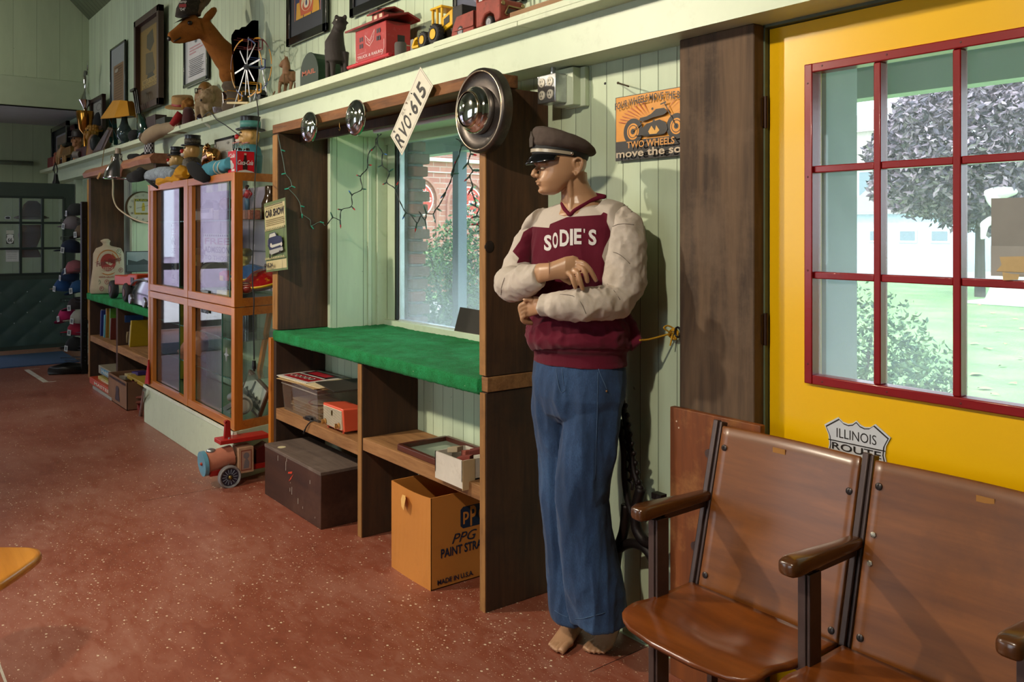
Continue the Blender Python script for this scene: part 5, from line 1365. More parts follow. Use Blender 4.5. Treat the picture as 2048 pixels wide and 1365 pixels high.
# ---- cap
cap = lambda fx,fy,bx_,by_,w: None
def capring(f,bk,w,n=40,pw=1.0):
    F_ = HDp(f[0],f[1],0); B_ = HDp(bk[0],bk[1],0); c = (F_ + B_) / 2; a = (F_ - B_) / 2
    return (c,a,LD * w,pw)
CAPM = mat('grey_brown_wool_cap','#4f443e',.9,var=.1,nscale=50,bump=.2,bscale=400,spec=.2)
b = MB(); b.loft([capring((1064,293),(1178,312),.083),capring((1061,286),(1188,311),.098),capring((1062,276),(1193,306),.106),capring((1064,264),(1190,299),.104),capring((1067,257),(1182,291),.094),capring((1076,255),(1165,282),.070),capring((1096,259),(1146,274),.034)],44)
o = remeshed(b,'cap_crown',.004,None,4,None)
for v in o.data.vertices: v.co += v.normal.copy() * fold(v.co,16,.0026,3,(1,1,.6))
o.data.materials.append(CAPM); finish(o,mq,True)
crown = o
b = MB(); b.loft([capring((1063,309),(1175.5,322),.083),capring((1062.5,300),(1177.5,317),.0845),capring((1063.5,291),(1179,311),.0835)],44); lab(b.K('cap_band',mat('black_braid_band','#121112',.7,var=.2,nscale=80),mq,smooth=40),'black braid band')
b = MB(); rows = []
r0 = capring((1063,309),(1175.5,322),.083)
for k in range(25):
    t = lerp(-1.28,1.28,k / 24); p = r0[0] + r0[1] * math.cos(t) + r0[2] * math.sin(t); c_ = max(0,math.cos(t)) ** .6; row = []
    for j in range(7): s2 = j / 6; row.append(p + FD * (.026 * c_ * s2) + UP * (-.036 * c_ * s2 ** 1.3 - .002) + LD * (.006 * math.sin(t) * s2))
    rows.append(row)
b.rings(rows,closed=False,cap=False); lab(b.K('cap_visor',mat('black_patent_visor','#0b0b0d',.12,var=.1,coat=.6),mq,smooth=True,solid=.003,fixn=False),'black patent peak')
b = MB(); rows = []
ra = capring((1062.2,306),(1176.5,320),.0845); rb = capring((1062,299.5),(1177,314.5),.0852)
for k in range(31):
    t = lerp(-1.75,1.75,k / 30); row = []
    for r_,e in ((ra,0),(ra,.003),(rb,.003),(rb,0)):
        p = r_[0] + r_[1] * (math.cos(t) * (1 + e * 10)) + r_[2] * (math.sin(t) * (1 + e * 10)); row.append(p)
    rows.append(row)
b.rings(rows,closed=True); lab(b.K('cap_strap',mat('silver_cream_strap','#b9ad98',.3,.3),mq,smooth=50),'silver cream strap')
b = MB()
for q in (1,-1): t = 1.76 * q; p = ra[0] * .5 + rb[0] * .5 + ra[1] * math.cos(t) + ra[2] * math.sin(t) * 1.04; b.sph(p,.0065,12,8)
b.K('cap_button',mat('silver_button','#b9b0a8',.25,.8),mq,smooth=True)
b = MB(); p = HDp(1061.5,284,0); b.prism([p + LD * x + UP * z for x,z in ((-.02,-.02),(.02,-.02),(.026,.01),(.012,.02),(0,.036),(-.012,.02),(-.026,.01))],FD * .003); lab(b.K('cap_badge',mat('dull_badge','#6a6058',.35,.6),mq),'thin metal cap badge')
# ------------------------------------------------------------------ the long shelf and what stands on it
ZS = 2.327
t = thing('wall_shelf','long mint painted shelf running the whole wall above the windows','shelf',(-6,2.15,2.3))
SHELFM = mat('mint_shelf_paint','#c6d0b4',.5,var=.05,nscale=7,bump=.2,bscale=30,dirt=('#98a186',.3))
b = MB(); b.box(-13.4,-2.62,2.026,2.279,2.287,ZS); b.box(-2.617,1.5,2.026,2.279,2.287,ZS)
b.K('plank',SHELFM,t,bev=.003)
b = MB(); b.box(-3.22,1.5,2.024,2.045,ZS - .022,ZS + .002); b.K('front_lip',SHELFM,t,bev=.002)

def hubcap(name,px,py,Y,r,label,tilt=0.0,letters=True,dep=.035):
    c = W(px,py,Y); t = thing(name,label,'hubcap',(c.x,c.y,c.z))
    ax = V((0,-1,0))
    b = MB(); b.lathe([(r,0),(r * 1.0,dep * .18),(r * .96,dep * .42),(r * .86,dep * .62),(r * .78,dep * .64),(r * .72,dep * .80),(r * .55,dep * 1.0),(r * .30,dep * 1.08),(.001,dep * 1.1)],c,ax,48)
    b.K('dish',CHROME,t,smooth=60)
    b = MB(); b.lathe([(r * .60,dep * .985),(r * .575,dep * 1.03),(r * .55,dep * 1.03)],c,ax,40,cap=False); b.K('ring_bead',CHROME,t,smooth=True)
    if letters:
        b = MB(); q = c + ax * (dep * 1.06)
        for k in range(5): z = lerp(-.3,.3,k / 4) * r; b.obox(q + V((-.12 * r,0,z)),(r * .10,0,r * .02),(0,.002,0),(0,0,r * .05))
        b.K('embossing',mat('dull_chrome','#8f8a88',.25,1.0),t)
    return t
hubcap('hubcap',621,255,1.93,.083,'smallest domed chrome hubcap, leftmost on the top board over the window')
hubcap('hubcap',714,236,1.93,.088,'domed chrome hubcap left of the crooked license plate')
# big truck wheel cover with chrome hubcap
c = W(966,222,1.945)
t = thing('wheel_cover','large dark worn truck wheel cover with a chrome hubcap at the right end of the top board','wheel cover',(c.x,c.y,c.z))
DARKM = mat('worn_dark_metal','#4a4440',.38,.75,var=.3,nscale=9,bump=.1,bscale=60,dirt=('#7a6a5c',.4))
b = MB(); ax = V((0,-1,0)); R_ = .166
b.lathe([(R_,-.02),(R_ * 1.0,.012),(R_ * .985,.020),(R_ * .94,.024),(R_ * .90,.018),(R_ * .86,.012),(R_ * .70,.006),(R_ * .56,.010),(R_ * .53,.030),(.001,.03)],c,ax,64); b.K('disc',DARKM,t,smooth=50)
b = MB(); b.lathe([(R_ * .935,.0245),(R_ * .915,.0275),(R_ * .90,.0235)],c,ax,64,cap=False); b.K('bright_bead',mat('bright_worn_rim','#a99a84',.3,.9),t,smooth=True)
b = MB(); h = R_ * .56
b.lathe([(h,.015),(h * 1.0,.035),(h * .96,.050),(h * .86,.055),(h * .83,.058),(h * .74,.072),(h * .50,.082),(h * .2,.086),(.001,.086)],c,ax,56); hc = b.K('chrome_cap',CHROME,t,smooth=55)
b = MB(); b.lathe([(h * .765,.068),(h * .745,.078),(h * .72,.0755)],c,ax,48,cap=False); b.K('raised_ring',mat('warm_chrome_ring','#cbb79a',.15,1),hc,smooth=True)
# license plate
pc = [W(842,140,1.93),W(866,172,1.93),W(804,311,1.93),W(779,277,1.93)]
ux = (pc[1] - pc[2]); vx = (pc[3] - pc[2]); o = pc[2]
w_ = ux.length; h_ = vx.length; un = ux.normalized(); vn = (vx - un * vx.dot(un)).normalized()
t = thing('license_plate','cream license plate RVO 615 hanging crookedly from the top board','license plate',tuple(o))
sh = Sheet(o,un,vn,w_,h_,.002,'#cbc6b4'); sh.rect(0,0,1,1,'#cfcab8')
K2 = '#26221d'
m_ = .012
sh.line([(.02,.06),(.98,.06),(.98,.94),(.02,.94),(.02,.06)],.0018,'#5a544a')
for ch,x0,x1 in (('R',.05,.165),('V',.175,.30),('O',.315,.425),('6',.53,.63),('1',.68,.715),('5',.77,.88)): sh.text(ch,x0,.16,x1,.74,K2,bold=.02)
sh.rect(.465,.42,.49,.50,K2); sh.text('ILL',.36,.80,.46,.90,'#8a8272'); sh.rect(.56,.84,.62,.86,'#8a8272'); sh.ell(.10,.88,.012,.04,K2); sh.ell(.52,.88,.012,.04,'#6a4a30'); sh.ell(.1,.1,.01,.03,'#6a4a30')
sh.K('plate',None,t)
b = MB(); q = W(822,187,1.925); b.cyl(q,q + V((0,.04,0)),.0025,n=6); b.K('nail',BLKM,t)
# hooks under the beam
for k,(x,y) in enumerate(((679,257),(702,330))): pass
b = MB(); q = W(679,253,2.0); b.tube([q + V((0,0,.02)),q,q + V((.008,0,-.012)),q + V((.0,0,-.022)),q + V((-.01,0,-.014))],.0018,6); tag(b.K('cup_hook',mat('brass_hook','#8a6a3a',.3,.7)),'small brass cup hook under the top board between the two small hubcaps','hook')

# fairy lights
t = thing('string_lights','dark green string of unlit fairy lights looped across the shop window','string lights',(-4.4,2.2,1.9))
WIRE = mat('dark_green_wire','#14201c',.5); BULB = {'r': mat('red_bulb','#a3202c',.2),'g': mat('green_bulb','#1f5a4c',.3),'b': mat('blue_bulb','#3a6aa8',.25)}
def strand(pts,bulbs,Y,r=.0022,wire=WIRE):
    q = [W(x,y,Yv) for (x,y),Yv in zip(pts,Y if isinstance(Y,list) else [Y] * len(pts))]
    b = MB(); sp = spline(q,5)
    b.tube(sp,r,6); off = V((.004,.003,0)); b.tube([p + V((.004 * math.sin(i * .9),.003 * math.cos(i * .9),0)) for i,p in enumerate(sp)],r * .8,5); b.K('wire',wire,t,smooth=True)
    for i,dx,dz,col in bulbs:
        p = q[i]; d = V((dx,0,dz)).normalized(); b = MB(); b.cyl(p,p + d * .028,.0042,n=7); s_ = b.K('socket',mat('green_socket','#1c3a30',.4),t)
        b = MB(); b.tube([p + d * .026,p + d * .036,p + d * .05],[.0035,.004,.0008],7); b.K('bulb',BULB[col],s_)
A = [(762,268),(752,280),(750,293),(738,305),(735,330),(733,340),(721,353),(724,378),(704,391),(703,413),(683,420),(680,440),(666,436),(652,452)]
strand(A,[(4,1,-.1,'r'),(6,-1,.2,'r'),(7,1,-.1,'g'),(8,-.7,.5,'b'),(9,1,-.5,'r'),(10,-1,.1,'r'),(11,.2,-1,'r'),(12,-.6,.6,'g'),(2,-1,-.5,'r')],2.16)
A2 = [(755,268),(756,290),(765,307),(764,330),(778,344),(774,365),(790,378),(800,405),(812,425),(822,430),(834,446),(842,431)]
strand(A2,[(2,1,-.2,'b'),(3,-1,-.2,'g'),(4,1,.3,'g'),(5,-1,-.2,'r'),(6,.6,.6,'r'),(8,-.6,-.6,'b'),(9,1,-.2,'g'),(10,-.4,-1,'r')],2.16)
B1 = [(838,424),(850,440),(853,428),(866,428),(873,417),(882,405),(891,385),(899,367),(906,348),(908,334),(917,313),(922,296),(921,283),(912,278)]
strand(B1,[(1,.3,-1,'g'),(2,-.5,.8,'g'),(3,.5,-1,'g'),(4,.9,-.3,'g'),(6,-.8,-.5,'b'),(8,1,0,'g'),(9,-.6,-.9,'g'),(10,-.5,-.5,'r')],2.14)
B2 = [(922,293),(934,292),(941,308),(936,326),(945,341),(940,352),(945,374),(944,386),(950,400),(951,412),(958,418),(954,432),(963,438),(955,449),(966,458),(968,470)]
strand(B2,[(0,.9,.5,'r'),(2,1,-.2,'r'),(3,-1,-.6,'g'),(4,1,0,'g'),(5,-1,-.5,'r'),(6,-.7,-.7,'r'),(9,-.8,.2,'b'),(10,1,-.4,'g'),(11,-1,-.2,'r'),(12,1,0,'g'),(13,-1,0,'r'),(14,-1,-.3,'g')],2.10)
B3 = [(967,300),(966,325),(962,341),(969,352),(967,372),(969,395),(968,430),(965,445)]
strand(B3,[(2,-1,0,'g'),(5,-.8,-.4,'r'),(7,-1,-.2,'r')],2.08)
B4 = [(553,258),(556,284),(563,302),(567,325),(571,347),(580,359),(583,372),(581,384),(592,391)]
WH = mat('pale_wire','#6f7d78',.5)
p4 = [WX(x,y,-4.815) for x,y in [(556,270),(562,300),(567,325),(571,347),(580,359),(583,372),(577,377),(590,391),(598,403),(601,412),(604,428),(620,440),(622,452),(640,444),(650,452)]]
b = MB(); b.tube(spline(p4,4),.0020,6); b.K('wire',WH,t,smooth=True)
for i,dx in ((1,1),(3,-1),(5,.6),(6,-1),(9,1),(10,0),(12,.2),(13,1)):
    p = p4[i]; d = V((.004,dx,-.25)).normalized(); b = MB(); b.cyl(p,p + d * .024,.0038,n=7); s_ = b.K('socket',mat('aqua_socket','#3fae96',.4),t)

# ------------------------------------------------------------------ framed pictures on the wall
FRK = mat('black_gloss_frame','#0b0b0e',.2,coat=.5)
def frame(name,label,px0,py0,px1,py1t,h=None,Y=2.262,fw=.03,mo=FRK,back='#2a2f3a',draw=None,tilt=0.0,dep=.018,cat='picture'):
    """px0,py0 lower left; px1 right edge; py1t top at the left edge"""
    a = W(px0,py0,Y); r = W(px1,0,Y); tp = W(px0,py1t,Y); w_ = r.x - a.x; h_ = tp.z - a.z
    t = thing(name,label,cat,(a.x,Y,a.z))
    u_ = V((1,0,0)); v_ = V((0,math.sin(tilt),math.cos(tilt)))
    o_ = V((a.x,Y,a.z)); n_ = u_.cross(v_)
    def bar(p,q,wd,dp): b.obox((p + q) / 2 + n_ * (dp / 2),(q - p) / 2,(v_ if abs((q - p).normalized().dot(u_)) > .5 else u_) * wd / 2,n_ * dp / 2)
    for (p,q) in ((o_ + v_ * fw / 2,o_ + u_ * w_ + v_ * fw / 2),(o_ + v_ * (h_ - fw / 2),o_ + u_ * w_ + v_ * (h_ - fw / 2)),(o_ + u_ * fw / 2,o_ + u_ * fw / 2 + v_ * h_),(o_ + u_ * (w_ - fw / 2),o_ + u_ * (w_ - fw / 2) + v_ * h_)):
        b = MB(); bar(p,q,fw,dep); b.K('moulding',mo,t,bev=.003)
    sh = Sheet(o_ + n_ * .004 + u_ * fw * .5 + v_ * fw * .5,u_,v_,w_ - fw,h_ - fw,.003,back); sh.rect(0,0,1,1,back)
    if draw: draw(sh)
    sh.K('picture',None,t); return t
def clownpic(s):
    s.rect(.16,.27,.86,1,'#1c2c54'); s.line([(.16,.27),(.16,1)],.006,'#b9704a'); s.line([(.86,.27),(.86,1)],.006,'#c98a7a')
    for q in (.30,.52,.74): s.pol([(q - .10,.27),(q + .10,.27),(q + .08,.50),(q - .08,.50)],'#c8962a')
    s.pol([(.34,.30),(.66,.30),(.70,.55),(.60,.62),(.40,.62),(.30,.52)],'#b4502c')
    s.ell(.50,.46,.15,.12,'#c9b994'); s.ell(.50,.42,.11,.075,'#b4482c'); s.ell(.50,.44,.07,.06,'#d8cbb0'); s.ell(.50,.45,.025,.04,'#22305a')
    s.ell(.50,.60,.12,.06,'#c9b994'); s.ell(.45,.60,.03,.025,'#181818'); s.ell(.55,.60,.03,.025,'#181818')
    s.ell(.50,.74,.10,.08,'#a8482c'); s.ell(.34,.78,.08,.09,'#181c28'); s.ell(.36,.90,.09,.07,'#b4502c'); s.ell(.66,.84,.09,.08,'#d0c4a8'); s.pol([(.22,.80),(.30,.70),(.34,.98),(.20,.98)],'#c8962a'); s.ell(.62,.96,.1,.05,'#a83a2c')
frame('framed_print','black framed dark print of circus clowns on the wall left of the black toy animal',577,95,657,-60,draw=clownpic,back='#232a36',fw=.05)
frame('framed_print','large dark navy framed picture over the red toy caboose',704,37,832,-140,back='#1c2430',fw=.05)
def pin(s):
    s.ell(.62,.45,.42,.44,'#b9b4bb'); s.ell(.62,.45,.38,.40,'#c4c0c4'); s.pol([(.52,.60),(.66,.55),(.72,.40),(.60,.30),(.50,.42)],'#4a3a42'); s.pol([(.78,.72),(.9,.7),(.88,.5),(.8,.52)],'#4a3a42'); s.ring(.62,.45,.42,.44,.05,'#77748a')
frame('framed_print','grey framed print with a big white disc behind the red toy truck',911,48,1051,-120,back='#4b4f62',fw=.02,draw=pin)
def doc(s):
    s.rect(.12,.05,.92,.95,'#b4b4b8')
    for k,(z,x1) in enumerate(((.86,.8),(.80,.6),(.62,.7),(.57,.8),(.52,.5))): s.rect(.22,z,x1,z + .025,'#a87c84')
    s.ell(.5,.72,.05,.03,'#4a545c')
    for k in range(10): s.rect(.2 + .02 * (k % 3),.42 - .032 * k,.84 - .03 * (k % 4),.432 - .032 * k,'#5a5c62')
frame('framed_document','narrow black framed letter hanging behind the deer neck',370,178,418,60,back='#8f9498',fw=.028,draw=doc)
def brown(s):
    s.rect(.05,.22,.95,.9,'#7c6222'); s.pol([(.35,.82),(.6,.86),(.66,.7),(.5,.62),(.34,.68)],'#3a321a'); s.pol([(.3,.62),(.6,.60),(.7,.40),(.55,.34),(.3,.38)],'#4a3e1c'); s.pol([(.40,.38),(.6,.38),(.72,.30),(.3,.28)],'#2e2a18')
    s.rect(.15,.27,.85,.325,'#9a8246'); s.rect(.15,.225,.85,.26,'#9a8246'); s.text('BEST OUR',.2,.28,.8,.315,'#3a2e16'); s.text('LANTERN',.2,.228,.8,.257,'#3a2e16')
frame('tall_shadow_box','tall deep brown framed poster of dark figures on yellow ground, high on the wall',278,229,328,46,Y=2.235,fw=.06,dep=.05,mo=wood('dark_brown_frame','#2c1a12','#442a1e','z',.5,1),back='#4c3a26',draw=brown)
def nar(s):
    s.rect(.08,.03,.92,.97,'#8f9496'); s.rect(.18,.06,.86,.70,'#8a6a4c')
    for k in range(14): s.rect(.25,.10 + k * .042,.78,.115 + k * .042,'#6a5440')
    s.ell(.42,.6,.12,.03,'#a39a8c')
frame('framed_poster','narrow thin black framed poster with a brown sheet left of the tall shadow box',223,222,253,100,fw=.02,back='#9aa0a2',draw=nar)

# ------------------------------------------------------------------ toys and ornaments, right to left
def tyre(b,c,r,w,n=24,ax=(0,1,0)):
    b.lathe([(r * .55,-w / 2),(r * .86,-w / 2),(r * .97,-w * .36),(r,-w * .15),(r,w * .15),(r * .97,w * .36),(r * .86,w / 2),(r * .55,w / 2)],c,ax,n)
RUST = mat('rusted_red_enamel','#84382c',.6,.2,var=.2,nscale=18,bump=.2,bscale=80,dirt=('#4a2a1c',.7))
RUBBER = mat('grey_black_rubber','#1d1c1d',.7,var=.2,nscale=30,bump=.2,bscale=200)
xa = W(906,60,2.07).x; xb = W(1003,60,2.07).x; L = xb - xa
t = thing('toy_pickup_truck','rusty red pressed steel toy pickup truck at the right end of the shelf','toy truck',(xa,2.13,ZS))
def tx(u_): return xa + L * u_
def zz(k): return ZS + k
b = MB()
b.prism([(tx(0.0),2.06,zz(.012)),(tx(.48),2.06,zz(.016)),(tx(.48),2.06,zz(.098)),(tx(.12),2.06,zz(.094)),(tx(.03),2.06,zz(.05))],(0,.008,0))
b.prism([(tx(0.0),2.182,zz(.012)),(tx(.48),2.182,zz(.016)),(tx(.48),2.182,zz(.098)),(tx(.12),2.182,zz(.094)),(tx(.03),2.182,zz(.05))],(0,.008,0))
b.box(tx(.03),tx(.48),2.06,2.19,zz(.03),zz(.036)); b.box(tx(.465),tx(.48),2.06,2.19,zz(.03),zz(.098)); b.box(tx(.10),tx(.48),2.054,2.06,zz(.03),zz(.034))
b.K('truck_bed',RUST,t,bev=.003)
b = MB(); prof = [(.52,.018),(.64,.018),(.655,.045),(.70,.062),(.80,.066),(.87,.052),(.90,.02),(.97,.02),(1.0,.03),(1.0,.105),(.96,.112),(.80,.122),(.66,.128),(.60,.215),(.54,.222),(.52,.2)]
prof2 = [(.52,.018),(.64,.018),(.655,.045),(.70,.062),(.80,.066),(.87,.052),(.90,.02),(.97,.02),(1.0,.03),(1.0,.105),(.96,.112),(.80,.122),(.64,.126),(.52,.126)]
b.prism([(tx(u_),2.062,zz(k)) for u_,k in prof2],(0,.126,0)); b.K('cab_body',RUST,t,bev=.006)
b = MB()
for y in (2.068,2.182):
    b.bar((tx(.53),y,zz(.12)),(tx(.54),y,zz(.23)),.010,.010); b.bar((tx(.66),y,zz(.12)),(tx(.61),y,zz(.23)),.010,.010)
b.box(tx(.52),tx(.63),2.064,2.186,zz(.225),zz(.24)); b.K('cab_roof',RUST,t,bev=.003)
b = MB(); x_ = tx(1.0) + .002
b.tube([(x_,2.10,zz(.045)),(x_ + .004,2.085,zz(.05)),(x_ + .004,2.10,zz(.082)),(x_ + .004,2.165,zz(.080)),(x_ + .004,2.175,zz(.055))],.004,6)
for y in (2.077,2.178): b.sph((x_,y,zz(.092)),(.004,.010,.010),10,6)
b.K('grille',mat('old_brass_trim','#8a7650',.4,.6),t,smooth=True)
b = MB(); b.obox((x_,2.125,zz(.062)),(.001,0,0),(0,.028,0),(0,0,.010)); b.K('grille_slot','#2a1612',t)
for u_ in (.20,.79):
    for y in (2.068,2.182):
        b = MB(); tyre(b,(tx(u_),y,zz(.026)),.026,.018); w = b.K('wheel',RUBBER,t,smooth=40)
        b = MB(); b.lathe([(.016,-.0095),(.010,-.008),(.004,-.011),(.0005,-.011)],(tx(u_),y,zz(.026)),(0,1,0),16); b.K('hub',mat('grey_hub','#8a8a90',.35,.6),w)
t = thing('wood_offcut','flat pale wooden offcut on the shelf right of the toy pickup','offcut',(-2.6,2.1,ZS))
b = MB(); b.box(-2.71,-2.25,2.06,2.16,ZS + .002,ZS + .034); b.K('strip',wood('pale_offcut','#7c5c3c','#a08060','x',.8,1),t)

YP = mat('yellow_enamel','#d9a90a',.4,var=.1,nscale=20,dirt=('#8a6410',.5))
x0 = W(838,90,2.075).x; x1 = W(917,60,2.075).x
t = thing('toy_tractor','yellow toy tractor with cab and two fat black tyres between caboose and pickup','toy tractor',(x0,2.13,ZS))
for (px,py,r) in ((850,76,.038),(872,66,.047)):
    for y,s_ in ((2.06,1),(2.18,1)):
        c = W(px,py,2.06); c = V((c.x,y,ZS + r + (.0))); b = MB(); tyre(b,c,r,.034,28); w = b.K('wheel',RUBBER,t,smooth=40)
        b = MB()
        for k in range(18): a = 2 * PI * k / 18; b.obox(c + V((math.cos(a),0,math.sin(a))) * r * .985,V((-math.sin(a),0,math.cos(a))) * r * .05,(0,.016,.0),V((math.cos(a),0,math.sin(a))) * r * .03)
        b.K('tread',RUBBER,w)
        b = MB(); b.lathe([(r * .56,-.019),(r * .50,-.019),(r * .46,-.010),(r * .16,-.010),(r * .14,-.017),(.0005,-.017)],c,(0,1,0),24)
        for k in range(5): a = 2 * PI * k / 5; b.obox(c + V((math.cos(a) * r * .32,-.013,math.sin(a) * r * .32)),V((math.cos(a),0,math.sin(a))) * r * .2,(0,.003,0),V((-math.sin(a),0,math.cos(a))) * r * .05)
        b.K('hub',YP,w,smooth=40)
cx0 = W(866,40,2.09).x; cx1 = W(884,40,2.09).x; cx2 = W(905,40,2.09).x
b = MB()
for x in (cx0,(cx0 + cx1) / 2,cx1):
    for y in (2.09,2.17): b.box(x - .005,x + .005,y - .005,y + .005,zz(.085),zz(.178))
b.box(cx0 - .01,cx1 + .01,2.08,2.18,zz(.172),zz(.182)); b.box(cx0 - .005,cx1 + .006,2.085,2.175,zz(.075),zz(.10))
b.K('cab_frame',YP,t,bev=.002)
b = MB(); b.prism([(cx1,2.088,zz(.06)),(cx2,2.088,zz(.08)),(cx2,2.088,zz(.15)),(cx1,2.088,zz(.125))],(0,.08,0)); b.K('engine_cover',YP,t,bev=.003)
b = MB(); b.prism([(cx1 + .02,2.086,zz(.085)),(cx2 - .02,2.086,zz(.095)),(cx2 - .02,2.086,zz(.128)),(cx1 + .02,2.086,zz(.115))],(0,.001,0)); b.K('engine_opening','#1a1710',t)
b = MB(); b.box(cx2,cx2 + .075,2.09,2.17,zz(.02),zz(.155)); b.cyl((cx2 + .012,2.10,zz(.15)),(cx2 + .012,2.10,zz(.205)),.005,n=8); b.K('black_body',BLACK,t,bev=.003)
b = MB(); b.box(x0 - .02,cx2,2.10,2.16,zz(.03),zz(.07)); b.K('chassis',mat('dark_chassis','#241d12',.6),t)
t = thing('toy_loader_part','small yellow bent toy loader arm just right of the caboose','toy part',(x0,2.1,ZS))
p = lambda px,py: W(px,py,2.09)
b = MB(); b.bar(p(829,96) ,p(834,80),.03,.012); b.bar(p(834,80),p(839,77),.03,.012); b.bar(p(829,96),p(841,93),.03,.012); b.K('arm',YP,t,bev=.002)
b = MB(); b.box(p(821,90).x,p(827,90).x,2.09,2.12,ZS,ZS + .075); b.K('bracket',mat('grey_toy_plastic','#77787c',.5),t)

# caboose
RC = mat('caboose_red','#9c1c20',.45,var=.12,nscale=12,dirt=('#c07078',.35)); RD = mat('caboose_deep_red','#7c1210',.4,var=.08)
c0 = W(709,100,2.06).x; c1 = W(770,80,2.06).x; yb_ = WX(821,60,c1).y; yb_ = min(yb_,2.255)
t = thing('toy_caboose','red wooden toy railway caboose with white emblem and cupola on the shelf','toy caboose',(c0,2.15,ZS))
b = MB(); b.box(c0,c1,2.065,yb_,zz(.035),zz(.205)); b.K('carriage',RC,t,bev=.003)
b = MB(); b.prism([(c0 - .07,2.04,zz(.205)),(c1 + .07,2.04,zz(.205)),(c1 + .07,2.15,zz(.232)),(c0 - .07,2.15,zz(.232))],(0,0,.010)); b.prism([(c0 - .07,2.15,zz(.232)),(c1 + .07,2.15,zz(.232)),(c1 + .07,yb_ + .015,zz(.205)),(c0 - .07,yb_ + .015,zz(.205))],(0,0,.010)); b.K('roof',RD,t)
q0,q1 = lerp(c0,c1,.30),lerp(c0,c1,.68)
b = MB(); b.box(q0,q1,2.11,2.19,zz(.23),zz(.275)); b.K('cupola',RD,t)
b = MB(); b.prism([(q0 - .03,2.095,zz(.275)),(q1 + .04,2.095,zz(.275)),(q1 + .04,2.15,zz(.29)),(q0 - .03,2.15,zz(.29))],(0,0,.008)); b.prism([(q0 - .03,2.15,zz(.29)),(q1 + .04,2.15,zz(.29)),(q1 + .04,2.205,zz(.275)),(q0 - .03,2.205,zz(.275))],(0,0,.008)); b.K('cupola_roof',RD,t)
b = MB()
for x in (lerp(q0,q1,.2),lerp(q0,q1,.65)): b.box(x,x + .03,2.108,2.1095,zz(.24),zz(.268))
b.K('cupola_window','#c9b9a0',t)
b = MB(); b.cyl((q0 - .03,2.14,zz(.30)),(q0 - .03,2.14,zz(.235)),.010,n=10); b.bar((q0 - .06,2.14,zz(.305)),(q0 + .03,2.14,zz(.305)),.03,.018); b.K('chimney',BLACK,t)
b = MB(); b.cyl((c0 - .06,2.055,zz(.025)),(c1 + .06,2.055,zz(.025)),.010,n=10); b.box(c0 - .04,c1 + .05,2.07,yb_ - .01,zz(.01),zz(.035)); b.K('running_board',mat('caboose_bright_red','#b83038',.35),t,smooth=40)
sh = Sheet((c0,2.0645,zz(.035)),(1,0,0),(0,0,1),c1 - c0,.17,0)
for (x,z,k) in ((.15,.62,1),(.15,.42,1),(.72,.70,1),(.72,.48,1)):
    for dx in (0,.07):
        sh.rect(x + dx,z,x + dx + .05,z + .13,'#2a2430')
WHT = '#c9b9b9'
sh.line([(.35,.76),(.50,.56),(.66,.84),(.62,.55),(.50,.40),(.38,.52),(.35,.76)],.003,WHT); sh.line([(.42,.62),(.50,.48),(.60,.66)],.002,WHT)
sh.text('TRUCK & RAILRO',.10,.10,.92,.19,WHT,bold=.02); sh.line([(.02,.95),(.05,.06),(.15,.0)],.002,WHT); sh.line([(.97,.45),(.97,.2),(.90,.03)],.003,WHT)
for k in range(5): sh.rect(.12 + k * .05,.24,.15 + k * .05,.26,'#b98a90')
sh.K('lettering',None,t)
b = MB(); y0_ = 2.13; b.tube([(c1 + .045,y0_ - .03,zz(.03)),(c1 + .045,y0_ - .02,zz(.085)),(c1 + .045,yb_,zz(.082))],.003,6); b.tube([(c1 + .02,2.055,zz(.02)),(c1 + .02,2.055,zz(-.0))],.003,6); b.K('handrail',mat('bare_wire','#b9a89a',.4,.6),t,smooth=True)
b = MB(); b.box(c1,c1 + .0015,2.13,2.17,zz(.10),zz(.14)); b.K('end_window','#141214',t)
t = thing('grey_cylinder','short upright grey cylinder standing at the open end of the caboose','cylinder',(c1 + .1,2.1,ZS))
q = W(801,100,2.09); b = MB(); b.lathe([(.028,0),(.029,.07),(.026,.078),(.001,.08)],(q.x,2.09,ZS),(0,0,1),24); b.K('drum',mat('dusty_grey_rubber','#4f4c48',.8),t,smooth=40)

# black standing animal
t = thing('animal_figurine','tall dark charcoal animal figurine standing on four thin legs','figurine',(-4.45,2.13,ZS))
Yb = 2.12; P = lambda px,py,dy=0: PPc(Yb)(px,py,dy)
CH = mat('charcoal_papier_mache','#2c2623',.75,var=.15,nscale=30,bump=.25,bscale=120)
b = MB(); s_ = mpp(670,Yb)
b.loft([(P(672,125),V((.045,.03,0)),V((-.03,.05,0))),(P(671,105),V((.055,0,0)),V((0,.06,0))),(P(669,85),V((.050,0,0)),V((0,.055,0))),(P(674,66),V((.038,0,0)),V((0,.036,0))),(P(679,52),V((.034,0,0)),V((0,.034,0)))],18)
b.sph(P(680,46),(.035,.04,.036),14,10); b.sph(P(683,56,-.03),(.026,.035,.030),14,8)
for px in (673,690): b.sph(P(px,35),(.015,.012,.016),10,6)
b.tube([P(668,45),P(662,47)],[.010,.003],8); b.tube([P(692,45),P(698,47)],[.010,.003],8)
for (a0,a1,a2,dy) in (((658,100),(656,130),(655,158),.0),((668,110),(668,135),(668,156),-.03),((680,110),(683,130),(684,150),.04),((690,105),(692,128),(693,148),-.01)):
    p_ = [P(*a0,dy),P(*a1,dy),BZ(P,a2[0],ZS + .004,dy)]; b.tube(p_,[.026,.016,.012],10)
remeshed(b,'figure',.005,t,4,CH)
b = MB(); b.sph(P(676,43,-.038),.0045,8,5); b.K('eye',mat('white_bead','#d8d4cc',.2),t)

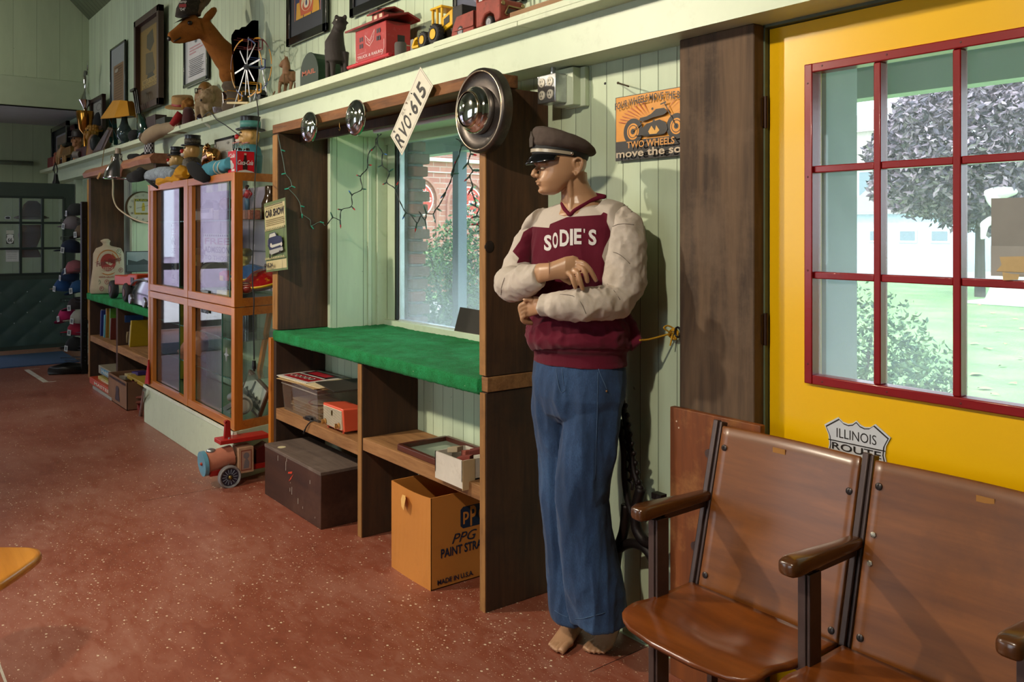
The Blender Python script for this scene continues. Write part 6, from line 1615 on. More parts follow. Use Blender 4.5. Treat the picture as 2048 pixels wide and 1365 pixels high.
# mailbox
t = thing('toy_mailbox','small dark green tin MAIL box with arched top','mailbox',(-4.8,2.12,ZS))
m0 = W(600,165,2.08).x; m1 = W(636,155,2.08).x; hh = .20
def arch(x0,x1,y,h):
    r = (x1 - x0) / 2; n = 14; return [(x0,y,ZS),(x1,y,ZS)] + [((x0 + x1) / 2 + r * math.cos(PI * k / n),y,ZS + h - r + r * math.sin(PI * k / n)) for k in range(n + 1)]
MG = mat('dark_green_tin','#142a1c',.5,.2,var=.15)
b = MB(); b.prism(arch(m0,m1,2.08,hh),(0,.006,0)); b.K('door',MG,t,bev=.003)
b = MB(); b.prism(arch(m0 + .004,m1 - .004,2.086,hh - .004),(0,.15,0)); b.K('shell',mat('green_tin_shell','#24402c',.4,.3),t)
sh = Sheet((m0,2.0795,ZS),(1,0,0),(0,0,1),m1 - m0,hh,0); sh.text('MAIL',.13,.36,.87,.50,'#a04a28',bold=.02); sh.K('lettering',None,t)
b = MB(); b.box(W(591,165,2.10).x,m0 - .004,2.10,2.16,ZS,ZS + .13); b.K('side_flap',mat('pale_enamel_flap','#9aa694',.4),t)

# carved horse
t = thing('carved_horse','worn carved wooden horse with black saddle','carved horse',(-5.2,2.12,ZS)); Yb = 2.11
HW = mat('worn_carved_wood','#7c5a3c',.7,var=.2,nscale=20,bump=.3,bscale=90,dirt=('#8a3a2c',.35))
b = MB(); b.loft([(P(566,160),V((0,.03,0)),V((.010,0,.03))),(P(574,155),V((0,.036,0)),V((.0,0,.040))),(P(584,153),V((0,.034,0)),V((0,0,.036))),(P(591,152),V((0,.025,0)),V((0,0,.028)))],16)
b.tube([P(574,150),P(573,138),P(573,126),P(571,119)],[.03,.025,.021,.018],12)
b.tube([P(574,120),P(566,126),P(560,134)],[.018,.016,.011],12)
b.tube([P(571,116),P(569,109)],[.007,.002],6); b.tube([P(575,117),P(574,111)],[.006,.002],6)
for px,dy in ((561,-.02),(568,.03),(583,-.02),(589,.02)): b.tube([P(px + 2,165,dy),P(px,175,dy),BZ(P,px - 1,ZS + .003,dy)],[.014,.010,.009],8)
b.tube([P(592,150),P(595,160),P(593,172)],[.006,.007,.004],8)
remeshed(b,'figure',.004,t,3,HW)
b = MB(); b.loft([(P(580,143),V((.016,0,0)),V((0,.034,0))),(P(580,140),V((.013,0,0)),V((0,.026,0)))],14); b.K('saddle',BLACK,t,smooth=40)
b = MB(); b.tube([P(573,185) + V((0,-.075,.0)),P(573,195) + V((0,-.088,0)),P(573,204) + V((0,-.09,0))],[.004,.006,.002],6); b.K('tassel',mat('tan_tassel','#6a5236',.9),t)
b = MB(); b.tube([P(571,150,-.04),P(573,175,-.05),P(574,186,-.075)],.003,5); b.K('rein',mat('tan_tassel','#6a5236',.9),t)

# ferris wheel toy: two wheels of spokes on A frames
t = thing('toy_ferris_wheel','old construction set toy ferris wheel in silver, yellow, red and blue strips','toy ferris wheel',(-5.8,2.13,ZS))
STRIP = mat('silver_strip','#a9a9ad',.3,.8,var=.2,nscale=40); YS = mat('yellow_strip','#d8960c',.4); RS = mat('maroon_strip','#5e1418',.4); BS = mat('blue_strip','#26407c',.4)
hubp = W(493,133,2.06)
def FP(px,py,Y=2.06): return W(px,py,Y)
def stripb(name,pts,m,Y=2.06,w=.012,th=.003):
    b = MB()
    for p,q in zip(pts[:-1],pts[1:]):
        p = FP(*p,Y) if len(p) == 2 else V(p); q = FP(*q,Y) if len(q) == 2 else V(q); b.bar(p,q,th,w,up=(0,1,0)) if False else b.bar(p,q,w,th,up=(0,1,0))
    return b.K(name,m,t)
for a_,e_ in (((497,74),(494,130)),((480,102),(492,130)),((470,147),(492,133)),((520,119),(496,132)),((511,88),(496,120)),((509,162),(495,134)),((491,190),(493,134))): stripb('spoke',[a_,e_],STRIP)
stripb('leg',[(467,218),(492,134)],STRIP); stripb('leg',[(501,204),(493,134)],STRIP); stripb('leg',[(508,200),(522,134)],STRIP,2.16); stripb('leg',[(535,195),(524,134)],STRIP,2.16)
def rimarc(a0,a1,m,cx_=493,cy_=136,rx=31,ry=58,Y=2.06):
    pts = [(cx_ + rx * math.cos(lerp(a0,a1,k / 5)),cy_ - ry * math.sin(lerp(a0,a1,k / 5))) for k in range(6)]; stripb('rim',pts,m,Y,.010,.003)
rimarc(1.8,2.5,YS); rimarc(2.55,3.2,RS); rimarc(3.3,3.9,YS); rimarc(4.0,4.5,BS); rimarc(4.8,5.3,YS); rimarc(.1,.7,YS,493); rimarc(1.0,1.5,BS)
for a0,a1,m in ((.0,.6,YS),(.7,1.3,RS),(1.4,1.9,YS),(-.7,-.1,YS),(-1.5,-.8,BS),(3.3,3.8,RS)): rimarc(a0,a1,m,516,128,27,52,2.16)
def car(px,py,m):
    b = MB(); c = FP(px,py,2.08);
    for y in (2.06,2.16):
        c = FP(px,py,y)
        for dx in (-.032,.032): b.bar(c + V((dx,0,0)),c + V((dx,0,-.055)),.006,.006)
        b.bar(c + V((-.032,0,-.055)),c + V((.032,0,-.055)),.006,.01)
    for dx in (-.032,.032):
        for dz in (0,-.055): b.bar(V((c.x + dx,2.06,c.z + dz)),V((c.x + dx,2.16,c.z + dz)),.005,.005)
    b.K('gondola',m,t)
car(521,82,RS); car(526,120,BS); car(518,168,YS); car(480,185,YS); car(500,82,RS)
b = MB(); b.bar(FP(455,206,2.03),FP(497,206,2.03),.012,.014,up=(0,0,1)); b.bar(FP(470,217,2.05),FP(490,209,2.05),.01,.006); b.K('base_strip',mat('pale_yellow_strip','#d9c488',.4),t)
b = MB(); b.cyl(FP(493,134,2.04),V((FP(493,134,2.04).x + .02,2.2,FP(493,134).z)),.006,n=8); b.cyl(FP(493,134,2.045),FP(493,134,2.055),.02,n=12); b.K('axle',mat('steel_axle','#6d7078',.3,.8),t)
b = MB(); c = FP(523,188,2.12); b.cyl(c + V((-.04,0,0)),c + V((.03,0,0)),.022,n=14); b.box(c.x - .03,c.x + .03,2.10,2.15,ZS,c.z - .01); b.K('motor',BLACK,t)
b = MB(); b.tube(spline([FP(513,198,2.03),FP(514,203,2.015),FP(516,222,2.012),FP(517,240,2.02),FP(515,262,2.02),FP(513,300,2.0),FP(512,342,1.94),FP(510,358,1.80),FP(509,400,1.76),FP(507,470,1.76),FP(505,560,1.76),FP(508,600,1.76),FP(507,640,1.76),FP(508,700,1.76),FP(508,720,1.76)],5),.0035,6)
q = FP(508,722,1.76); b.cyl(q,q + V((0,0,-.03)),.010,.012,10); b.box(q.x - .011,q.x + .011,q.y - .008,q.y + .008,q.z - .045,q.z - .028)
for dx in (-.006,.006): b.box(q.x + dx - .001,q.x + dx + .001,q.y - .003,q.y + .003,q.z - .058,q.z - .044)
lab(b.K('power_cord',BLACK,t,smooth=40),'long black power cord with plug')

# deer head mount with camouflage cap
DEER = mat('deer_hide','#8e5724',.9,var=.18,nscale=9,bump=.3,bscale=160,dirt=('#5a3414',.5),spec=.15)
t = thing('deer_head_mount','mounted brown deer head with antlers on a black wooden plaque','deer head',(-6.2,2.1,2.6))
XD = W(486,140,2.25).x
def D(px,py,Y): return WX(px,py,XD + (Y - 1.9) * 1.0)
b = MB()
nk = [((356,68),1.90,9),((372,60),1.90,15),((392,50),1.90,20),((406,52),1.90,22),((416,66),1.90,23),((432,90),1.90,26),((452,114),1.90,33),((474,132),1.90,40),((484,138),1.90,42)]
b.tube([D(*p,Y) for p,Y,r in nk],[r * D(*p,Y).dot(FW) / FPX for p,Y,r in nk],22,flatten=.8)
b.tube([D(338,76,1.90),D(342,74,1.90),D(356,66,1.90),D(375,58,1.90),D(398,52,1.91)],[.026,.034,.042,.07,.09],16)
b.tube([D(344,82,1.90),D(362,80,1.90),D(388,68,1.90)],[.018,.028,.045],12)
b.sph(D(466,148,1.90),(.10,.10,.10),14,10)
for q,dy in ((0,.10),(1,-.10)):
    b.tube([D(405 + 2 * q,44,1.90 + dy * .6),D(418,32,1.9 + dy),D(428,20,1.9 + dy * 1.1),D(430,14,1.9 + dy * 1.1)],[.02,.045,.035,.012],10,flatten=.5)
o = remeshed(b,'head',.011,t,5,DEER)
b = MB(); b.tube([D(347,83,1.925),D(355,79,1.935),D(362,75,1.945)],.004,6); b.sph(D(338.5,77,1.90),(.022,.014,.018),10,6); b.K('mouth_and_nose','#1c120c',t,smooth=True)
b = MB(); b.sph(D(380,46,1.975),(.018,.018,.016),12,8); b.K('glass_eye',mat('glass_eye','#1a0f08',.08),t,smooth=True)
b = MB()
for s_,Yv in ((0,1.95),(1,1.85)):
    b.tube(spline([D(392,28,Yv),D(400,14,Yv),D(412,4,Yv),D(421,-14,Yv),D(420,-40,Yv)],4),[.028] * 6 + [.022] * 8 + [.014] * 3,8)
    b.tube([D(405,8,Yv),D(398,-12,Yv),D(396,-30,Yv)],[.018,.013,.004],8)
b.K('antler',mat('antler_horn','#5c4630',.5,var=.25,nscale=20,bump=.3,bscale=60),t,smooth=True)
b = MB(); b.prism([D(x,y,2.235) for x,y in ((462,78),(463,70),(470,59),(478,59),(483,54),(491,53),(503,41),(509,40),(509,172),(470,172))],(0,.03,0)); b.prism([D(x,y,2.225) for x,y in ((469,64),(478,62),(486,60),(492,58),(490,72),(482,80),(470,80))],(0,.012,0)); lab(b.K('plaque',mat('black_plaque','#1b1715',.5),t,bev=.004),'black cut wooden plaque')
t = thing('camouflage_cap','dark camouflage peaked cap with a red and white badge worn by the deer head','cap',(-6.9,1.9,3.1))
CAMO = mat('camouflage_cloth','#2a2218',.9,var=.5,nscale=22,dirt=('#6a604a',.6))
b = MB(); rr = []
b.loft([(D(376,32,1.90),V((.09,0,0)),V((0,.085,.01))),(D(378,20,1.90),V((.09,0,0)),V((0,.085,0))),(D(382,6,1.90),V((.08,0,0)),V((0,.075,0))),(D(386,-8,1.90),V((.055,0,0)),V((0,.05,0)))],22); b.K('crown',CAMO,t,smooth=True)
b = MB(); b.loft([(D(370,37,1.90),V((.08,0,0)),V((0,.012,.012))),(D(360,40,1.90),V((.075,0,0)),V((0,.009,.009))),(D(351,45,1.90),V((.04,0,0)),V((0,.006,.006)))],18); b.K('peak',CAMO,t,smooth=True)
sh = Sheet(D(357,22,1.97),V((.75,.66,0)),(0,0,1),.062,.075,0,'#888888'); sh.rect(0,.5,1,1,'#8f8a80') if False else None
sh.rect(.05,.32,.95,.62,'#8a1c1c'); sh.text('hamp',0,.66,1,.98,'#b9b4ac',bold=.03); sh.text("'04'",.15,0,.85,.28,'#b9b4ac',bold=.02); lab(sh.K('badge',None,t),'red and white printed badge')
t = thing('log_stump','grey brown cut log standing on the shelf below the deer head','log',(-6.2,2.15,ZS))
b = MB(); rows = []
for k in range(8):
    z = lerp(ZS + .002,ZS + .22,k / 7); c = W(475,0,2.16); r = .095 + .02 * math.sin(k * 1.3); rows.append([(c.x + r * math.cos(a) * (1 + .12 * math.sin(3 * a + k)),2.16 + r * .9 * math.sin(a) * (1 + .1 * math.cos(4 * a)),z) for a in [2 * PI * j / 20 for j in range(20)]])
b.rings(rows); b.K('log',mat('grey_bark','#5e5040',.9,var=.3,nscale=14,bump=.6,bscale=40),t,smooth=60)
# buffalo
t = thing('buffalo_figurine','cream plaster buffalo figurine standing on the shelf beside the straw hat','figurine',(-6.7,2.12,ZS)); Yb = 2.09
b = MB(); m = mpp(425,Yb)
b.loft([(P(400,212),V((0,.05,0)),V((0.0,0,.055))),(P(412,205),V((0,.062,0)),V((0,0,.085))),(P(428,200),V((0,.07,0)),V((0,0,.115))),(P(438,205),V((0,.055,0)),V((0,0,.10)))],18)
b.sph(P(421,195,-.05),(.048,.055,.058),14,10); b.sph(P(415,204,-.09),(.026,.03,.026),12,8)
for q,sx_ in ((411,-1),(430,1)): b.tube(spline([P(q + 2 * -sx_,187,-.06),P(q + 1 * sx_,184,-.065),P(q + 0 * sx_,179,-.07)],3),[.009] * 4 + [.006,.004,.002],8)
for px,dy in ((398,-.03),(406,.03),(411,-.04),(422,-.02),(440,-.02),(443,.03)): b.tube([P(px,214,dy),BZ(P,px,ZS + .03,dy),BZ(P,px,ZS + .003,dy)],[.028,.018,.017],8)
b.sph(P(422,214,-.05),(.035,.03,.04),12,8)
o = remeshed(b,'figure',.006,t,2,mat('cream_plaster','#9c8464',.8,var=.15,nscale=20,bump=.5,bscale=90))
for v in o.data.vertices: v.co += v.normal.copy() * (.004 * mnoise.noise((v.co + V((9,9,9))) * 60))
b = MB(); b.sph(P(413,205,-.115),(.012,.008,.010),10,6); b.K('nose','#2a1a12',t)
# round tan head with spectacles behind the buffalo
t = thing('tan_head_ornament','round tan head ornament with black spectacles behind the buffalo','ornament',(-6.9,2.2,ZS)); Yb = 2.19
TAN = mat('tan_varnish','#7c5420',.5,var=.12)
b = MB(); b.sph(P(411,186),(.085,.06,.09),18,12); b.sph(P(402,198),(.07,.05,.08),14,8); b.tube([P(408,200),BZ(P,408,ZS + .002)],[.05,.045],12); remeshed(b,'head',.006,t,3,TAN)
b = MB(); b.tube([P(397,180,-.03),P(405,180,-.06),P(413,181,-.065)],.004,6); b.tube([P(394,179,-.04),P(399,179,-.05),P(399,188,-.05),P(394,188,-.04),P(394,179,-.04)],.004,6); b.K('spectacles',BLACK,t)
# straw boater
t = thing('straw_hat','tan straw boater with a red band lying tilted on the shelf','straw hat',(-7.3,2.12,ZS)); Yb = 2.11
STRAW = mat('tan_straw','#a07c4c',.85,var=.12,nscale=40,bump=.4,bscale=200)
ax = V((.25,-.15,.95)).normalized(); c = P(366,214)
b = MB(); b.lathe([(.135,-.004),(.14,0),(.135,.006),(.085,.010),(.083,.075),(.076,.088),(.001,.094)],c,ax,32); b.K('body',STRAW,t,smooth=50)
b = MB(); b.lathe([(.0855,.012),(.0865,.014),(.0860,.030),(.0845,.031)],c,ax,32,cap=False); lab(b.K('ribbon','#8c1c1c',t,smooth=True),'red ribbon')
t = thing('cloth_doll','brown haired cloth doll in a dark maroon dress slumped beside the straw hat','doll',(-7.2,2.1,ZS)); Yb = 2.08
b = MB()
for k in range(16): b.sph(P(376 + rnd.uniform(-9,9),207 + rnd.uniform(-9,9),rnd.uniform(-.02,.02)),.022,8,6)
remeshed(b,'hair',.006,t,1,mat('brown_wool_hair','#8a5a20',.95,bump=.5,bscale=120))
b = MB(); b.loft([(BZ(P,378,ZS + .002),V((.075,0,0)),V((0,.05,0))),(P(378,236),V((.07,0,0)),V((0,.05,0))),(P(377,222),V((.05,0,0)),V((0,.04,0))),(P(376,215),V((.03,0,0)),V((0,.03,0)))],16); b.K('dress',mat('maroon_velvet','#3c0a10',.95,sheen=.3),t,smooth=True)
b = MB(); b.tube([P(362,228),P(352,240),P(343,250)],[.035,.03,.02],10); lab(b.K('sleeve',mat('red_felt','#8c1416',.9),t,smooth=True),'bright red sleeve')
t = thing('glass_ornament','small clear and brown glass ornament in front of the cloth doll','ornament',(-7.3,2.05,ZS)); Yb = 2.055
b = MB(); b.lathe([(.028,0),(.03,.02),(.024,.05),(.028,.06),(.016,.08),(.001,.085)],BZ(P,360,ZS),(0,0,1),18); b.K('body',mat('brown_glass','#6a4a38',.1,.2,var=.3,nscale=40),t,smooth=50)
b = MB(); b.sph(P(360,232),(.02,.015,.016),10,6); b.K('cap','#a86a30',t)
t = thing('purple_glass_bottle','dark purple glass bottle lying between the doll and the buffalo','bottle',(-6.95,2.05,ZS)); Yb = 2.05
b = MB(); b.tube([P(389,229),P(393,231),P(398,235),P(408,239)],[.010,.012,.034,.034],14); b.K('body',mat('dark_purple_glass','#2c1a24',.08,.1,coat=.5),t,smooth=50)
t = thing('clip_knife','metal clip with a label and pale blade hanging over the shelf edge below the buffalo','knife',(-6.8,2.02,ZS)); Yb = 2.018
b = MB(); b.prism([P(402,236),P(407,233),P(412,243),P(407,245)],(0,.01,0)); b.K('handle',mat('dark_brown_handle','#33241a',.5),t)
b = MB(); b.prism([P(403,241),P(408,236),P(410,238),P(405,243)],(0,-.001,0)); b.K('label','#8f8468',t)
b = MB(); b.prism([P(405,244),P(411,241),P(420,252),P(421,258),P(410,250)],(0,.003,0)); b.K('blade',mat('pale_blade','#b0ac94',.3,.3),t)
b = MB(); b.prism([P(407,237),P(412,230),P(413,237),P(417,238),P(413,243)],(0,.003,0)); b.K('star',mat('grey_metal_star','#4c4a42',.4,.6),t)
t = thing('black_cable','black cable curving from below the buffalo down to the clown on the showcase','cable',(-6.6,2.0,ZS))
b = MB(); b.tube(spline([W(408,232,2.03),W(417,225,2.02),W(424,228,2.02),W(434,240,2.01),W(450,250,1.99),W(465,261,1.97),W(479,271,1.95)],5),.0035,6); b.K('cord',BLACK,t,smooth=True)
t = thing('spectacles','thin wire spectacles hooked over the shelf edge left of the ferris wheel','spectacles',(-6.3,2.02,ZS)); Yb = 2.02
b = MB(); b.tube(spline([P(420,232),P(432,237),P(445,237),P(452,233),P(455,224)],4),.0016,5); b.tube([P(452 + 9 * math.cos(a) + 7,233 + 2.4 * math.sin(a)) for a in [2 * PI * k / 14 for k in range(15)]],.002,5); b.K('wire',BLKM,t)
t = thing('brown_horse_figurine','small glossy dark brown horse head figurine right of the buffalo','figurine',(-6.45,2.12,ZS)); Yb = 2.12
b = MB(); b.tube([BZ(P,452,ZS + .002),P(452,205),P(450,192),P(447,184)],[.035,.028,.022,.016],10); b.tube([P(448,184),P(452,194),P(451,200)],[.016,.014,.008],10); remeshed(b,'figure',.004,t,2,mat('dark_brown_ceramic','#2e1610',.25,coat=.5))
t = thing('glass_dish','small clear glass dish at the shelf edge left of the log','glass dish',(-6.5,2.06,ZS)); Yb = 2.06
b = MB(); b.lathe([(.02,0),(.035,.015),(.042,.05),(.039,.05),(.03,.018),(.001,.006)],BZ(P,437,ZS),(0,0,1),20,cap=False); b.K('bowl',glassm('small_glass',tint=(.85,.8,.82,1),dust=.15,refl=2),t,smooth=50)
# ------------------------------------------------------------------ left end of the shelf
def PP(Y): return lambda px,py,dy=0.0: W(px,py,Y) + V((0,dy,0))
def TH(name,label,cat,px,Y,z): c = W(px,0,Y); return thing(name,label,cat,(c.x,Y,z))
P = PP(2.12)
t = TH('table_lamp','small lamp with yellow panelled shade and glass base on the shelf','lamp',248,2.12,ZS)
b = MB(); b.rings([[P(x,z) + V((0,yy,0)) for x,z,yy in row] for row in ([(222,238,-.06),(233,240,-.15),(262,238,-.15),(272,232,-.06),(262,232,.1),(233,235,.1)],[(238,203,-.03),(241,203,-.07),(256,202,-.07),(261,203,-.03),(256,202,.04),(241,203,.04)])],cap=False); b.K('lamp_shade',mat('yellow_lamp_shade','#c98a10',.7,var=.08),t,solid=.006)
b = MB(); c = V((P(249,0).x,2.12,ZS)); b.lathe([(.06,0),(.065,.02),(.03,.04),(.07,.10),(.075,.16),(.04,.22),(.03,.26),(.02,.36)],c,(0,0,1),18); b.K('base',mat('blue_grey_glass_base','#3c4a4c',.12,.2,var=.4,nscale=20),t,smooth=50)
b = MB(); b.cyl(c + V((0,0,.3)),c + V((0,0,.37)),.09,.06,16); b.K('collar',BLKM,t)
t = TH('green_glass_vase','dark green fanned glass vase holding black rods','vase',283,2.12,ZS)
b = MB(); b.loft([(V((P(285,0).x,2.12,ZS)),V((.10,0,0)),V((0,.05,0))),(P(287,262),V((.15,0,0)),V((0,.05,0))),(P(284,242),V((.10,0,0)),V((0,.04,0))),(P(280,228),V((.045,0,0)),V((0,.03,0)))],20); b.K('body',mat('dark_green_glass','#12302a',.15,.1,var=.5,nscale=12,coat=.4),t,smooth=True)
b = MB()
for x0,x1 in ((276,266),(279,270),(282,274)): b.cyl(P(x0,240),P(x1,180),.012,.007,8)
b.box(P(264,0).x,P(272,0).x,2.10,2.13,P(272,181).z,P(272,176).z); b.K('rod',BLACK,t)
t = TH('dark_hat','black fur hat lying at the shelf edge below the green vase','hat',275,2.08,ZS); P = PP(2.07)
b = MB(); b.sph(P(268,271),(.12,.05,.055),16,8); b.box(P(249,0).x,P(280,0).x,2.035,2.11,ZS,P(280,276).z - .02); remeshed(b,'body',.01,t,2,mat('black_fur','#0a0b0f',.95,bump=.5,bscale=150))
t = TH('green_glass_tools','dark teal crossed glass blades standing left of the lamp','ornament',225,2.08,ZS); P = PP(2.08)
b = MB(); b.bar(P(218,226),P(238,278),.035,.01); b.bar(P(228,232),P(232,290),.04,.01); b.bar(P(221,240),P(222,286),.03,.01); b.K('blades',mat('teal_glass','#14302e',.15,coat=.4,var=.4),t)
for nm,lb,x0,x1,y0,c in (('wooden_box','small dark red wooden box on the shelf right of the green vase',296,315,236,'#2c1210'),('grey_box','low dark grey box between the red wooden box and the straw hat',316,334,240,'#262a26')):
    b = MB(); b.box(W(x0,0,2.14).x,W(x1,0,2.14).x,2.12,2.22,ZS,W(x0,y0,2.14).z); tag(b.K(nm,c,bev=.003),lb,'box')
P = PP(2.10)
t = TH('trophy','gold and silver trophy topped by a winged figure near the far end of the shelf','trophy',167,2.12,ZS)
b = MB(); c = V((P(167,0).x,2.12,ZS)); b.lathe([(.09,0),(.09,.06),(.03,.08),(.02,.28),(.07,.34),(.10,.52),(.10,.55)],c,(0,0,1),20); b.K('cup',mat('gold_plate','#a8742c',.15,.95,var=.1),t,smooth=50)
b = MB(); b.lathe([(.02,.55),(.03,.60),(.075,.68),(.03,.76),(.012,.80),(.012,.83)],c,(0,0,1),18); b.tube([c + V((0,0,.82)),c + V((.01,0,.95)),c + V((.0,0,1.02))],[.02,.035,.02],8); b.prism([c + V((0,0,.95)),c + V((.08,0,1.12)),c + V((.10,0,1.04)),c + V((.05,0,.97))],(0,.01,0)); b.K('winged_figure',CHROME,t,smooth=50)
FRB = mat('dark_brown_moulding','#2c1a12',.4)
def sm(s):
    s.rect(.05,.05,.95,.95,'#8f8f8a'); s.ring(.5,.75,.22,.12,.2,'#5a5a56')
    for k in range(6): s.rect(.2,.1 + .08 * k,.8,.13 + .08 * k,'#77776f')
frame('framed_print','small brown framed grey print leaning on the wall behind the trophy',186,268,212,202,Y=2.20,fw=.04,dep=.04,mo=FRB,draw=sm)
frame('framed_print','black framed pale print leaning at the far end of the shelf',108,335,140,258,Y=2.16,fw=.06,dep=.04,back='#1c2026',draw=lambda s: (s.rect(.15,.1,.85,.8,'#8f8f9c'),s.rect(.2,.35,.8,.75,'#7c6e62')))
frame('framed_print','reddish brown framed panel leaning behind the hatted bust',140,300,156,256,Y=2.20,fw=.06,dep=.04,mo=mat('red_brown_moulding','#3c1c1c',.4),back='#8a6a5c')
def bust(name,label,px,Y,py_chin,py_top,hat,skin='#9a6a44',hatc='#2c2422',hw=.11):
    t = TH(name,label,'bust',px,Y,ZS); Pq = PP(Y); m = mpp(px,Y); c = Pq(px,(py_chin + py_top) / 2); h = (py_chin - py_top) * m / 2
    b = MB(); b.sph(c + V((0,0,0)),(h * .82,h * .82,h),18,12); d = (-FW * .8 - RT * .5).normalized()
    b.tube([c + d * h * .75 + UP * h * .15,c + d * h * 1.0 - UP * h * .12,c + d * h * .8 - UP * h * .2],[h * .12,h * .2,h * .16],8)
    for s_ in (-1,1): b.sph(c + V((-d.y,d.x,0)) * s_ * h * .8,(h * .14,h * .14,h * .25),8,6); b.sph(c + d * h * .6 + V((-d.y,d.x,0)) * s_ * h * .35 - UP * h * .2,h * .3,8,6)
    b.sph(c + d * h * .5 - UP * h * .7,h * .4,10,6); b.tube([V((c.x,c.y,ZS)),c - UP * h * .5],[h * .75,h * .45],14)
    remeshed(b,'head',max(.005,h * .05),t,2,mat('carved_' + name + skin[1:],skin,.5,var=.1))
    b = MB()
    for s_ in (-1,1): b.sph(c + d * h * .80 + V((-d.y,d.x,0)) * s_ * h * .30 + UP * h * .2,h * .11,8,6)
    b.K('eye','#1c120c',t)
    b = MB(); k = c + UP * h * .42
    if hat == 'derby': b.lathe([(h * 1.35,0),(h * 1.38,h * .06),(h * .95,h * .14),(h * .95,h * .8),(h * .8,h * 1.1),(h * .4,h * 1.25),(.001,h * 1.28)],k,(0,0,1),26)
    if hat == 'curl':
        for q in range(40): a = rnd.uniform(0,2 * PI); e = rnd.uniform(.15,1.0); v_ = V((math.cos(a) * math.cos(e),math.sin(a) * math.cos(e),math.sin(e))); v_ = v_ - d * .35; b.sph(c + v_ * h * .95,h * .28,7,5)
    b.K('hat' if hat == 'derby' else 'hair',hatc,t,smooth=50); return t
bust('hatted_bust','painted bust of a man in a dark brown derby hat',156,2.09,294,268,'derby')
bust('curly_bust','golden yellow curly haired head bust right of the derby hat',184,2.11,280,250,'curl','#9a6c1c','#9c6a14')
t = TH('black_fan','black plumed hat behind the golden curly head','hat',200,2.2,ZS); P = PP(2.2)
b = MB(); b.sph(P(197,252),(.16,.06,.16),14,8); b.K('plume',mat('black_fur','#0a0b0f',.95),t,smooth=True)
P = PP(2.10)
t = TH('small_bust','small painted bust with a dark side below the curly head','bust',187,2.10,ZS); c = P(187,288)
b = MB(); b.sph(c,(.06,.06,.11),14,10); b.tube([V((c.x,2.10,ZS)),c],[.07,.05],10); remeshed(b,'head',.01,t,2,mat('peach_paint','#8a6048',.5)); b = MB(); b.sph(c + V((.04,.01,0)),(.05,.06,.10),10,8); b.K('dark_hair','#14181a',t,smooth=True)
t = TH('leaning_panel','thick bronze framed grey panel leaning diagonally right of the busts','panel',205,2.08,ZS)
b = MB(); b.prism([W(x,z,2.06) for x,z in ((183,306),(205,301),(225,258),(216,253))],(0,.06,0)); b.K('frame',mat('bronze_brown','#5c4430',.4,.3),t,bev=.01)
b = MB(); b.prism([W(x,z,2.055) for x,z in ((188,302),(202,299),(218,261),(214,259))],(0,.004,0)); b.K('face','#5d5356',t)
t = TH('toy_wagon','yellow and brown toy stagecoach with dark roof rack on the far shelf','toy wagon',130,2.08,ZS); P = PP(2.08)
b = MB(); b.box(P(126,0).x,P(146,0).x,2.05,2.14,P(146,309).z,P(146,292).z); b.K('coach',mat('ochre_wagon','#6a4c0c',.6,var=.3,nscale=20),t,bev=.004)
b = MB(); b.box(P(121,0).x,P(137,0).x,2.05,2.12,P(137,291).z,P(137,285).z); b.K('roof_rack',BLKM,t)
b = MB()
for x in (128,144): tyre(b,P(x,312),.05,.02,16)
b.K('wheel',BLKM,t)
t = TH('toy_horse','cream brown toy horse in front of the stagecoach','toy horse',118,2.06,ZS); P = PP(2.06)
b = MB(); b.sph(P(120,308),(.09,.04,.06),12,8); b.tube([P(124,304),P(127,296),P(124,292)],[.05,.04,.025],8)
for x in (114,118,127,131): b.tube([P(x,310),V((P(x,0).x,2.06,ZS))],[.02,.014],6)
remeshed(b,'figure',.008,t,2,mat('cream_brown_paint','#9a7444',.6))
t = TH('toy_rider','small orange brown toy figure at the far end of the shelf','figurine',110,2.06,ZS)
b = MB(); b.tube([V((P(109,0).x,2.06,ZS)),P(111,318),P(112,311)],[.02,.035,.025],8); b.sph(P(112,309),.03,8,6); remeshed(b,'figure',.008,t,1,mat('terracotta_paint','#8a4a30',.6))
t = TH('red_boxes','worn red box standing at the far left end of the shelf','box',100,2.10,ZS)
b = MB(); b.box(P(95,0).x,P(103,0).x,2.06,2.14,ZS,P(103,314).z); b.K('body','#7a2a2c',t,bev=.004)
t = TH('maroon_box','maroon velvet box in front of the derby bust','box',165,2.06,ZS); b = MB(); b.box(P(153,0).x,P(174,0).x,2.05,2.10,ZS,P(174,291).z); b.K('body','#3c0c0e',t,bev=.01)
t = TH('grey_mug','small grey mug lying on the shelf below the maroon box','mug',164,2.05,ZS); b = MB(); c = V((P(163,0).x,2.045,ZS + .04)); b.lathe([(.001,0),(.038,0),(.04,.08),(.034,.08),(.03,.01)],c,(-.6,-.5,0),18,cap=False); b.K('cup','#7c746c',t,smooth=50)
# bell hung from the shelf
t = TH('hanging_bell','small dark iron bell hanging on a wire loop at the far end of the shelf','bell',111,2.0,2.1); P = PP(2.01)
b = MB(); b.lathe([(.001,.11),(.02,.11),(.03,.04),(.045,0),(.04,-.02)],P(112,366),(0,0,1),16); b.K('bell',BLKM,t,smooth=50)
b = MB(); b.tube(spline([P(112,352),P(108,340),P(111,326),P(115,340),P(112,352)],4),.006,6); b.tube([P(106,341),P(109,330)],.008,6); b.K('wire_loop',BLKM,t,smooth=True)
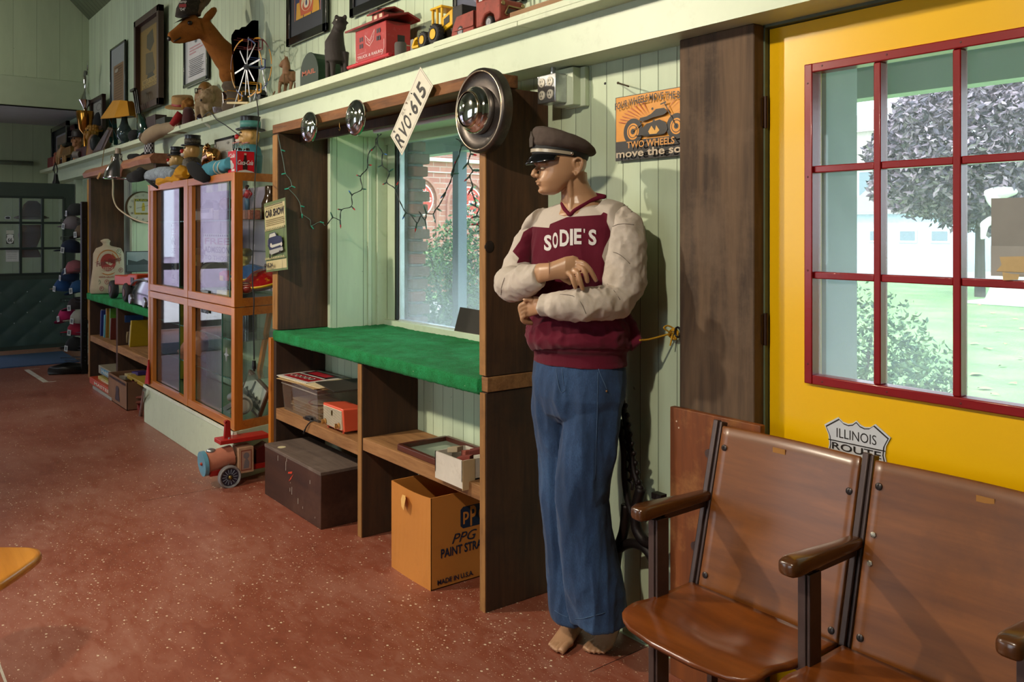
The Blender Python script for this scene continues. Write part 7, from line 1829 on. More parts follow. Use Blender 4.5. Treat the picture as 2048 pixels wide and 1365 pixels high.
# hanging doll
t = TH('hanging_doll','cloth doll in checked skirt and black shoes hanging over the shelf edge with its tan sleeve on top','doll',300,2.0,ZS); P = PP(2.0)
TANC = mat('tan_cloth','#8c7a62',.95,bump=.4,bscale=120); BKF = mat('black_felt','#08080a',.98,bump=.2)
b = MB(); b.tube(spline([P(345,254,.08),P(330,255,.05),P(318,262,.0),P(308,272,-.03),P(304,282,-.04)],4),[.05] * 8 + [.06] * 6 + [.055] * 3,14); o = b.K('sleeve',TANC,t,smooth=True)
b = MB(); b.sph(P(300,276,-.06),(.05,.03,.04),12,8); lab(b.K('cuff',mat('tan_cloth_dark','#4a3a2c',.95),t,smooth=True),'darker open cuff')
m,nt,p = base('black_white_check'); ck = nd(nt,'ShaderNodeTexChecker'); ck.inputs['Scale'].default_value = 48; lk(nt,coords(nt),ck.inputs[0]); ck.inputs['Color1'].default_value = lin('#9c9aa0'); ck.inputs['Color2'].default_value = lin('#15151a'); lk(nt,ck.outputs[0],p.inputs['Base Color']); p.inputs['Roughness'].default_value = .9; CHECK = m
b = MB(); b.loft([(P(303,262,-.02),V((.045,0,0)),V((0,.03,0))),(P(304,285,-.02),V((.07,0,0)),V((0,.035,0))),(P(303,309,-.02),V((.082,0,0)),V((0,.04,0)))],18); b.K('skirt',CHECK,t,smooth=40)
for (a,c_,d) in (((299,309),(298,316),(283,320)),((308,309),(304,318),(295,325))):
    b = MB(); b.tube([P(*a,-.02),P(*c_,-.02)],.035,10); lab(b.K('leg',BKF,t,smooth=True),'black leg')
for (a,c_) in (((298,320),(275,315)),((303,310),(296,326))):
    b = MB(); b.tube([P(*a,-.04),lerp(P(*a,-.05),P(*c_,-.06),.5),P(*c_,-.06)],[.032,.042,.028],12); b.K('shoe',BKF,t,smooth=True)
# clamp lamp with cord
t = TH('clamp_lamp','bright metal clamp lamp with white cord hung on the far stand','clamp lamp',236,1.88,2.1); P = PP(1.84)
ax = (P(236,325) - P(236,362)).normalized(); c = P(236,358)
b = MB(); r = 27 * mpp(236,1.84); b.lathe([(r,0),(r * 1.02,.01),(r * .98,.02),(r * .9,.06),(r * .7,.11),(r * .4,.15),(r * .3,.17),(r * .28,.22)],c,ax,32,cap=False); b.K('reflector',mat('spun_aluminium','#b4aeb4',.16,1.0,var=.1),t,smooth=True,solid=.004)
b = MB(); b.cyl(c + ax * .15,c + ax * .27,.028,.024,12); b.K('socket','#8c7c6c',t)
b = MB(); b.tube(spline([c + ax * .26,P(225,318),P(221,335),P(226,365),P(226,392),P(233,413),P(250,428),P(268,438),P(288,445),P(302,448,.02)],5),.007,6); b.K('cord','#b9a98c',t,smooth=True)
for k,(a,c_) in enumerate((((208,301),(203,339)),((222,315),(224,326)))):
    t = TH('string','thin tan string hanging from the shelf onto the waney slab' if k == 0 else 'short loop of tan string beside the clamp lamp','string',a[0],2.0,2.1); b = MB(); b.tube(spline([W(a[0] + 2,a[1] - 4,2.02),W(*a,2.0),W(*c_,1.92)],4),.004,5); b.K('cord','#9a8458',t)
t = TH('yellow_ribbon','scrap of yellow ribbon hanging from the waney slab','ribbon',196,1.84,2.0); b = MB(); b.prism([W(x,z,1.83) for x,z in ((199,345),(202,347),(196,359),(193,357))],(0,.003,0)); b.K('strip','#a8781c',t)

# ------------------------------------------------------------------ on top of the showcase (z 1.852)
ZC = 1.854; P = PP(1.93)
def clown(px,py_base,s,hat,body,label,Y=1.93):
    c = W(px,0,Y); c.z = ZC; t = thing('clown_decanter',label,'clown figurine',tuple(c)); d = (-RT * .9 - FW * .45).normalized(); sd = V((-d.y,d.x,0))
    b = MB(); b.lathe([(.048,0),(.055,.02),(.06,.09),(.05,.13),(.035,.145)],c,(0,0,1),22); b.K('coat',body,t,smooth=50)
    h = c + UP * .185; b = MB(); b.sph(h,(.047,.047,.052),18,12); b.sph(h + d * .022 - UP * .02,.035,12,8)
    for q in (1,-1): b.sph(h + sd * q * .045,(.012,.012,.018),8,6)
    remeshed(b,'head',.004,t,2,mat('clown_cream','#c49a5a',.4))
    b = MB(); b.sph(h + d * .055 - UP * .005,.013,10,8); b.K('nose',mat('clown_red','#b81c18',.3),t,smooth=True)
    b = MB(); b.sph(h + d * .045 - UP * .026,(.022,.022,.013),12,8); m_ = b.K('muzzle','#cfc4b4',t,smooth=True); b = MB(); b.sph(h + d * .060 - UP * .027,(.012,.012,.004),8,6); b.K('mouth','#3c2420',m_)
    b = MB()
    for q in (1,-1): b.sph(h + d * .042 + sd * q * .018 + UP * .014,.005,8,6)
    b.K('eye','#1c1410',t)
    k = h + UP * .028 - d * .004; b = MB(); b.lathe([(.066,0),(.067,.005),(.045,.010),(.044,.055),(.047,.064),(.001,.066)],k,(0,0,1),26); b.K('hat',mat('clown_black_hat','#111113',.3),t,smooth=50)
    b = MB(); b.lathe([(.0462,.012),(.0462,.042)],k,(0,0,1),26,cap=False); lab(b.K('hat_band',hat,t,smooth=True,solid=.001),'coloured hat band'); t.scale = (s,s,s); return t
PRN = mat('black_cream_print','#3c342a',.6,var=.9,nscale=70,dirt=('#b4a584',.9))
clown(353,0,1.08,'#141416','#7c8490','clown decanter in plain black bowler, leftmost of the three on the showcase',2.0)
clown(384,0,1.22,PRN,PRN,'clown decanter in mottled cream and black coat and hat band, middle of the three',1.95)
tc = clown(499,0,1.38,'#4c8a84','#3c7c8c','clown decanter with a teal hat band behind the red bottle carrier',2.03)
b = MB(); b.prism([W(x,z,1.845) for x,z in ((374,328),(379,328),(378,350),(374,350))],(0,.003,0)); tag(b.K('yellow_tie','#c89410'),'bright yellow tie hanging on the mottled clown','tie')
t = TH('gold_horse','shiny gold horse figurine on the showcase between clown and framed letter','figurine',420,1.98,ZC); P = PP(1.98)
b = MB(); c = V((P(420,0).x,1.98,ZC)); b.tube([c,P(412,335),P(418,315),P(428,310),P(432,306)],[.05,.035,.05,.055,.03],12); b.tube([P(414,312),P(413,298),P(416,291)],[.035,.028,.02],10); b.tube([P(415,293),P(411,303)],[.018,.012],8); b.tube([P(412,291),P(411,285)],[.007,.002],6); b.tube([P(416,290),P(416,284)],[.007,.002],6); b.tube([c + V((.05,0,0)),P(430,325),P(431,312)],[.02,.025,.03],8)
remeshed(b,'figure',.006,t,3,mat('polished_gold','#b8844c',.18,1.0,var=.15))
def letterp(s):
    s.rect(0,0,1,1,'#a9a79c')
    for k in range(9): s.rect(.15,.12 + k * .06,.85 - .05 * (k % 3),.13 + k * .06,'#77756c')
    s.ell(.7,.85,.06,.04,'#77756c')
frame('framed_letter','framed pale letter leaning behind the red bottle carrier on the showcase',432,345,470,280,Y=2.05,fw=.018,dep=.012,back='#a9a79c',draw=letterp)
# bottle carrier
t = TH('bottle_carrier','red cardboard six pack carrier of cola bottles on the showcase corner','bottle carrier',480,1.86,ZC)
hC = .132; A_ = W(472,339,1.835); A_.z = ZC; B_ = A_ + V((0,.112,0)); C_ = A_ + V((-.135,0,0)); Bk = B_ + C_ - A_
b = MB()
for p,q in ((A_,B_),(C_,A_),(B_,Bk),(Bk,C_)): n_ = (q - p).cross(UP).normalized() * .002; b.prism([p,q,q + UP * hC,p + UP * hC],n_)
b.K('carton',mat('carrier_red','#b81020',.4,var=.04),t)
sh = Sheet(A_ + V((.0022,0,0)),(0,1,0),(0,0,1),.112,hC,0); sh.rect(0,0,.05,1,'#5aa4c0'); sh.pol([(.04,0),(1,0),(.9,.05),(.5,.12),(.15,.06)],'#b9b9b4')
sh.pol([(.36,.12),(.62,.12),(.62,.45),(.58,.62),(.55,.84),(.45,.84),(.42,.62),(.36,.45)],'#2a0e0c'); sh.rect(.44,.80,.56,.88,'#b9a090'); sh.text('Coca-Cola',.08,.34,.94,.56,'#cfc8c8',shear=.4,bold=.02); sh.rect(0,.97,1,1,'#5aa4c0'); sh.K('front_print',None,t)
sh = Sheet(C_ + V((0,-.0022,0)),(1,0,0),(0,0,1),.135,hC,0); sh.text('Cola',.15,.68,.9,.88,'#cfc8c8',shear=.4,bold=.02); sh.ell(.4,.42,.2,.16,'#c9c4c0'); sh.ell(.55,.3,.25,.14,'#b9b4b4'); sh.rect(.5,.05,.9,.15,'#c9c4c0'); sh.K('side_print',None,t)
for i in range(3):
    for j in range(2):
        c = A_ + V((-.025 - .042 * i,.03 + .05 * j,0)); b = MB(); b.lathe([(.022,0),(.023,.09),(.019,.12),(.012,.15)],c,(0,0,1),16); bt = b.K('bottle',mat('cola_dark','#120a0a',.1,coat=.6),t,smooth=50)
        b = MB(); b.lathe([(.012,.15),(.0095,.172),(.0115,.174),(.0115,.182)],c,(0,0,1),14); b.K('bottle_neck',glassm('pale_green_glass',(.8,.95,.9,1),.15,refl=2),bt,smooth=50); b = MB(); b.cyl(c + UP * .182,c + UP * .188,.014,n=14); b.K('cap','#a8685c',bt)
# cloth dolls lying on the showcase
t = TH('cloth_doll','pale blue knitted doll lying on the showcase with one long black shoe','doll',420,1.87,ZC); P = PP(1.83)
BC = mat('sky_blue_cloth','#3f8294',.95,var=.1,bump=.3,bscale=60)
b = MB(); b.tube(spline([P(417,342),P(428,338),P(440,334),P(452,331),P(460,326)],4),[.05] * 6 + [.042] * 7 + [.038] * 4,16); o = remeshed(b,'body',.006,t,2,BC)
for v in o.data.vertices: v.co += v.normal.copy() * (.005 * mnoise.noise(v.co * 25))
b = MB()
for x in (441,449): b.tube([P(x + 5 * math.sin(a) * .3,335,0) + V((0,math.cos(a) * .043,math.sin(a) * .043)) for a in [2 * PI * k / 16 for k in range(17)]],.005,6)
lab(b.K('lace_band','#b4b4a4',t,smooth=True),'cream lace bands')
b = MB(); b.loft([(P(388,331,-.03),V((.02,0,.02)),V((0,.02,0))),(P(396,336,-.04),V((.015,0,.045)),V((0,.03,0))),(P(410,345,-.05),V((.02,0,.05)),V((0,.035,0))),(P(422,354,-.04),V((.02,0,.04)),V((0,.03,0))),(P(427,359,-.03),V((.01,0,.015)),V((0,.012,0)))],16); b.K('shoe',BKF,t,smooth=True)
b = MB(); b.tube([P(412,354,-.04),P(411,360,-.04)],[.02,.012],8); b.K('strap',BKF,t,smooth=True)
b = MB(); b.tube([P(396,331,-.03),P(402,332,-.03),P(410,337,-.02)],[.018,.022,.015],10); lab(b.K('blue_bow','#0c3c9c',t,smooth=True),'bright blue bow')
t = TH('cloth_doll','doll in yellow skirt and blue print blouse lying on the left of the showcase, black shoes out','doll',330,1.88,ZC); P = PP(1.84)
b = MB(); b.tube(spline([P(301,353),P(315,349),P(335,348),P(352,350)],4),[.05] * 5 + [.055] * 5 + [.04] * 3,14); b.K('blouse',mat('blue_white_print','#8f9aa4',.95,var=.3,nscale=30,dirt=('#1c3468',.9)),t,smooth=True)
b = MB(); b.tube(spline([P(318,372),P(326,362),P(340,357),P(362,362)],4),[.03] * 3 + [.045] * 5 + [.04] * 3 + [.02] * 2,14); b.tube([P(352,350),P(364,344),P(372,350)],[.02,.05,.03],10); o = remeshed(b,'skirt',.006,t,2,mat('yellow_cloth','#c48a08',.9,var=.08))
for v in o.data.vertices: v.co += v.normal.copy() * (.006 * mnoise.noise(V((v.co.x * 8,v.co.y * 40,v.co.z * 60))))
for pts,rr_ in ((((300,350),(285,352),(270,356)),[.04,.05,.04]),(((296,348),(288,342)),[.03,.03]),(((300,356),(312,368),(324,376)),[.015,.012,.01])):
    b = MB(); b.tube([P(*q,-.03) for q in pts],rr_,12); b.K('shoe',BKF,t,smooth=True)
b = MB(); b.prism([P(294,370),P(322,378),P(324,380),P(300,379)],(0,.02,0)); b.sph(P(306,374,-.01),.016,10,6); lab(b.K('trim','#c9b84c',t),'yellow bobble')

# ------------------------------------------------------------------ inside the showcase
def item(name,label,cat,px,Y,z): return TH(name,label,cat,px,Y,z)
PFR = mat('poster_white','#c9c9cc',.6)
for k,(xa,xb,lb) in enumerate(((-6.93,-6.62,'white FREE ADMISSION poster leaning at the left inside the showcase'),(-6.03,-5.70,'white FREE ADMISSION poster copy behind the middle pane, standing in for a reflection'))):
    Yp = 1.98 if k == 0 else 2.10  # the second copy stands in for the poster's reflection in the glass
    xa = W(306 if k == 0 else 407,0,Yp).x; xb = W(352 if k == 0 else 460,0,Yp).x
    zt = W(330 if k == 0 else 430,448 if k == 0 else 468,Yp).z; zb2 = 1.085; sh = Sheet((xa,Yp,zb2),(1,0,0),(0,0,1),xb - xa,zt - zb2,.004,'#c9c9cc')
    hh_ = [('FREE',.80,.92,'#9c5c6c'),('ADMISSION',.64,.76,'#3c3c4c'),('TO THOSE',.50,.59,'#7c7c8c'),('WHO',.38,.47,'#4c4c5c'),('NEVER',.22,.34,'#5c7c9c'),('AND ALL',.08,.15,'#8c8c9c')]
    for tx_,a,c_,col in hh_: sh.text(tx_,.05 if tx_ != 'WHO' else .35,a,.98 if tx_ != 'WHO' else .8,c_,col,bold=.02)
    for q in range(12): sh.rect(q / 12,.95,q / 12 + .04,.985,'#2c2c34')
    tag(sh.K('poster'),lb,'poster')
t = item('red_jacket_figurine','figurine of a man in red jacket and blue trousers on a brick base','figurine',495,1.93,1.57); P = PP(1.93); zf = 1.567
b = MB(); b.box(P(484,0).x,P(508,0).x,1.90,1.97,zf,P(508,420).z); b.K('base',mat('brick_base','#7a4a3c',.6,var=.4,nscale=60,dirt=('#b9b0a4',.8)),t,bev=.003)
b = MB()
for dx in (-1,1): b.tube([P(495 + dx,420),P(494 + dx * 2,408),P(495,396)],[.010,.012,.014],10)
b.K('trousers',mat('toy_denim','#2c5474',.5),t,smooth=True)
b = MB(); b.tube([P(495,396),P(496,386),P(496,380)],[.016,.019,.012],12); b.tube([P(499,381),P(503,388),P(499,395)],.007,8); b.tube([P(493,383),P(489,391),P(484,395)],.007,8); b.K('jacket',mat('toy_red_jacket','#a41424',.4),t,smooth=True)
b = MB(); b.sph(P(493,375),(.010,.010,.013),10,8); b.sph(P(498,396),.006,8,6); b.sph(P(483,396),.006,8,6); b.K('head_and_hands','#a86a5a',t,smooth=True); b = MB(); b.sph(P(494,372.5,.003),(.011,.011,.009),10,6); b.K('hair','#2c1814',t,smooth=True)
t = item('brown_jar','dark brown glass jar on the upper glass shelf at the right of the showcase','jar',539,2.02,zf); P = PP(2.05)
b = MB(); b.lathe([(.052,0),(.055,.10),(.04,.135),(.034,.16),(.034,.20),(.03,.21),(.001,.212)],(P(541,0).x,2.05,zf),(0,0,1),24); b.K('body',mat('dark_amber_glass','#3a2c1c',.12,.1,var=.4,nscale=8,coat=.5),t,smooth=50)
t = item('wooden_radio','low brown and yellow wooden radio behind the red jacket figurine','radio',520,2.05,zf); b = MB(); b.box(P(508,0).x,P(532,0).x,2.03,2.12,zf,zf + .075); b.K('case',mat('ochre_case','#6a5020',.4),t,bev=.004); b = MB(); b.box(P(509,0).x,P(531,0).x,2.028,2.03,zf + .05,zf + .065); b.K('dial','#a89a5c',t)
t = item('toy_camera','beige vintage camera with chrome flash on the upper glass shelf','camera',408,1.95,zf); P = PP(1.94)
b = MB(); b.box(P(390,0).x,P(440,0).x,1.93,2.0,zf,P(440,420).z); b.K('body',mat('beige_enamel','#7c746c',.4),t,bev=.01)
b = MB(); b.box(P(406,0).x,P(430,0).x,1.92,1.93,zf + .01,zf + .085); b.K('front_plate',mat('dull_silver','#8a8078',.3,.7),t,bev=.004); b = MB(); b.box(P(409,0).x,P(424,0).x,1.916,1.92,zf + .055,zf + .078); b.K('viewfinder','#2c3444',t)
t = item('red_globe','dark red glass ball ornament beside the camera','ornament',452,1.96,zf); b = MB(); b.sph((W(452,0,1.96).x,1.96,zf + .11),.045,18,12); b.K('ball',mat('dark_red_glass','#5c0810',.1,coat=.6),t,smooth=True); b = MB(); b.box(W(446,0,1.96).x,W(458,0,1.96).x,1.93,1.99,zf,zf + .065); b.K('stand','#2c1c10',t,bev=.003)
zl = 1.085 + .003; zl = 1.036 + .032
for k,(px,Y,lb) in enumerate(((396,1.93,'painted bust with yellow cap and long nose inside the showcase, left'),(490,2.0,'painted bust in a mottled yellow cap inside the showcase, right'))):
    m = mpp(px,Y); c = W(px,512 if k == 0 else 514,Y); t = item('capped_bust',lb,'bust',px,Y,zl); b = MB(); b.sph(c,(.042,.042,.052),16,10); b.tube([c + V((0,0,-.03)),c + V((0,0,-.07))],[.025,.03],10)
    dd = V((-.05,-.02,-.0)) if k == 0 else V((.045,0,-.01)); b.tube([c + dd * .7,c + dd * 1.15 - UP * .008],[.015,.008],8); remeshed(b,'head',.005,t,2,mat('ochre_face','#a08a3a',.4,var=.15))
    b = MB(); b.loft([(c + UP * .008,V((.05,0,0)),V((0,.05,0))),(c + UP * .035,V((.052,0,0)),V((0,.05,0))),(c + UP * .055,V((.03,0,0)),V((0,.03,0)))],18); b.K('cap',mat('mottled_cap','#5c5024',.5,var=.4,nscale=40),t,smooth=True)
    b = MB(); b.tube([V((c.x,c.y,zl)),c - UP * .13,c - UP * .07],[.06,.062,.03],14); b.K('coat','#15171c',t,smooth=True)
TIN = mat('lithographed_tin','#8a1414',.2,.3,var=.3,nscale=8,coat=.4)
for k,(px,py,rx,rz,col,Y,lb) in enumerate(((500,548,.12,.055,'#2c5c9c',1.98,'blue and yellow rimmed tin spinning toy'),(524,560,.15,.06,'#8a1414',2.02,'large red and yellow tin space toy'),(535,545,.09,.04,'#5c0a0c',2.10,'deep red tin toy dome'))):
    c = W(px,py,Y); t = item('tin_toy',lb + ' inside the right of the showcase','tin toy',px,Y,zl); t.location.z = zl; A3 = V((.15,-.25,.95))
    b = MB(); b.lathe([(.001,-rz),(rx * .5,-rz * .8),(rx,-.004),(rx,.006),(rx * .62,rz * .6),(rx * .3,rz),(.001,rz * 1.1)],c,A3,36); b.K('body',mat('tin_' + col[1:],col,.2,.2,var=.25,nscale=8,coat=.5,dirt=('#c4a020',.9)),t,smooth=50)
    b = MB(); b.lathe([(rx * 1.005,-.006),(rx * 1.01,.008)],c,A3,36,cap=False); b.K('rim_band','#c9a81c',t,smooth=True,solid=.002)
t = item('striped_ball','red and cream striped spinning top at the near corner inside the showcase','spinning top',490,1.90,zl); c = W(490,576,1.90); b = MB(); b.sph(c,(.07,.05,.038),20,12); b.K('body',mat('red_cream_stripes','#7c2a24',.25,coat=.4,var=.2),t,smooth=True)
b = MB()
for k in range(3): b.tube([c + V((.07 * math.cos(a) * (.95 - .1 * k),-.05 * math.sin(a) * .9,.038 * (.1 + .3 * k) * 1.1)) for a in [PI * q / 12 for q in range(13)]],.003,5)
b.K('stripe','#b9a898',t,smooth=True)
t = item('toy_train','yellow and red toy train on the floor of the showcase','toy train',445,1.90,zl); P = PP(1.90)
b = MB(); b.box(P(436,0).x,P(462,0).x,1.89,1.95,zl,zl + .04); b.K('base','#b49a3c',t,bev=.004); b = MB(); b.prism([P(x,z) for x,z in ((438,560),(438,545),(446,541),(452,552),(462,556),(462,564))],(0,.05,0)); b.K('engine',mat('toy_red_orange','#a83014',.35),t,bev=.004); b = MB(); b.box(P(444,0).x,P(450,0).x,1.885,1.89,P(450,562).z,P(450,552).z); b.K('yellow_panel','#c9a81c',t)
t = item('drum','cream and maroon drum on its side behind the toy train','drum',430,2.02,zl); c = W(428,548,2.02); c.z = zl + .105; b = MB(); b.cyl(c + V((-.05,0,0)),c + V((.05,0,0)),.10,n=28); b.K('shell','#8a8a74',t,smooth=40); b = MB(); b.cyl(c + V((-.065,0,0)),c + V((-.05,0,0)),.104,n=28); b.K('hoop','#4c1418',t,smooth=40)
t = item('white_jar_lid','dark felt boot shape standing on the upper glass shelf behind the camera','ornament',400,2.1,zf); P = PP(2.10)
b = MB(); b.prism([P(x,z) for x,z in ((388,423),(388,420),(405,412),(411,401),(420,401),(425,405),(426,423))],(0,.05,0)); b.K('boot',mat('slate_felt','#2c3446',.9),t,bev=.01)
# lower compartment
t = item('nose_mask','big pinkish rubber nose mask on the lower glass shelf','mask',385,1.98,.576); P = PP(1.98)
b = MB(); b.tube([P(357,705),P(365,703),P(378,696),P(396,688)],[.018,.03,.06,.075],14); b.sph(P(400,690),(.08,.06,.08),14,10); b.tube([P(385,673),P(400,668),P(412,678)],[.025,.03,.02],8); o = remeshed(b,'mask',.007,t,3,mat('pink_rubber','#a4684a',.5,var=.1)); b = MB(); b.tube([P(392,676,-.07),P(398,673,-.08),P(404,676,-.08)],.008,6); b.sph(P(398,681,-.075),.012,8,6); b.K('painted_eye','#3c2018',t)
t = item('black_bottle','black bottle on the lower glass shelf near the back of the showcase','bottle',500,2.1,.822); b = MB(); b.lathe([(.045,0),(.045,.11),(.04,.15),(.02,.185),(.015,.20),(.016,.22),(.001,.222)],(W(500,0,2.10).x,2.10,.822),(0,0,1),20); b.K('body',mat('black_brown_glass','#1c1412',.2,coat=.3),t,smooth=50)
t = item('white_mug','large white enamel mug lying on its side in the bottom of the showcase','mug',488,1.93,.325); c = W(486,812,1.90); b = MB(); ax_ = (FW * .85 - RT * .35).normalized(); b.lathe([(.001,.0),(.045,0),(.058,.004),(.06,.012),(.056,.02),(.055,.10),(.001,.10)],c,ax_,28); b.K('body',mat('white_enamel','#b9b4ac',.25,coat=.4),t,smooth=40); b = MB(); b.lathe([(.05,-.001),(.047,-.003),(.038,-.001)],c,ax_,28,cap=False); b.K('grey_ring','#6c6864',t)
t = item('bottle_opener','metal tube and lever tool lying left of the white mug','tool',455,1.92,.325); P = PP(1.92); b = MB(); b.cyl(P(462,796),P(475,786,.04),.03,n=18); b.K('tube',STEEL,t,smooth=40); b = MB(); b.bar(P(440,824),P(470,806),.012,.03); b.bar(P(437,822),P(462,824),.01,.02); b.K('lever',STEEL,t)
t = item('photo_frame','brown framed black and white photograph of a factory leaning in the bottom of the showcase','framed photo',515,2.08,.325)
u_ = V((.94,.0,-.24)).normalized(); v_ = V((.20,.25,.9)).normalized(); v_ = (v_ - u_ * v_.dot(u_)).normalized(); o_ = W(478,800,1.98); o_.z = max(o_.z,.42)
sh = Sheet(o_,u_,v_,.34,.19,.02,'#4c2c18'); sh.rect(.05,.08,.95,.92,'#b4b4aa'); sh.pol([(.05,.25),(.3,.45),(.55,.48),(.95,.30),(.95,.20),(.05,.12)],'#3c3c3a'); sh.pol([(.36,.45),(.39,.88),(.46,.88),(.46,.45)],'#4c4c4a')
for k in range(14): sh.ell(.15 + .055 * k,.42 + .06 * math.sin(k * 2),.03,.07,'#4a4a46')
sh.K('frame',None,t)
sh = Sheet(W(402,625,1.835),(1,0,0),(0,0,1),.15,.15,.001,'#2c343c'); sh.pol([(.1,.8),(.02,.5),(.2,.15),(.5,0),(.8,.15),(.98,.5),(.9,.8),(.95,1),(.05,1)],'#7c868c'); sh.text('66',.2,.35,.8,.85,'#2c343c',bold=.03); tag(sh.K('shield_sign'),'grey 66 shield sign behind the lower middle pane of the showcase','sign')
for k,(x0,x1,y0,y1,c_,lb) in enumerate(((346,356,588,750,'#24467c','dark blue cloth'),(357,366,590,757,'#a8982c','yellow cloth'))):
    a = W(x0,y1,2.05); c = W(x1,y0,2.05); b = MB(); rows = [[(lerp(a.x,c.x,q / 10),2.05 + .012 * math.sin(q * 1.7 + z * 6),z) for q in range(11)] for z in [lerp(max(a.z,.33),min(c.z,1.02),w_ / 12) for w_ in range(13)]]; b.rings(rows,closed=False,cap=False); tag(b.K('hanging_cloth',mat('cloth_' + c_[1:],c_,.9),smooth=True,solid=.006),lb + ' hanging in the left of the lower showcase','cloth')
t = item('white_star','small white metal star ornament in the lower showcase','ornament',452,2.0,.58); c = W(452,710,1.95); b = MB(); b.prism([c + V((math.cos(a) * r,0,math.sin(a) * r)) for a,r in [(PI / 4 * k,.045 if k % 2 == 0 else .014) for k in range(8)]],(0,.006,0)); b.K('star','#b4b4c0',t)
# car show poster on the stand's edge
a = W(531,545,1.93); u_ = (W(574,535,1.93) - W(531,545,1.93)); u_ = V((u_.x,0,0)); zt = W(531,407,1.93).z
sh = Sheet((a.x,1.935,a.z),(1,0,.09),(-.09,0,1),u_.x,zt - a.z,.002,'#6c7450'); G = '#5f7048'; K3 = '#1c1612'; CR = '#b9ac80'
sh.rect(0,0,1,1,G); sh.rect(.03,.62,.97,.955,CR); sh.rect(.03,.03,.97,.155,CR); sh.rect(.06,.94,.88,.95,K3)
sh.text('CAR SHOW',.06,.78,.95,.89,K3,bold=.045); sh.text('CLASSIC COUNTRY',.1,.90,.9,.925,'#8a7a50')
for k in range(4): sh.rect(.08,.66 + k * .026,.94 - .05 * (k % 2),.672 + k * .026,'#8a7c54')
for z in (.59,.175):
    sh.rect(.02,z,.98,z + .006,CR)
    for q in range(12): sh.rect(.04 + q * .08,z + .008,.08 + q * .08,z + .028,CR)
sh.pol([(.28,.46),(.32,.54),(.60,.55),(.68,.49),(.88,.47),(.92,.40),(.88,.30),(.34,.29),(.22,.38),(.22,.46)],'#1c2444'); sh.pol([(.31,.48),(.34,.53),(.58,.54),(.64,.49)],'#b4b4aa'); sh.pol([(.30,.30),(.92,.32),(.94,.27),(.32,.23)],'#9a9a94'); sh.pol([(.42,.37),(.84,.38),(.84,.35),(.42,.33)],'#b4b4aa'); sh.ell(.40,.37,.05,.03,'#b9b4aa'); sh.ell(.88,.36,.04,.03,'#b9b4aa'); sh.ell(.34,.22,.04,.035,K3); sh.ell(.80,.25,.03,.025,K3); sh.line([(.27,.46),(.27,.38)],.004,'#b4b4aa')
sh.text('FIVE.24',.07,.06,.46,.12,K3,bold=.04)
tag(sh.K('car_show_poster'),'green and cream CAR SHOW poster hanging on the left post of the window stand','poster')

# ------------------------------------------------------------------ cap rack
t = thing('cap_rack','black wire rack on a steel pole with rows of baseball caps by the far door','cap rack',(-9.86,1.9,0))
rx_,ry_ = W(174,0,1.88).x - .03,1.85; q = WZ(168,748); rx_,ry_ = q.x,q.y
def R(px,py,dy=0.0):
    return W(px,py,ry_) + V((0,dy,0))
b = MB(); b.box(rx_ - .03,rx_ + .03,ry_ - .03,ry_ + .03,0,R(174,403).z); b.K('pole',BLKM,t,bev=.006)
b = MB(); q1 = WZ(97,749); q2 = WZ(136,739); b.tube([V((rx_,ry_,.04)),q1 + V((.05,.0,.04)),q1 + V((0,.03,.04)),q2 + V((0,0,.04)),V((rx_,ry_ + .1,.04))],.04,10); b.K('foot',BLKM,t,smooth=True)
caps = [(148,424,'#2a2c2c','#7c706c'),(150,450,'#6c6468','#6c6468'),(160,466,'#5c4c3c','#1c1a1a'),(151,497,'#0c1c34','#0c1c34'),(146,538,'#9a5a60','#9a9498'),(140,553,'#0f2644','#1c1c22'),(131,574,'#123c6c','#8c7c6c'),(150,578,'#0c3c64','#0c3c64'),(148,612,'#241c1c','#241c1c'),(140,633,'#a01450','#a01450'),(156,638,'#8a8880','#8a8880'),(149,661,'#8c1430','#8c1430'),(152,692,'#08090c','#08090c')]
capnames = ['dark grey cap with pale front, top of the rack','pale grey cap second from the top','brown cap with black peak','navy blue cap','pink patterned cap with white front','dark blue cap above the bright blue pair','bright blue cap with tan peak','deep teal blue cap','dark brown cap','magenta pink cap','pale grey white cap beside the magenta one','crimson red cap','black cap, lowest on the rack']
proto = None
for k,(px,py,c1,c2) in enumerate(caps):
    if proto is None:
        proto = thing('baseball_cap','x','baseball cap',(0,0,0),group='caps on the wire rack')
        b = MB(); b.loft([((0,0,-.03),(.085,0,0),(0,.075,0)),((0,0,.02),(.085,0,0),(0,.075,0)),((.0,0,.06),(.06,0,0),(0,.055,0)),((0,0,.075),(.02,0,0),(0,.02,0))],18); b.K('crown',mat('capc',c1,.9),proto,smooth=True,local=True)
        b = MB(); b.loft([((-.07,-.01,-.025),(0,.065,0),(0,0,.008)),((-.11,-.01,-.03),(0,.06,0),(0,0,.007)),((-.15,-.01,-.04),(0,.035,0),(0,0,.005))],14); b.K('peak',mat('capp',c2,.9),proto,smooth=True,local=True)
        s_ = Sheet((-.03,-.083,-.04),(1,0,0),(0,0,1),.04,.05,.001,'#b4b8b8'); s_.rect(.2,.2,.8,.8,'#5c6468'); s_.K('price_tag',None,proto,local=True)
        o = proto
    else: o = dup(proto)
    o.location = R(px,py,rnd.uniform(-.05,.05)); o.rotation_euler = (0,rnd.uniform(-.25,.2),.35 + rnd.uniform(-.3,.3)); o['label'] = capnames[k] + ' on the wire cap rack' if 'rack' not in capnames[k] else capnames[k]
    o.scale = (1.25,1.25,1.25); recolour(o,{'crown': mat('cap_' + c1[1:],c1,.9),'peak': mat('cap_' + c2[1:],c2,.9)})
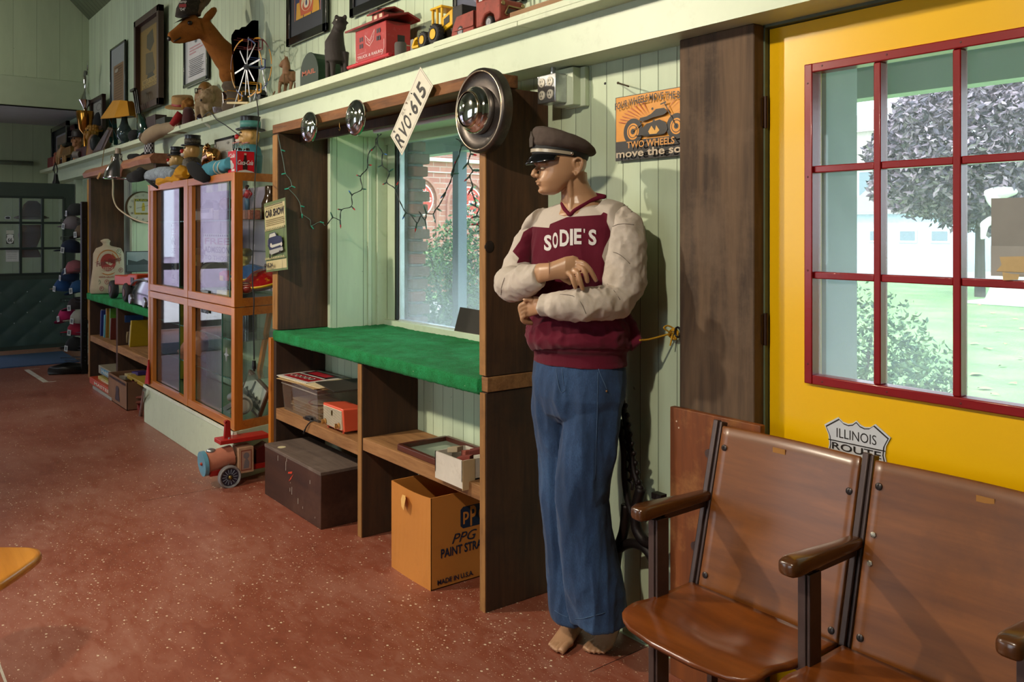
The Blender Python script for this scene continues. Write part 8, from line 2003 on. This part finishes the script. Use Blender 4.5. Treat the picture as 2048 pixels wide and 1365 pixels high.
for z in (445,480,545,604,640,672,700,722):
    b = MB(); a = R(122,z); c = R(172,z)
    for dz in (0,.035): b.cyl(a + UP * dz,c + UP * dz,.004,n=5); b.cyl(a + UP * dz + V((0,.12,0)),c + UP * dz + V((0,.12,0)),.004,n=5)
    b.cyl(a,a + V((0,.12,0)),.004,n=5); b.cyl(a + UP * .035,a,.004,n=5); b.K('wire_tray',BLKM,t)
t = TH('yellow_banner','tall yellow and pink paper banner behind the cap rack','banner',177,1.92,1.0); b = MB(); a = W(174,640,1.93); c = W(181,358,1.93); b.box(a.x,c.x + .02,1.93,1.934,a.z,c.z); b.K('strip',mat('yellow_pink_paper','#a87818',.7,var=.3,nscale=6,dirt=('#b08c84',.7)),t)
t = thing('reflected_hat_and_vest','brown hat and vest shape behind the far door glass, standing in for a reflection','reflection shape',(-12.1,1.75,1.3)); Q = lambda px,py: WX(px,py,-12.1)  # brown figure put in for a reflection in the door glass
b = MB(); b.loft([(Q(63,436),V((0,.20,0)),V((.10,0,.02))),(Q(63,430),V((0,.12,0)),V((.08,0,0))),(Q(65,410),V((0,.10,0)),V((.07,0,0))),(Q(65,402),V((0,.05,0)),V((.04,0,0)))],20); b.K('hat','#5c4a40',t,smooth=True)
b = MB(); b.loft([(Q(62,450),V((0,.11,0)),V((.05,0,0))),(Q(60,470),V((0,.13,0)),V((.06,0,0))),(Q(57,495),V((0,.09,0)),V((.05,0,0))),(Q(63,515),V((0,.12,0)),V((.06,0,0)))],18); b.K('vest','#6c4a34',t,smooth=True)

# ------------------------------------------------------------------ far stand: sack, clock, photo, toys, books
ZU = .865
t = TH('seed_sack','cream cloth seed sack printed with a red and orange round emblem on the far green counter','sack',217,1.98,ZU); P = PP(1.97)
SACK = mat('cream_sackcloth','#b4a48c',.9,var=.08,nscale=10,bump=.4,bscale=90)
U2 = V((.25,.97,0)); N2 = V((.97,-.25,0)); sc_ = W(217,CY,2.03); b = MB()
b.loft([(V((sc_.x,sc_.y,ZU + max(0,z_))) + U2 * o_,U2 * a_,N2 * c_,p_) for z_,a_,c_,o_,p_ in ((0,.155,.06,-.01,.7),(.05,.16,.085,-.01,.7),(.25,.145,.09,.0,.75),(.40,.14,.08,0,.8),(.455,.115,.07,0,1),(.48,.035,.035,-.02,1),(.50,.03,.03,-.02,1),(.53,.05,.045,-.03,1),(.55,.02,.02,-.02,1))],30)
o = remeshed(b,'bag',.008,t,3,SACK)
sh = Sheet(V((sc_.x,sc_.y,ZU + .015)) - U2 * .145 + N2 * .094,U2,(0,0,1),.29,.44,0)
sh.ell(.50,.68,.36,.29,'#a8682c',32); sh.ell(.50,.68,.33,.265,'#b4a48c',32); sh.ell(.50,.68,.24,.20,'#8a2c24',32); sh.pol([(.12,.56),(.10,.68),(.90,.86),(.92,.74)],'#b4a48c'); sh.line([(.12,.56),(.92,.74)],.004,'#5c2018'); sh.line([(.10,.68),(.90,.86)],.004,'#5c2018')
vs0 = sh.text('Funk Farms',.14,.58,.90,.70,'#6a2018',bold=.02,rise=lambda f: .13 * f); sh.text('SEEDS',.34,.50,.66,.57,'#c4b098'); sh.text('ALWAYS GROW THEM',.12,.33,.90,.37,'#8a3428',bold=.02)
for x,y,c_ in ((.2,.24,'#3c5c3c'),(.46,.24,'#8a2430'),(.75,.24,'#3c5c3c'),(.3,.09,'#8a2430'),(.6,.09,'#3c5c3c'),(.9,.5,'#8a2430'),(.84,.93,'#3c5c3c')): sh.ring(x,y,.07,.055,.2,c_,18); sh.text('F',x - .02,y - .02,x + .025,y + .025,c_,bold=.03)
lab(sh.K('printing',None,t),'red, orange and green printing')
for c in [c for c in t.children if c.name.startswith('printing')]:
    for v in c.data.vertices: d_ = (v.co + t.location - sc_).dot(U2); v.co -= N2 * (.045 * (d_ / .14) ** 2)
cc = WX(284,415,-9.423); t = thing('wall_clock','round cream advertising clock with FUNK lettering on the recess wall by the far stand','clock',tuple(cc)); r = .165
b = MB(); b.lathe([(r,0),(r,.03),(r * .95,.045),(r * .9,.045)],cc,(1,0,0),40); b.K('rim',mat('bronze_rim','#6a5a44',.35,.6),t,smooth=40)
sh = Sheet(cc + V((.046,-r,-r)),(0,1,0),(0,0,1),2 * r,2 * r,0); sh.ell(.5,.5,.46,.46,'#b9b0a0',40)
for k in range(12): a = PI / 2 - 2 * PI * k / 12; sh.text(str(12 if k == 0 else k),.5 + .38 * math.cos(a) - .03,.5 + .38 * math.sin(a) - .03,.5 + .38 * math.cos(a) + .03,.5 + .38 * math.sin(a) + .03,'#3c3830')
sh.rect(.24,.27,.76,.76,'#b49a28'); sh.rect(.27,.33,.73,.68,'#b9b4a8'); sh.rect(.26,.68,.74,.755,'#2c4c28'); sh.text("FUNK'S",.29,.69,.71,.745,'#b49a28',bold=.03); sh.text('HYBRIDS',.3,.28,.7,.32,'#2c2c20',bold=.02); sh.pol([(.46,.38),(.54,.38),(.55,.5),(.52,.64),(.48,.64),(.45,.5)],'#b49a28'); sh.line([(.30,.46),(.72,.58)],.003,'#3c2c1c'); sh.K('face',None,t)
a = WX(252,545,-9.424); c = WX(322,502,-9.424); sh = Sheet((-9.423,a.y,a.z),(0,1,0),(0,0,1),c.y - a.y,c.z - a.z,.01,'#2c3434'); sh.rect(.02,.04,.98,.96,'#9aa4a8'); sh.rect(.02,.04,.98,.35,'#5c6468'); sh.pol([(.05,.35),(.05,.6),(.3,.5),(.5,.62),(.7,.45),(.98,.5),(.98,.35)],'#3c4446'); sh.line([(.78,.3),(.78,.85)],.006,'#2c3030'); tag(sh.K('framed_photo'),'black and white street photograph on the recess wall under the clock','framed photo')
t = TH('toy_dump_truck','orange toy dump truck with black tyres on the far green counter','toy truck',250,1.93,ZU); P = PP(1.91); ORG = mat('orange_enamel','#b8380c',.4,var=.08)
for x in (225,253):
    for dy in (0,.13): b = MB(); tyre(b,V((P(x,0).x,1.92 + dy,ZU + .085)),.085,.06,24); w = b.K('wheel',RUBBER,t,smooth=40); b = MB(); b.cyl(V((P(x,0).x,1.885 + dy,ZU + .085)),V((P(x,0).x,1.895 + dy,ZU + .085)),.035,n=14); b.K('hub','#5c3c34',w)
b = MB(); b.prism([P(x,z) for x,z in ((229,550),(229,570),(268,572),(272,566),(272,549),(258,548),(252,552),(240,551))],(0,.15,0)); b.K('body',ORG,t,bev=.01); b = MB(); b.box(P(262,0).x,P(268,0).x,1.905,1.91,P(268,567).z,P(268,556).z); b.K('cab_window','#1c1410',t)
t = TH('toy_car','black and silver model sports car on the far green counter beside the truck','toy car',275,1.91,ZU); P = PP(1.90)
b = MB(); rows = [];
for x,z,y_ in ((259,575,.05),(262,568,.07),(270,560,.085),(280,556,.09),(292,556,.09),(302,562,.08)): c = V((P(x,0).x,1.97,0)); h = P(x,z).z; rows.append([c + V((0,-y_,ZU + .015)),c + V((0,-y_ * 1.05,lerp(ZU,h,.5))),c + V((0,-y_ * .6,h)),c + V((0,y_ * .6,h)),c + V((0,y_ * 1.05,lerp(ZU,h,.5))),c + V((0,y_,ZU + .015))])
b.rings(rows); b.K('body',mat('black_car_paint','#14161c',.12,.3,coat=.8),t,smooth=60); b = MB()
for x in (266,294): tyre(b,V((P(x,0).x,1.885,ZU + .045)),.045,.03,18)
b.K('wheel',mat('silver_wheel','#8a8c94',.25,.8),t); b = MB(); b.tube(spline([P(262,570,-.0),P(272,562,-.01),P(285,560,-.01),P(296,564,0)],3),.008,6); b.K('trim',STEEL,t)
BK = [(190,196,612,668,'#a8a018','yellow'),(196,202,614,668,'#2c5c7c','blue green'),(202,206,620,670,'#8c8c84','grey'),(206,212,622,672,'#1c2c6c','dark blue'),(214,219,618,668,'#8a641c','gold brown'),(219,223,618,664,'#4c7c24','green'),(213,222,632,678,'#4c94a4','pale blue'),(223,229,638,680,'#5c2018','brown red'),(186,189,605,665,'#3c2418','dark brown'),(252,272,636,655,'#1c3c6c','navy blue'),(254,258,664,684,'#8c7c5c','tan'),(258,266,652,690,'#a4a098','white'),(265,290,648,694,'#a88c14','mustard yellow')]
for k,(x0,x1,y0,y1,col,nm) in enumerate(BK):
    left = x0 < 235; zb3 = .437 if left else .452; a = W(x0,y1,1.99); c = W(x1,y0,1.99); h = max(.12,min(.34,c.z - zb3)); wdt = .035; lean = .03 if left else .06; Yb_ = 1.96 + .012 * (k % 3)
    b = MB(); b.hexa([(a.x,Yb_,zb3),(a.x + wdt,Yb_,zb3),(a.x + wdt,Yb_ + .16,zb3),(a.x,Yb_ + .16,zb3)],[(a.x + lean,Yb_,zb3 + h),(a.x + wdt + lean,Yb_,zb3 + h),(a.x + wdt + lean,Yb_ + .16,zb3 + h),(a.x + lean,Yb_ + .16,zb3 + h)])
    tag(b.K('book',col,bev=.002),nm + (' book standing in the left cubby of the far stand' if left else ' book leaning in the right cubby of the far stand'),'book','books in the far stand')
P = PP(1.9)
for nm,lb,x0,x1,yt,yb3,Y,z0,col,pr in (('board_game_box','grey and blue board game box on the pile beside the far stand',197,232,730,751,1.86,.13,'#8a8470','Hobbies'),('board_game_box','yellow board game box in the middle of the pile by the far stand',196,234,751,762,1.84,.075,'#a89a50','GAMES'),('board_game_box','orange red board game box low in the pile by the far stand',179,232,757,773,1.80,.028,'#b03c14','MASTER')):
    xa,xb = W(x0,0,Y).x,W(x1,0,Y).x; hg = (yb3 - yt) * mpp(x0,Y) * .75; b = MB(); b.box(xa,xb,Y,Y + .26,z0,z0 + hg); o = b.K(nm,col,bev=.003); tag(o,lb,'board game','board games by the far stand'); BASE[o.name] = Matrix()
    sh = Sheet((xa,Y - .001,z0),(1,0,0),(0,0,1),xb - xa,hg,0); sh.rect(.15,.15,.85,.85,'#2c7c9c' if pr == 'Hobbies' else col); sh.text(pr,.2,.25,.8,.75,'#c9c9b4',bold=.02); sh.K('printing',None,o)
b = MB(); xa,xb = W(192,0,1.82).x,W(230,0,1.82).x; b.box(xa,xb,1.79,1.98,0,.026); tag(b.K('magazine_pile','#8f8f88',bev=.002),'thin pale magazines under the board games on the floor','magazines')
t = TH('cardboard_box','low brown cardboard box with a dark printed figure, holding game boxes, by the far stand','cardboard box',250,1.75,0)
k0,k1 = WZ(222,797),WZ(248,823); xa,xb,ya = k0.x,k1.x + .0,(k0.y + k1.y) / 2; CB = mat('brown_card_far','#7c5840',.8); openbox('box_walls',xa,xb + .0,ya,ya + .30,.235,.006,CB,mat('card_inner','#6a4c34',.8),t)
sh = Sheet((xa,ya - .003,0),(1,0,0),(0,0,1),xb - xa,.235,0); sh.ell(.52,.55,.09,.14,'#2c201c'); sh.pol([(.40,.15),(.64,.15),(.60,.45),(.44,.45)],'#2c201c')
for k in range(9): sh.rect(.08 + k * .10,.86,.14 + k * .10,.95,'#2c201c')
sh.K('printing',None,t)
for k,(dx,dy,dz,c_,nm) in enumerate(((.04,.06,.20,'#8a8478','grey'),(.10,.12,.225,'#a49264','cream'),(.18,.2,.25,'#2c1c5c','purple'))):
    b = MB(); b.obox((xa + .16 + dx,ya + .09 + dy * .5,dz + .005),(.11,0,.01),(0,.05,0),(0,0,.014)); tag(b.K('game_box',c_),nm + ' long box lying in the low brown cardboard box','box','boxes in the low brown carton')
t = TH('toy_rocker','red wooden toy chair with yellow seat tipped in front of the showcase plinth','toy chair',265,1.6,0); q = WZ(262,812); P = lambda px,py,dd=0.0: W(px,py,q.y + dd)
RW = mat('toy_red_wood','#7c1c1c',.45,var=.1)
for pts,nm in ((((249,815),(257,812),(273,765),(265,757)),'side'),(((263,790),(270,784),(277,822),(272,822)),'side')):
    b = MB(); b.prism([P(*u_) for u_ in pts],(0,.025,0)); b.K(nm,RW,t,bev=.004)
b = MB(); b.box(P(254,0).x,P(292,0).x,q.y,q.y + .2,P(292,778).z,P(292,770).z); lab(b.K('seat','#a08428',t,bev=.004),'yellow seat'); b = MB(); b.cyl(P(272,796),P(292,794),.012,n=8); b.cyl(P(272,806),P(292,803),.012,n=8); b.K('rung','#6a3424',t)
t = TH('steel_leg','leaning steel tube between the toy chair and the showcase','tube',285,1.7,0); b = MB(); b.cyl(WZ(281,832),W(289,780,1.76),.014,n=10); b.K('tube',STEEL,t,smooth=40)
b = MB(); b.prism([W(x,z,1.795) for x,z in ((289,768),(296,720),(297,769))],(0,.01,0)); tag(b.K('red_pennant','#a80c0c'),'red pennant edge hanging at the left corner of the showcase','pennant')
# ride-on locomotive
q = WZ(458,976); XL_ = q.x; P = lambda px,py,dy=0.0: WX(px,py,XL_) - V((dy,0,0)); m = q.dot(FW) / FPX
t = thing('ride_on_locomotive','red and blue wooden ride on toy locomotive with spoked wheel beside the trunk','ride on toy',(q.x,q.y,0))
RL = mat('ride_on_red','#981c18',.4,var=.06); b = MB()
b = MB(); b.hexa([P(425,958,.04),P(540,938,.04),P(540,938,.16),P(425,958,.16)],[P(425,946,.04),P(540,928,.04),P(540,928,.16),P(425,946,.16)]); b.K('base_board',RL,t,bev=.003)
b = MB(); b.cyl(P(417,934,.08),P(473,916,.08),21 * m,n=28); b.K('boiler',mat('peach_boiler','#b4725c',.4,var=.1,nscale=20),t,smooth=40)
b = MB(); b.cyl(P(412,935,.08),P(420,933,.08),25 * m,n=28); b.K('front_plate',mat('toy_sky_blue','#5c94ac',.4,dirt=('#8a5a44',.5)),t,smooth=40,bev=None); b = MB(); b.sph(P(411,934,.07),.010,10,6); b.K('front_knob','#9c3420',t)
b = MB(); b.sph(P(431,908,.08),(.028,.028,.016),14,8); b.K('bell',STEEL,t,smooth=True)
b = MB(); y0 = P(478,CY).y; y1 = P(507,CY).y; b.box(XL_ - .11,XL_,y0,y1,P(490,946).z,P(490,896).z); b.K('cab',mat('cream_pink_panel','#a88468',.6,var=.15,nscale=20),t)
sh = Sheet((XL_ + .001,y0 + .008,P(490,944).z),(0,1,0),(0,0,1),y1 - y0 - .016,46 * m,0); sh.rect(.05,.05,.95,.95,'#7c3c2c'); sh.rect(.12,.1,.88,.9,'#9c7a6a'); sh.ell(.5,.7,.25,.14,'#6c6468'); sh.pol([(.25,.15),(.7,.15),(.75,.4),(.55,.6),(.35,.5)],'#6c6468'); sh.K('picture_panel',None,t)
b = MB()
for z in (922,930): b.bar(P(432,z,.03),P(475,z - 6,.03),.008,.008)
for x in (436,444,452,460): b.bar(P(x,932,.03),P(x,918,.03),.006,.006)
b.K('grey_pipework',mat('printed_grey','#8c8480',.5),t)
wc = P(460,955,.0); R3 = 22.5 * m; b = MB(); b.lathe([(R3 * .78,.02),(R3 * .80,-.006),(R3 * .92,-.010),(R3,-.002),(R3,.022),(R3 * .78,.022)],wc,(-1,0,0),36,cap=False); wh = b.K('wheel',mat('grey_rubber_ring','#7c7a7c',.4,var=.15),t,smooth=40)
b = MB(); b.cyl(wc + V((-.016,0,0)),wc + V((-.004,0,0)),R3 * .8,n=28); b.K('wheel_disc',mat('dark_blue_disc','#2c2a3c',.4),wh)
b = MB()
for k in range(14): a = 2 * PI * k / 14; b.bar(wc + V((-.002,math.cos(a) * .018,math.sin(a) * .018)),wc + V((-.002,math.cos(a) * R3 * .68,math.sin(a) * R3 * .68)),.006,.003)
b.K('spokes','#8a90a0',wh); b = MB(); b.sph(wc + V((.006,0,0)),.013,12,8); b.K('hub',mat('brass_hub','#8a7440',.3,.8),wh,smooth=True)
b = MB(); b.hexa([P(443,893,.02),P(541,878,.02),P(541,878,.13),P(443,893,.13)],[P(443,884,.02),P(541,869,.02),P(541,869,.13),P(443,884,.13)]); b.K('seat_board',mat('ride_on_red_top','#a8241e',.35),t,bev=.004)
b = MB(); b.prism([P(455,888,.06),P(470,888,.06),P(468,846,.06),P(463,844,.06),P(458,847,.06)],(-.02,0,0)); b.cyl(P(455,847,.05),P(473,854,.12),.008,n=10); b.K('handle',RL,t,bev=.003); b = MB(); b.cyl(P(463,888,.04),P(463,878,.04),.006,n=10); b.K('bolt',STEEL,t)
b = MB(); b.prism([P(519,935,.05),P(541,930,.05),P(541,890,.05),P(519,903,.05)],(-.08,0,0)); b.K('rear_box',mat('ride_on_dark_red','#4c0c0c',.5),t)
# ------------------------------------------------------------------ planting and buildings outside
def leafcloud(name,label,cat,c,r,n,size,mts,stem=None,parent=None,seed=1,lift=0.0):
    R2 = random.Random(seed); b = MB(); c = V(c); r = V(r)
    for m_ in mts: b.m(m_)
    for k in range(n):
        a = R2.uniform(0,2 * PI); e = math.asin(R2.uniform(-1,1)); rr_ = R2.uniform(.55,1.04) ** .6; bump_ = 1 + .22 * mnoise.noise(V((math.cos(a) * 2.2 + seed,math.sin(a) * 2.2,e * 2.4)))
        p = c + V((math.cos(a) * math.cos(e) * r.x,math.sin(a) * math.cos(e) * r.y,math.sin(e) * r.z)) * rr_ * bump_
        u_ = V((R2.uniform(-1,1),R2.uniform(-1,1),R2.uniform(-.6,1))).normalized(); w_ = u_.cross(V((R2.uniform(-1,1),R2.uniform(-1,1),.3))).normalized(); s_ = size * R2.uniform(.6,1.3)
        b.m(mts[k % len(mts)]); nrm = u_.cross(w_) * s_ * .16
        b.add([p - u_ * s_,p + w_ * s_ * .45 + nrm,p + u_ * s_,p - w_ * s_ * .45 + nrm],[(0,1,2,3)])
    t = thing(name,label,cat,(c.x,c.y,ZG)); b.K('foliage',None,t,fixn=False)
    st = MB(); st.cyl((c.x,c.y,ZG),(c.x,c.y,c.z),.05 if not stem else stem,.03 if not stem else stem * .6,8)
    R3 = random.Random(seed + 9)
    for k in range(7): a = R3.uniform(0,2 * PI); st.tube([(c.x,c.y,lerp(ZG,c.z,.6)),c + V((math.cos(a) * r.x * .7,math.sin(a) * r.y * .7,R3.uniform(-.2,.7) * r.z))],[.03 if not stem else stem * .5,.01],6)
    st.K('trunk' if stem else 'stems',mat('bark_brown','#4a3c30',.9),t); return t
GL = [mat('leaf_green_a','#6a9060',.6,var=.2),mat('leaf_green_b','#8cac74',.6,var=.2),mat('leaf_green_c','#4c7458',.6,var=.2)]
PL = [mat('leaf_purple_a','#7a6a78',.55,var=.2),mat('leaf_purple_b','#9a8894',.55,var=.2),mat('leaf_purple_c','#564c5c',.55,var=.2)]
YW = [mat('yew_a','#507448',.7,var=.2),mat('yew_b','#6c945c',.7,var=.2),mat('yew_c','#3a5c48',.7,var=.2)]
c = W(1745,690,4.9); leafcloud('bush','leafy green bush outside the yellow door beside the grey jamb','bush',(c.x - .15,4.95,.42),(.62,.45,.72),5200,.022,GL,seed=3)
c = W(1850,720,4.9); leafcloud('bush','lower leafy green bush right of the first, seen through the middle door panes','bush',(c.x - .12,4.8,.30),(.40,.40,.56),2800,.022,GL,seed=5)
c = W(848,600,5.2); leafcloud('hedge_bush','light green hedge bush low in the shop window','bush',(W(865,0,5.2).x,5.2,.55),(.85,.5,.80),5200,.030,[YW[1],GL[1],YW[0]],seed=8)
leafcloud('hedge_bush','dark green pointed yew bush left of the porch post in the shop window','bush',(W(905,0,5.0).x,5.0,.60),(.32,.4,1.0),4200,.026,YW,seed=11)
leafcloud('hedge_bush','dark green yew bush right of the porch post in the shop window','bush',(W(962,0,5.0).x,5.0,.65),(.42,.45,1.15),5200,.026,YW,seed=12)
c = WZ(1860,560,ZG); d = dirpx(1960,300); tc_ = V((0,0,CAM_H)) + d * 22
leafcloud('purple_tree','big purple leaved maple tree across the lawn','tree',(tc_.x,tc_.y,3.5),(2.75,2.4,1.95),19000,.11,PL,stem=.14,seed=21)
R4 = random.Random(5); lv = None
for k in range(16):
    px,py = ((1952,751),(1985,628),(2010,690),(1965,655),(2030,640),(1995,665),(2040,720),(2025,770),(1975,700),(1948,690),(2045,660),(1970,780),(2005,735),(1960,612),(2036,612),(1990,792))[k]; q = WZ(px,py,ZG)
    if lv is None:
        b = MB(); b.poly([(-.06,0,.0),(-.02,-.03,.015),(.05,-.02,.0),(.06,.02,.02),(0,.04,.008)]); lv = b.K('fallen_leaf',mat('dry_leaf','#b08a74',.8)); o = lv; tag(o,'x','leaf')
    else: o = lv.copy(); C.objects.link(o)
    o.location = (q.x,q.y,ZG + .012); s_ = R4.uniform(.7,1.5) * (1.6 if k == 0 else 1); o.scale = (s_,s_,1); o.rotation_euler = (R4.uniform(-.2,.2),0,R4.uniform(0,6)); o['label'] = 'dry fallen leaf on the lawn outside the yellow door'; o['group'] = 'fallen leaves on the lawn'
# white draped statue
q = WZ(2020,610,ZG); t = thing('white_statue','white stone sculpture on a slab on the lawn behind the taped cardboard','statue',tuple(q)); WS = mat('white_stone','#e0dedb',.8,var=.05,bump=.4,bscale=6)
dd = V((q.x,q.y,0)).dot(FW); S2 = lambda px,py,o_=0: Pd(px,py,dd + .3 + o_)
b = MB(); b.loft([(S2(2025,606),RT * .62,FW * .5),(S2(2025,585),RT * .50,FW * .42),(S2(2022,560),RT * .34,FW * .3),(S2(2018,520),RT * .30,FW * .28),(S2(2012,470),RT * .27,FW * .26),(S2(2010,430),RT * .28,FW * .26),(S2(2012,412),RT * .22,FW * .2)],22); b.tube([S2(2005,420),S2(1985,395),S2(1972,384)],[.18,.14,.08],12); b.sph(S2(2000,385),(.38,.25,.14),14,8); b.tube([S2(1985,440),S2(1968,450),S2(1966,480)],[.12,.10,.06],10)
o = remeshed(b,'figure',.03,t,3,WS)
for v in o.data.vertices: v.co += v.normal.copy() * (.035 * mnoise.noise(v.co * 4))
b = MB(); b.box(q.x - .9,q.x + .9,q.y - .5,q.y + .9,ZG,ZG + .05); b.K('slab',WS,t,bev=.02)
# brick building with round signs
BRW = brick('pink_brick_wall','#b4746a','#c48678','#c8aca4',2.0); XW = -20.0
q = WX(880,461,XW); t = thing('brick_building','red brick building across the road with arches and round painted signs','building',(XW,q.y,ZG),PI / 2)
def LW(px,py,o=0.0): w_ = WX(px,py,XW); return V((w_.y - q.y,-o,w_.z - ZG))
b = MB(); x0,x1 = LW(760,461).x,LW(1060,461).x; b.box(x0,x1,0,4,0,LW(880,285).z); b.K('wall',BRW,t,local=True)
b = MB(); b.box(x0,x1,-.15,0,LW(880,324).z,LW(880,317).z); b.box(x0,x1,-.05,0,LW(880,346).z,LW(880,344).z); b.box(x0,x1,-.25,0,LW(880,290).z,LW(880,284).z); b.K('stone_band','#d8ccc6',t,local=True)
SG_ = mat('faded_red_sign','#c8483e',.7,var=.05); r_ = 33 * LW(880,460).z / LW(880,460).z * abs(LW(880,361).z - LW(880,461).z) / 100
for px,py,wd in ((833,399,('FOODS','NOTHING','A')),(931,406,('BOOKS','FUN','SHOES'))):
    cA = LW(px,py); b = MB()
    for k in range(20):
        a0 = PI * k / 20; a1 = PI * (k + 1) / 20
        def A3(a,rr_,y): return cA + V((math.cos(a) * rr_,y,math.sin(a) * rr_))
        b.hexa([A3(a0,r_ * 1.3,-.1),A3(a1,r_ * 1.3,-.1),A3(a1,r_ * 1.45,-.1),A3(a0,r_ * 1.45,-.1)],[A3(a0,r_ * 1.3,0),A3(a1,r_ * 1.3,0),A3(a1,r_ * 1.45,0),A3(a0,r_ * 1.45,0)])
    for s_ in (-1,1): b.box(min(cA.x + s_ * r_ * 1.3,cA.x + s_ * r_ * 1.45),max(cA.x + s_ * r_ * 1.3,cA.x + s_ * r_ * 1.45),-.08,0,0,cA.z)
    b.K('arch',mat('arch_brick','#b88074',.8),t,local=True)
    sh = Sheet(cA + V((-r_,-.14,-r_)),(1,0,0),(0,0,1),2 * r_,2 * r_,0); sh.ell(.5,.5,.5,.5,'#e8dcd8',40); sh.ell(.5,.5,.46,.46,SG_,40)
    sh.arctext(wd[0],.5,.5,.27,.27,.45,2.6,.5,'#e8dcd8'); sh.text(wd[1],.10,.42,.92,.56,'#e8dcd8',bold=.03); sh.text(wd[2],.30 if len(wd[2]) > 1 else .6,.14,.70,.28,'#e8dcd8',bold=.03); sh.K('round_sign',None,t,local=True)
# pale houses beyond the lawn
for k,(px0,px1,Y,h,col,lb) in enumerate(((1690,1830,38,6.2,'#d0c8be','pale two storey house behind the tree'),(1700,1905,35,2.2,'#c0d4de','low pale blue shed across the street'),(1925,2120,40,2.6,'#c8c8c8','pale low building at the right behind the purple tree'))):
    xa,xb = W(px0,0,Y).x,W(px1,0,Y).x; t = thing('house',lb,'house',((xa + xb) / 2,Y,ZG)); b = MB(); b.box(xa,xb,Y,Y + 4,ZG,h); b.K('wall',mat('siding_%d' % k,col,.8),t)
    b = MB(); b.prism([(xa - .3,Y - .3,h),(xb + .3,Y - .3,h),(xb + .3,Y + 2,h + 1.2),(xa - .3,Y + 2,h + 1.2)],(0,.1,.1)); b.K('roof','#8a8480',t)
    for j in range(3): xw = lerp(xa,xb,.2 + .3 * j); b = MB(); b.box(xw,xw + .8,Y - .05,Y,h * .45,h * .7); f = b.K('window','#d8d8d4',t); b = MB(); b.box(xw + .08,xw + .72,Y - .06,Y - .05,h * .45 + .08,h * .7 - .08); b.K('pane','#7c8c94',f)
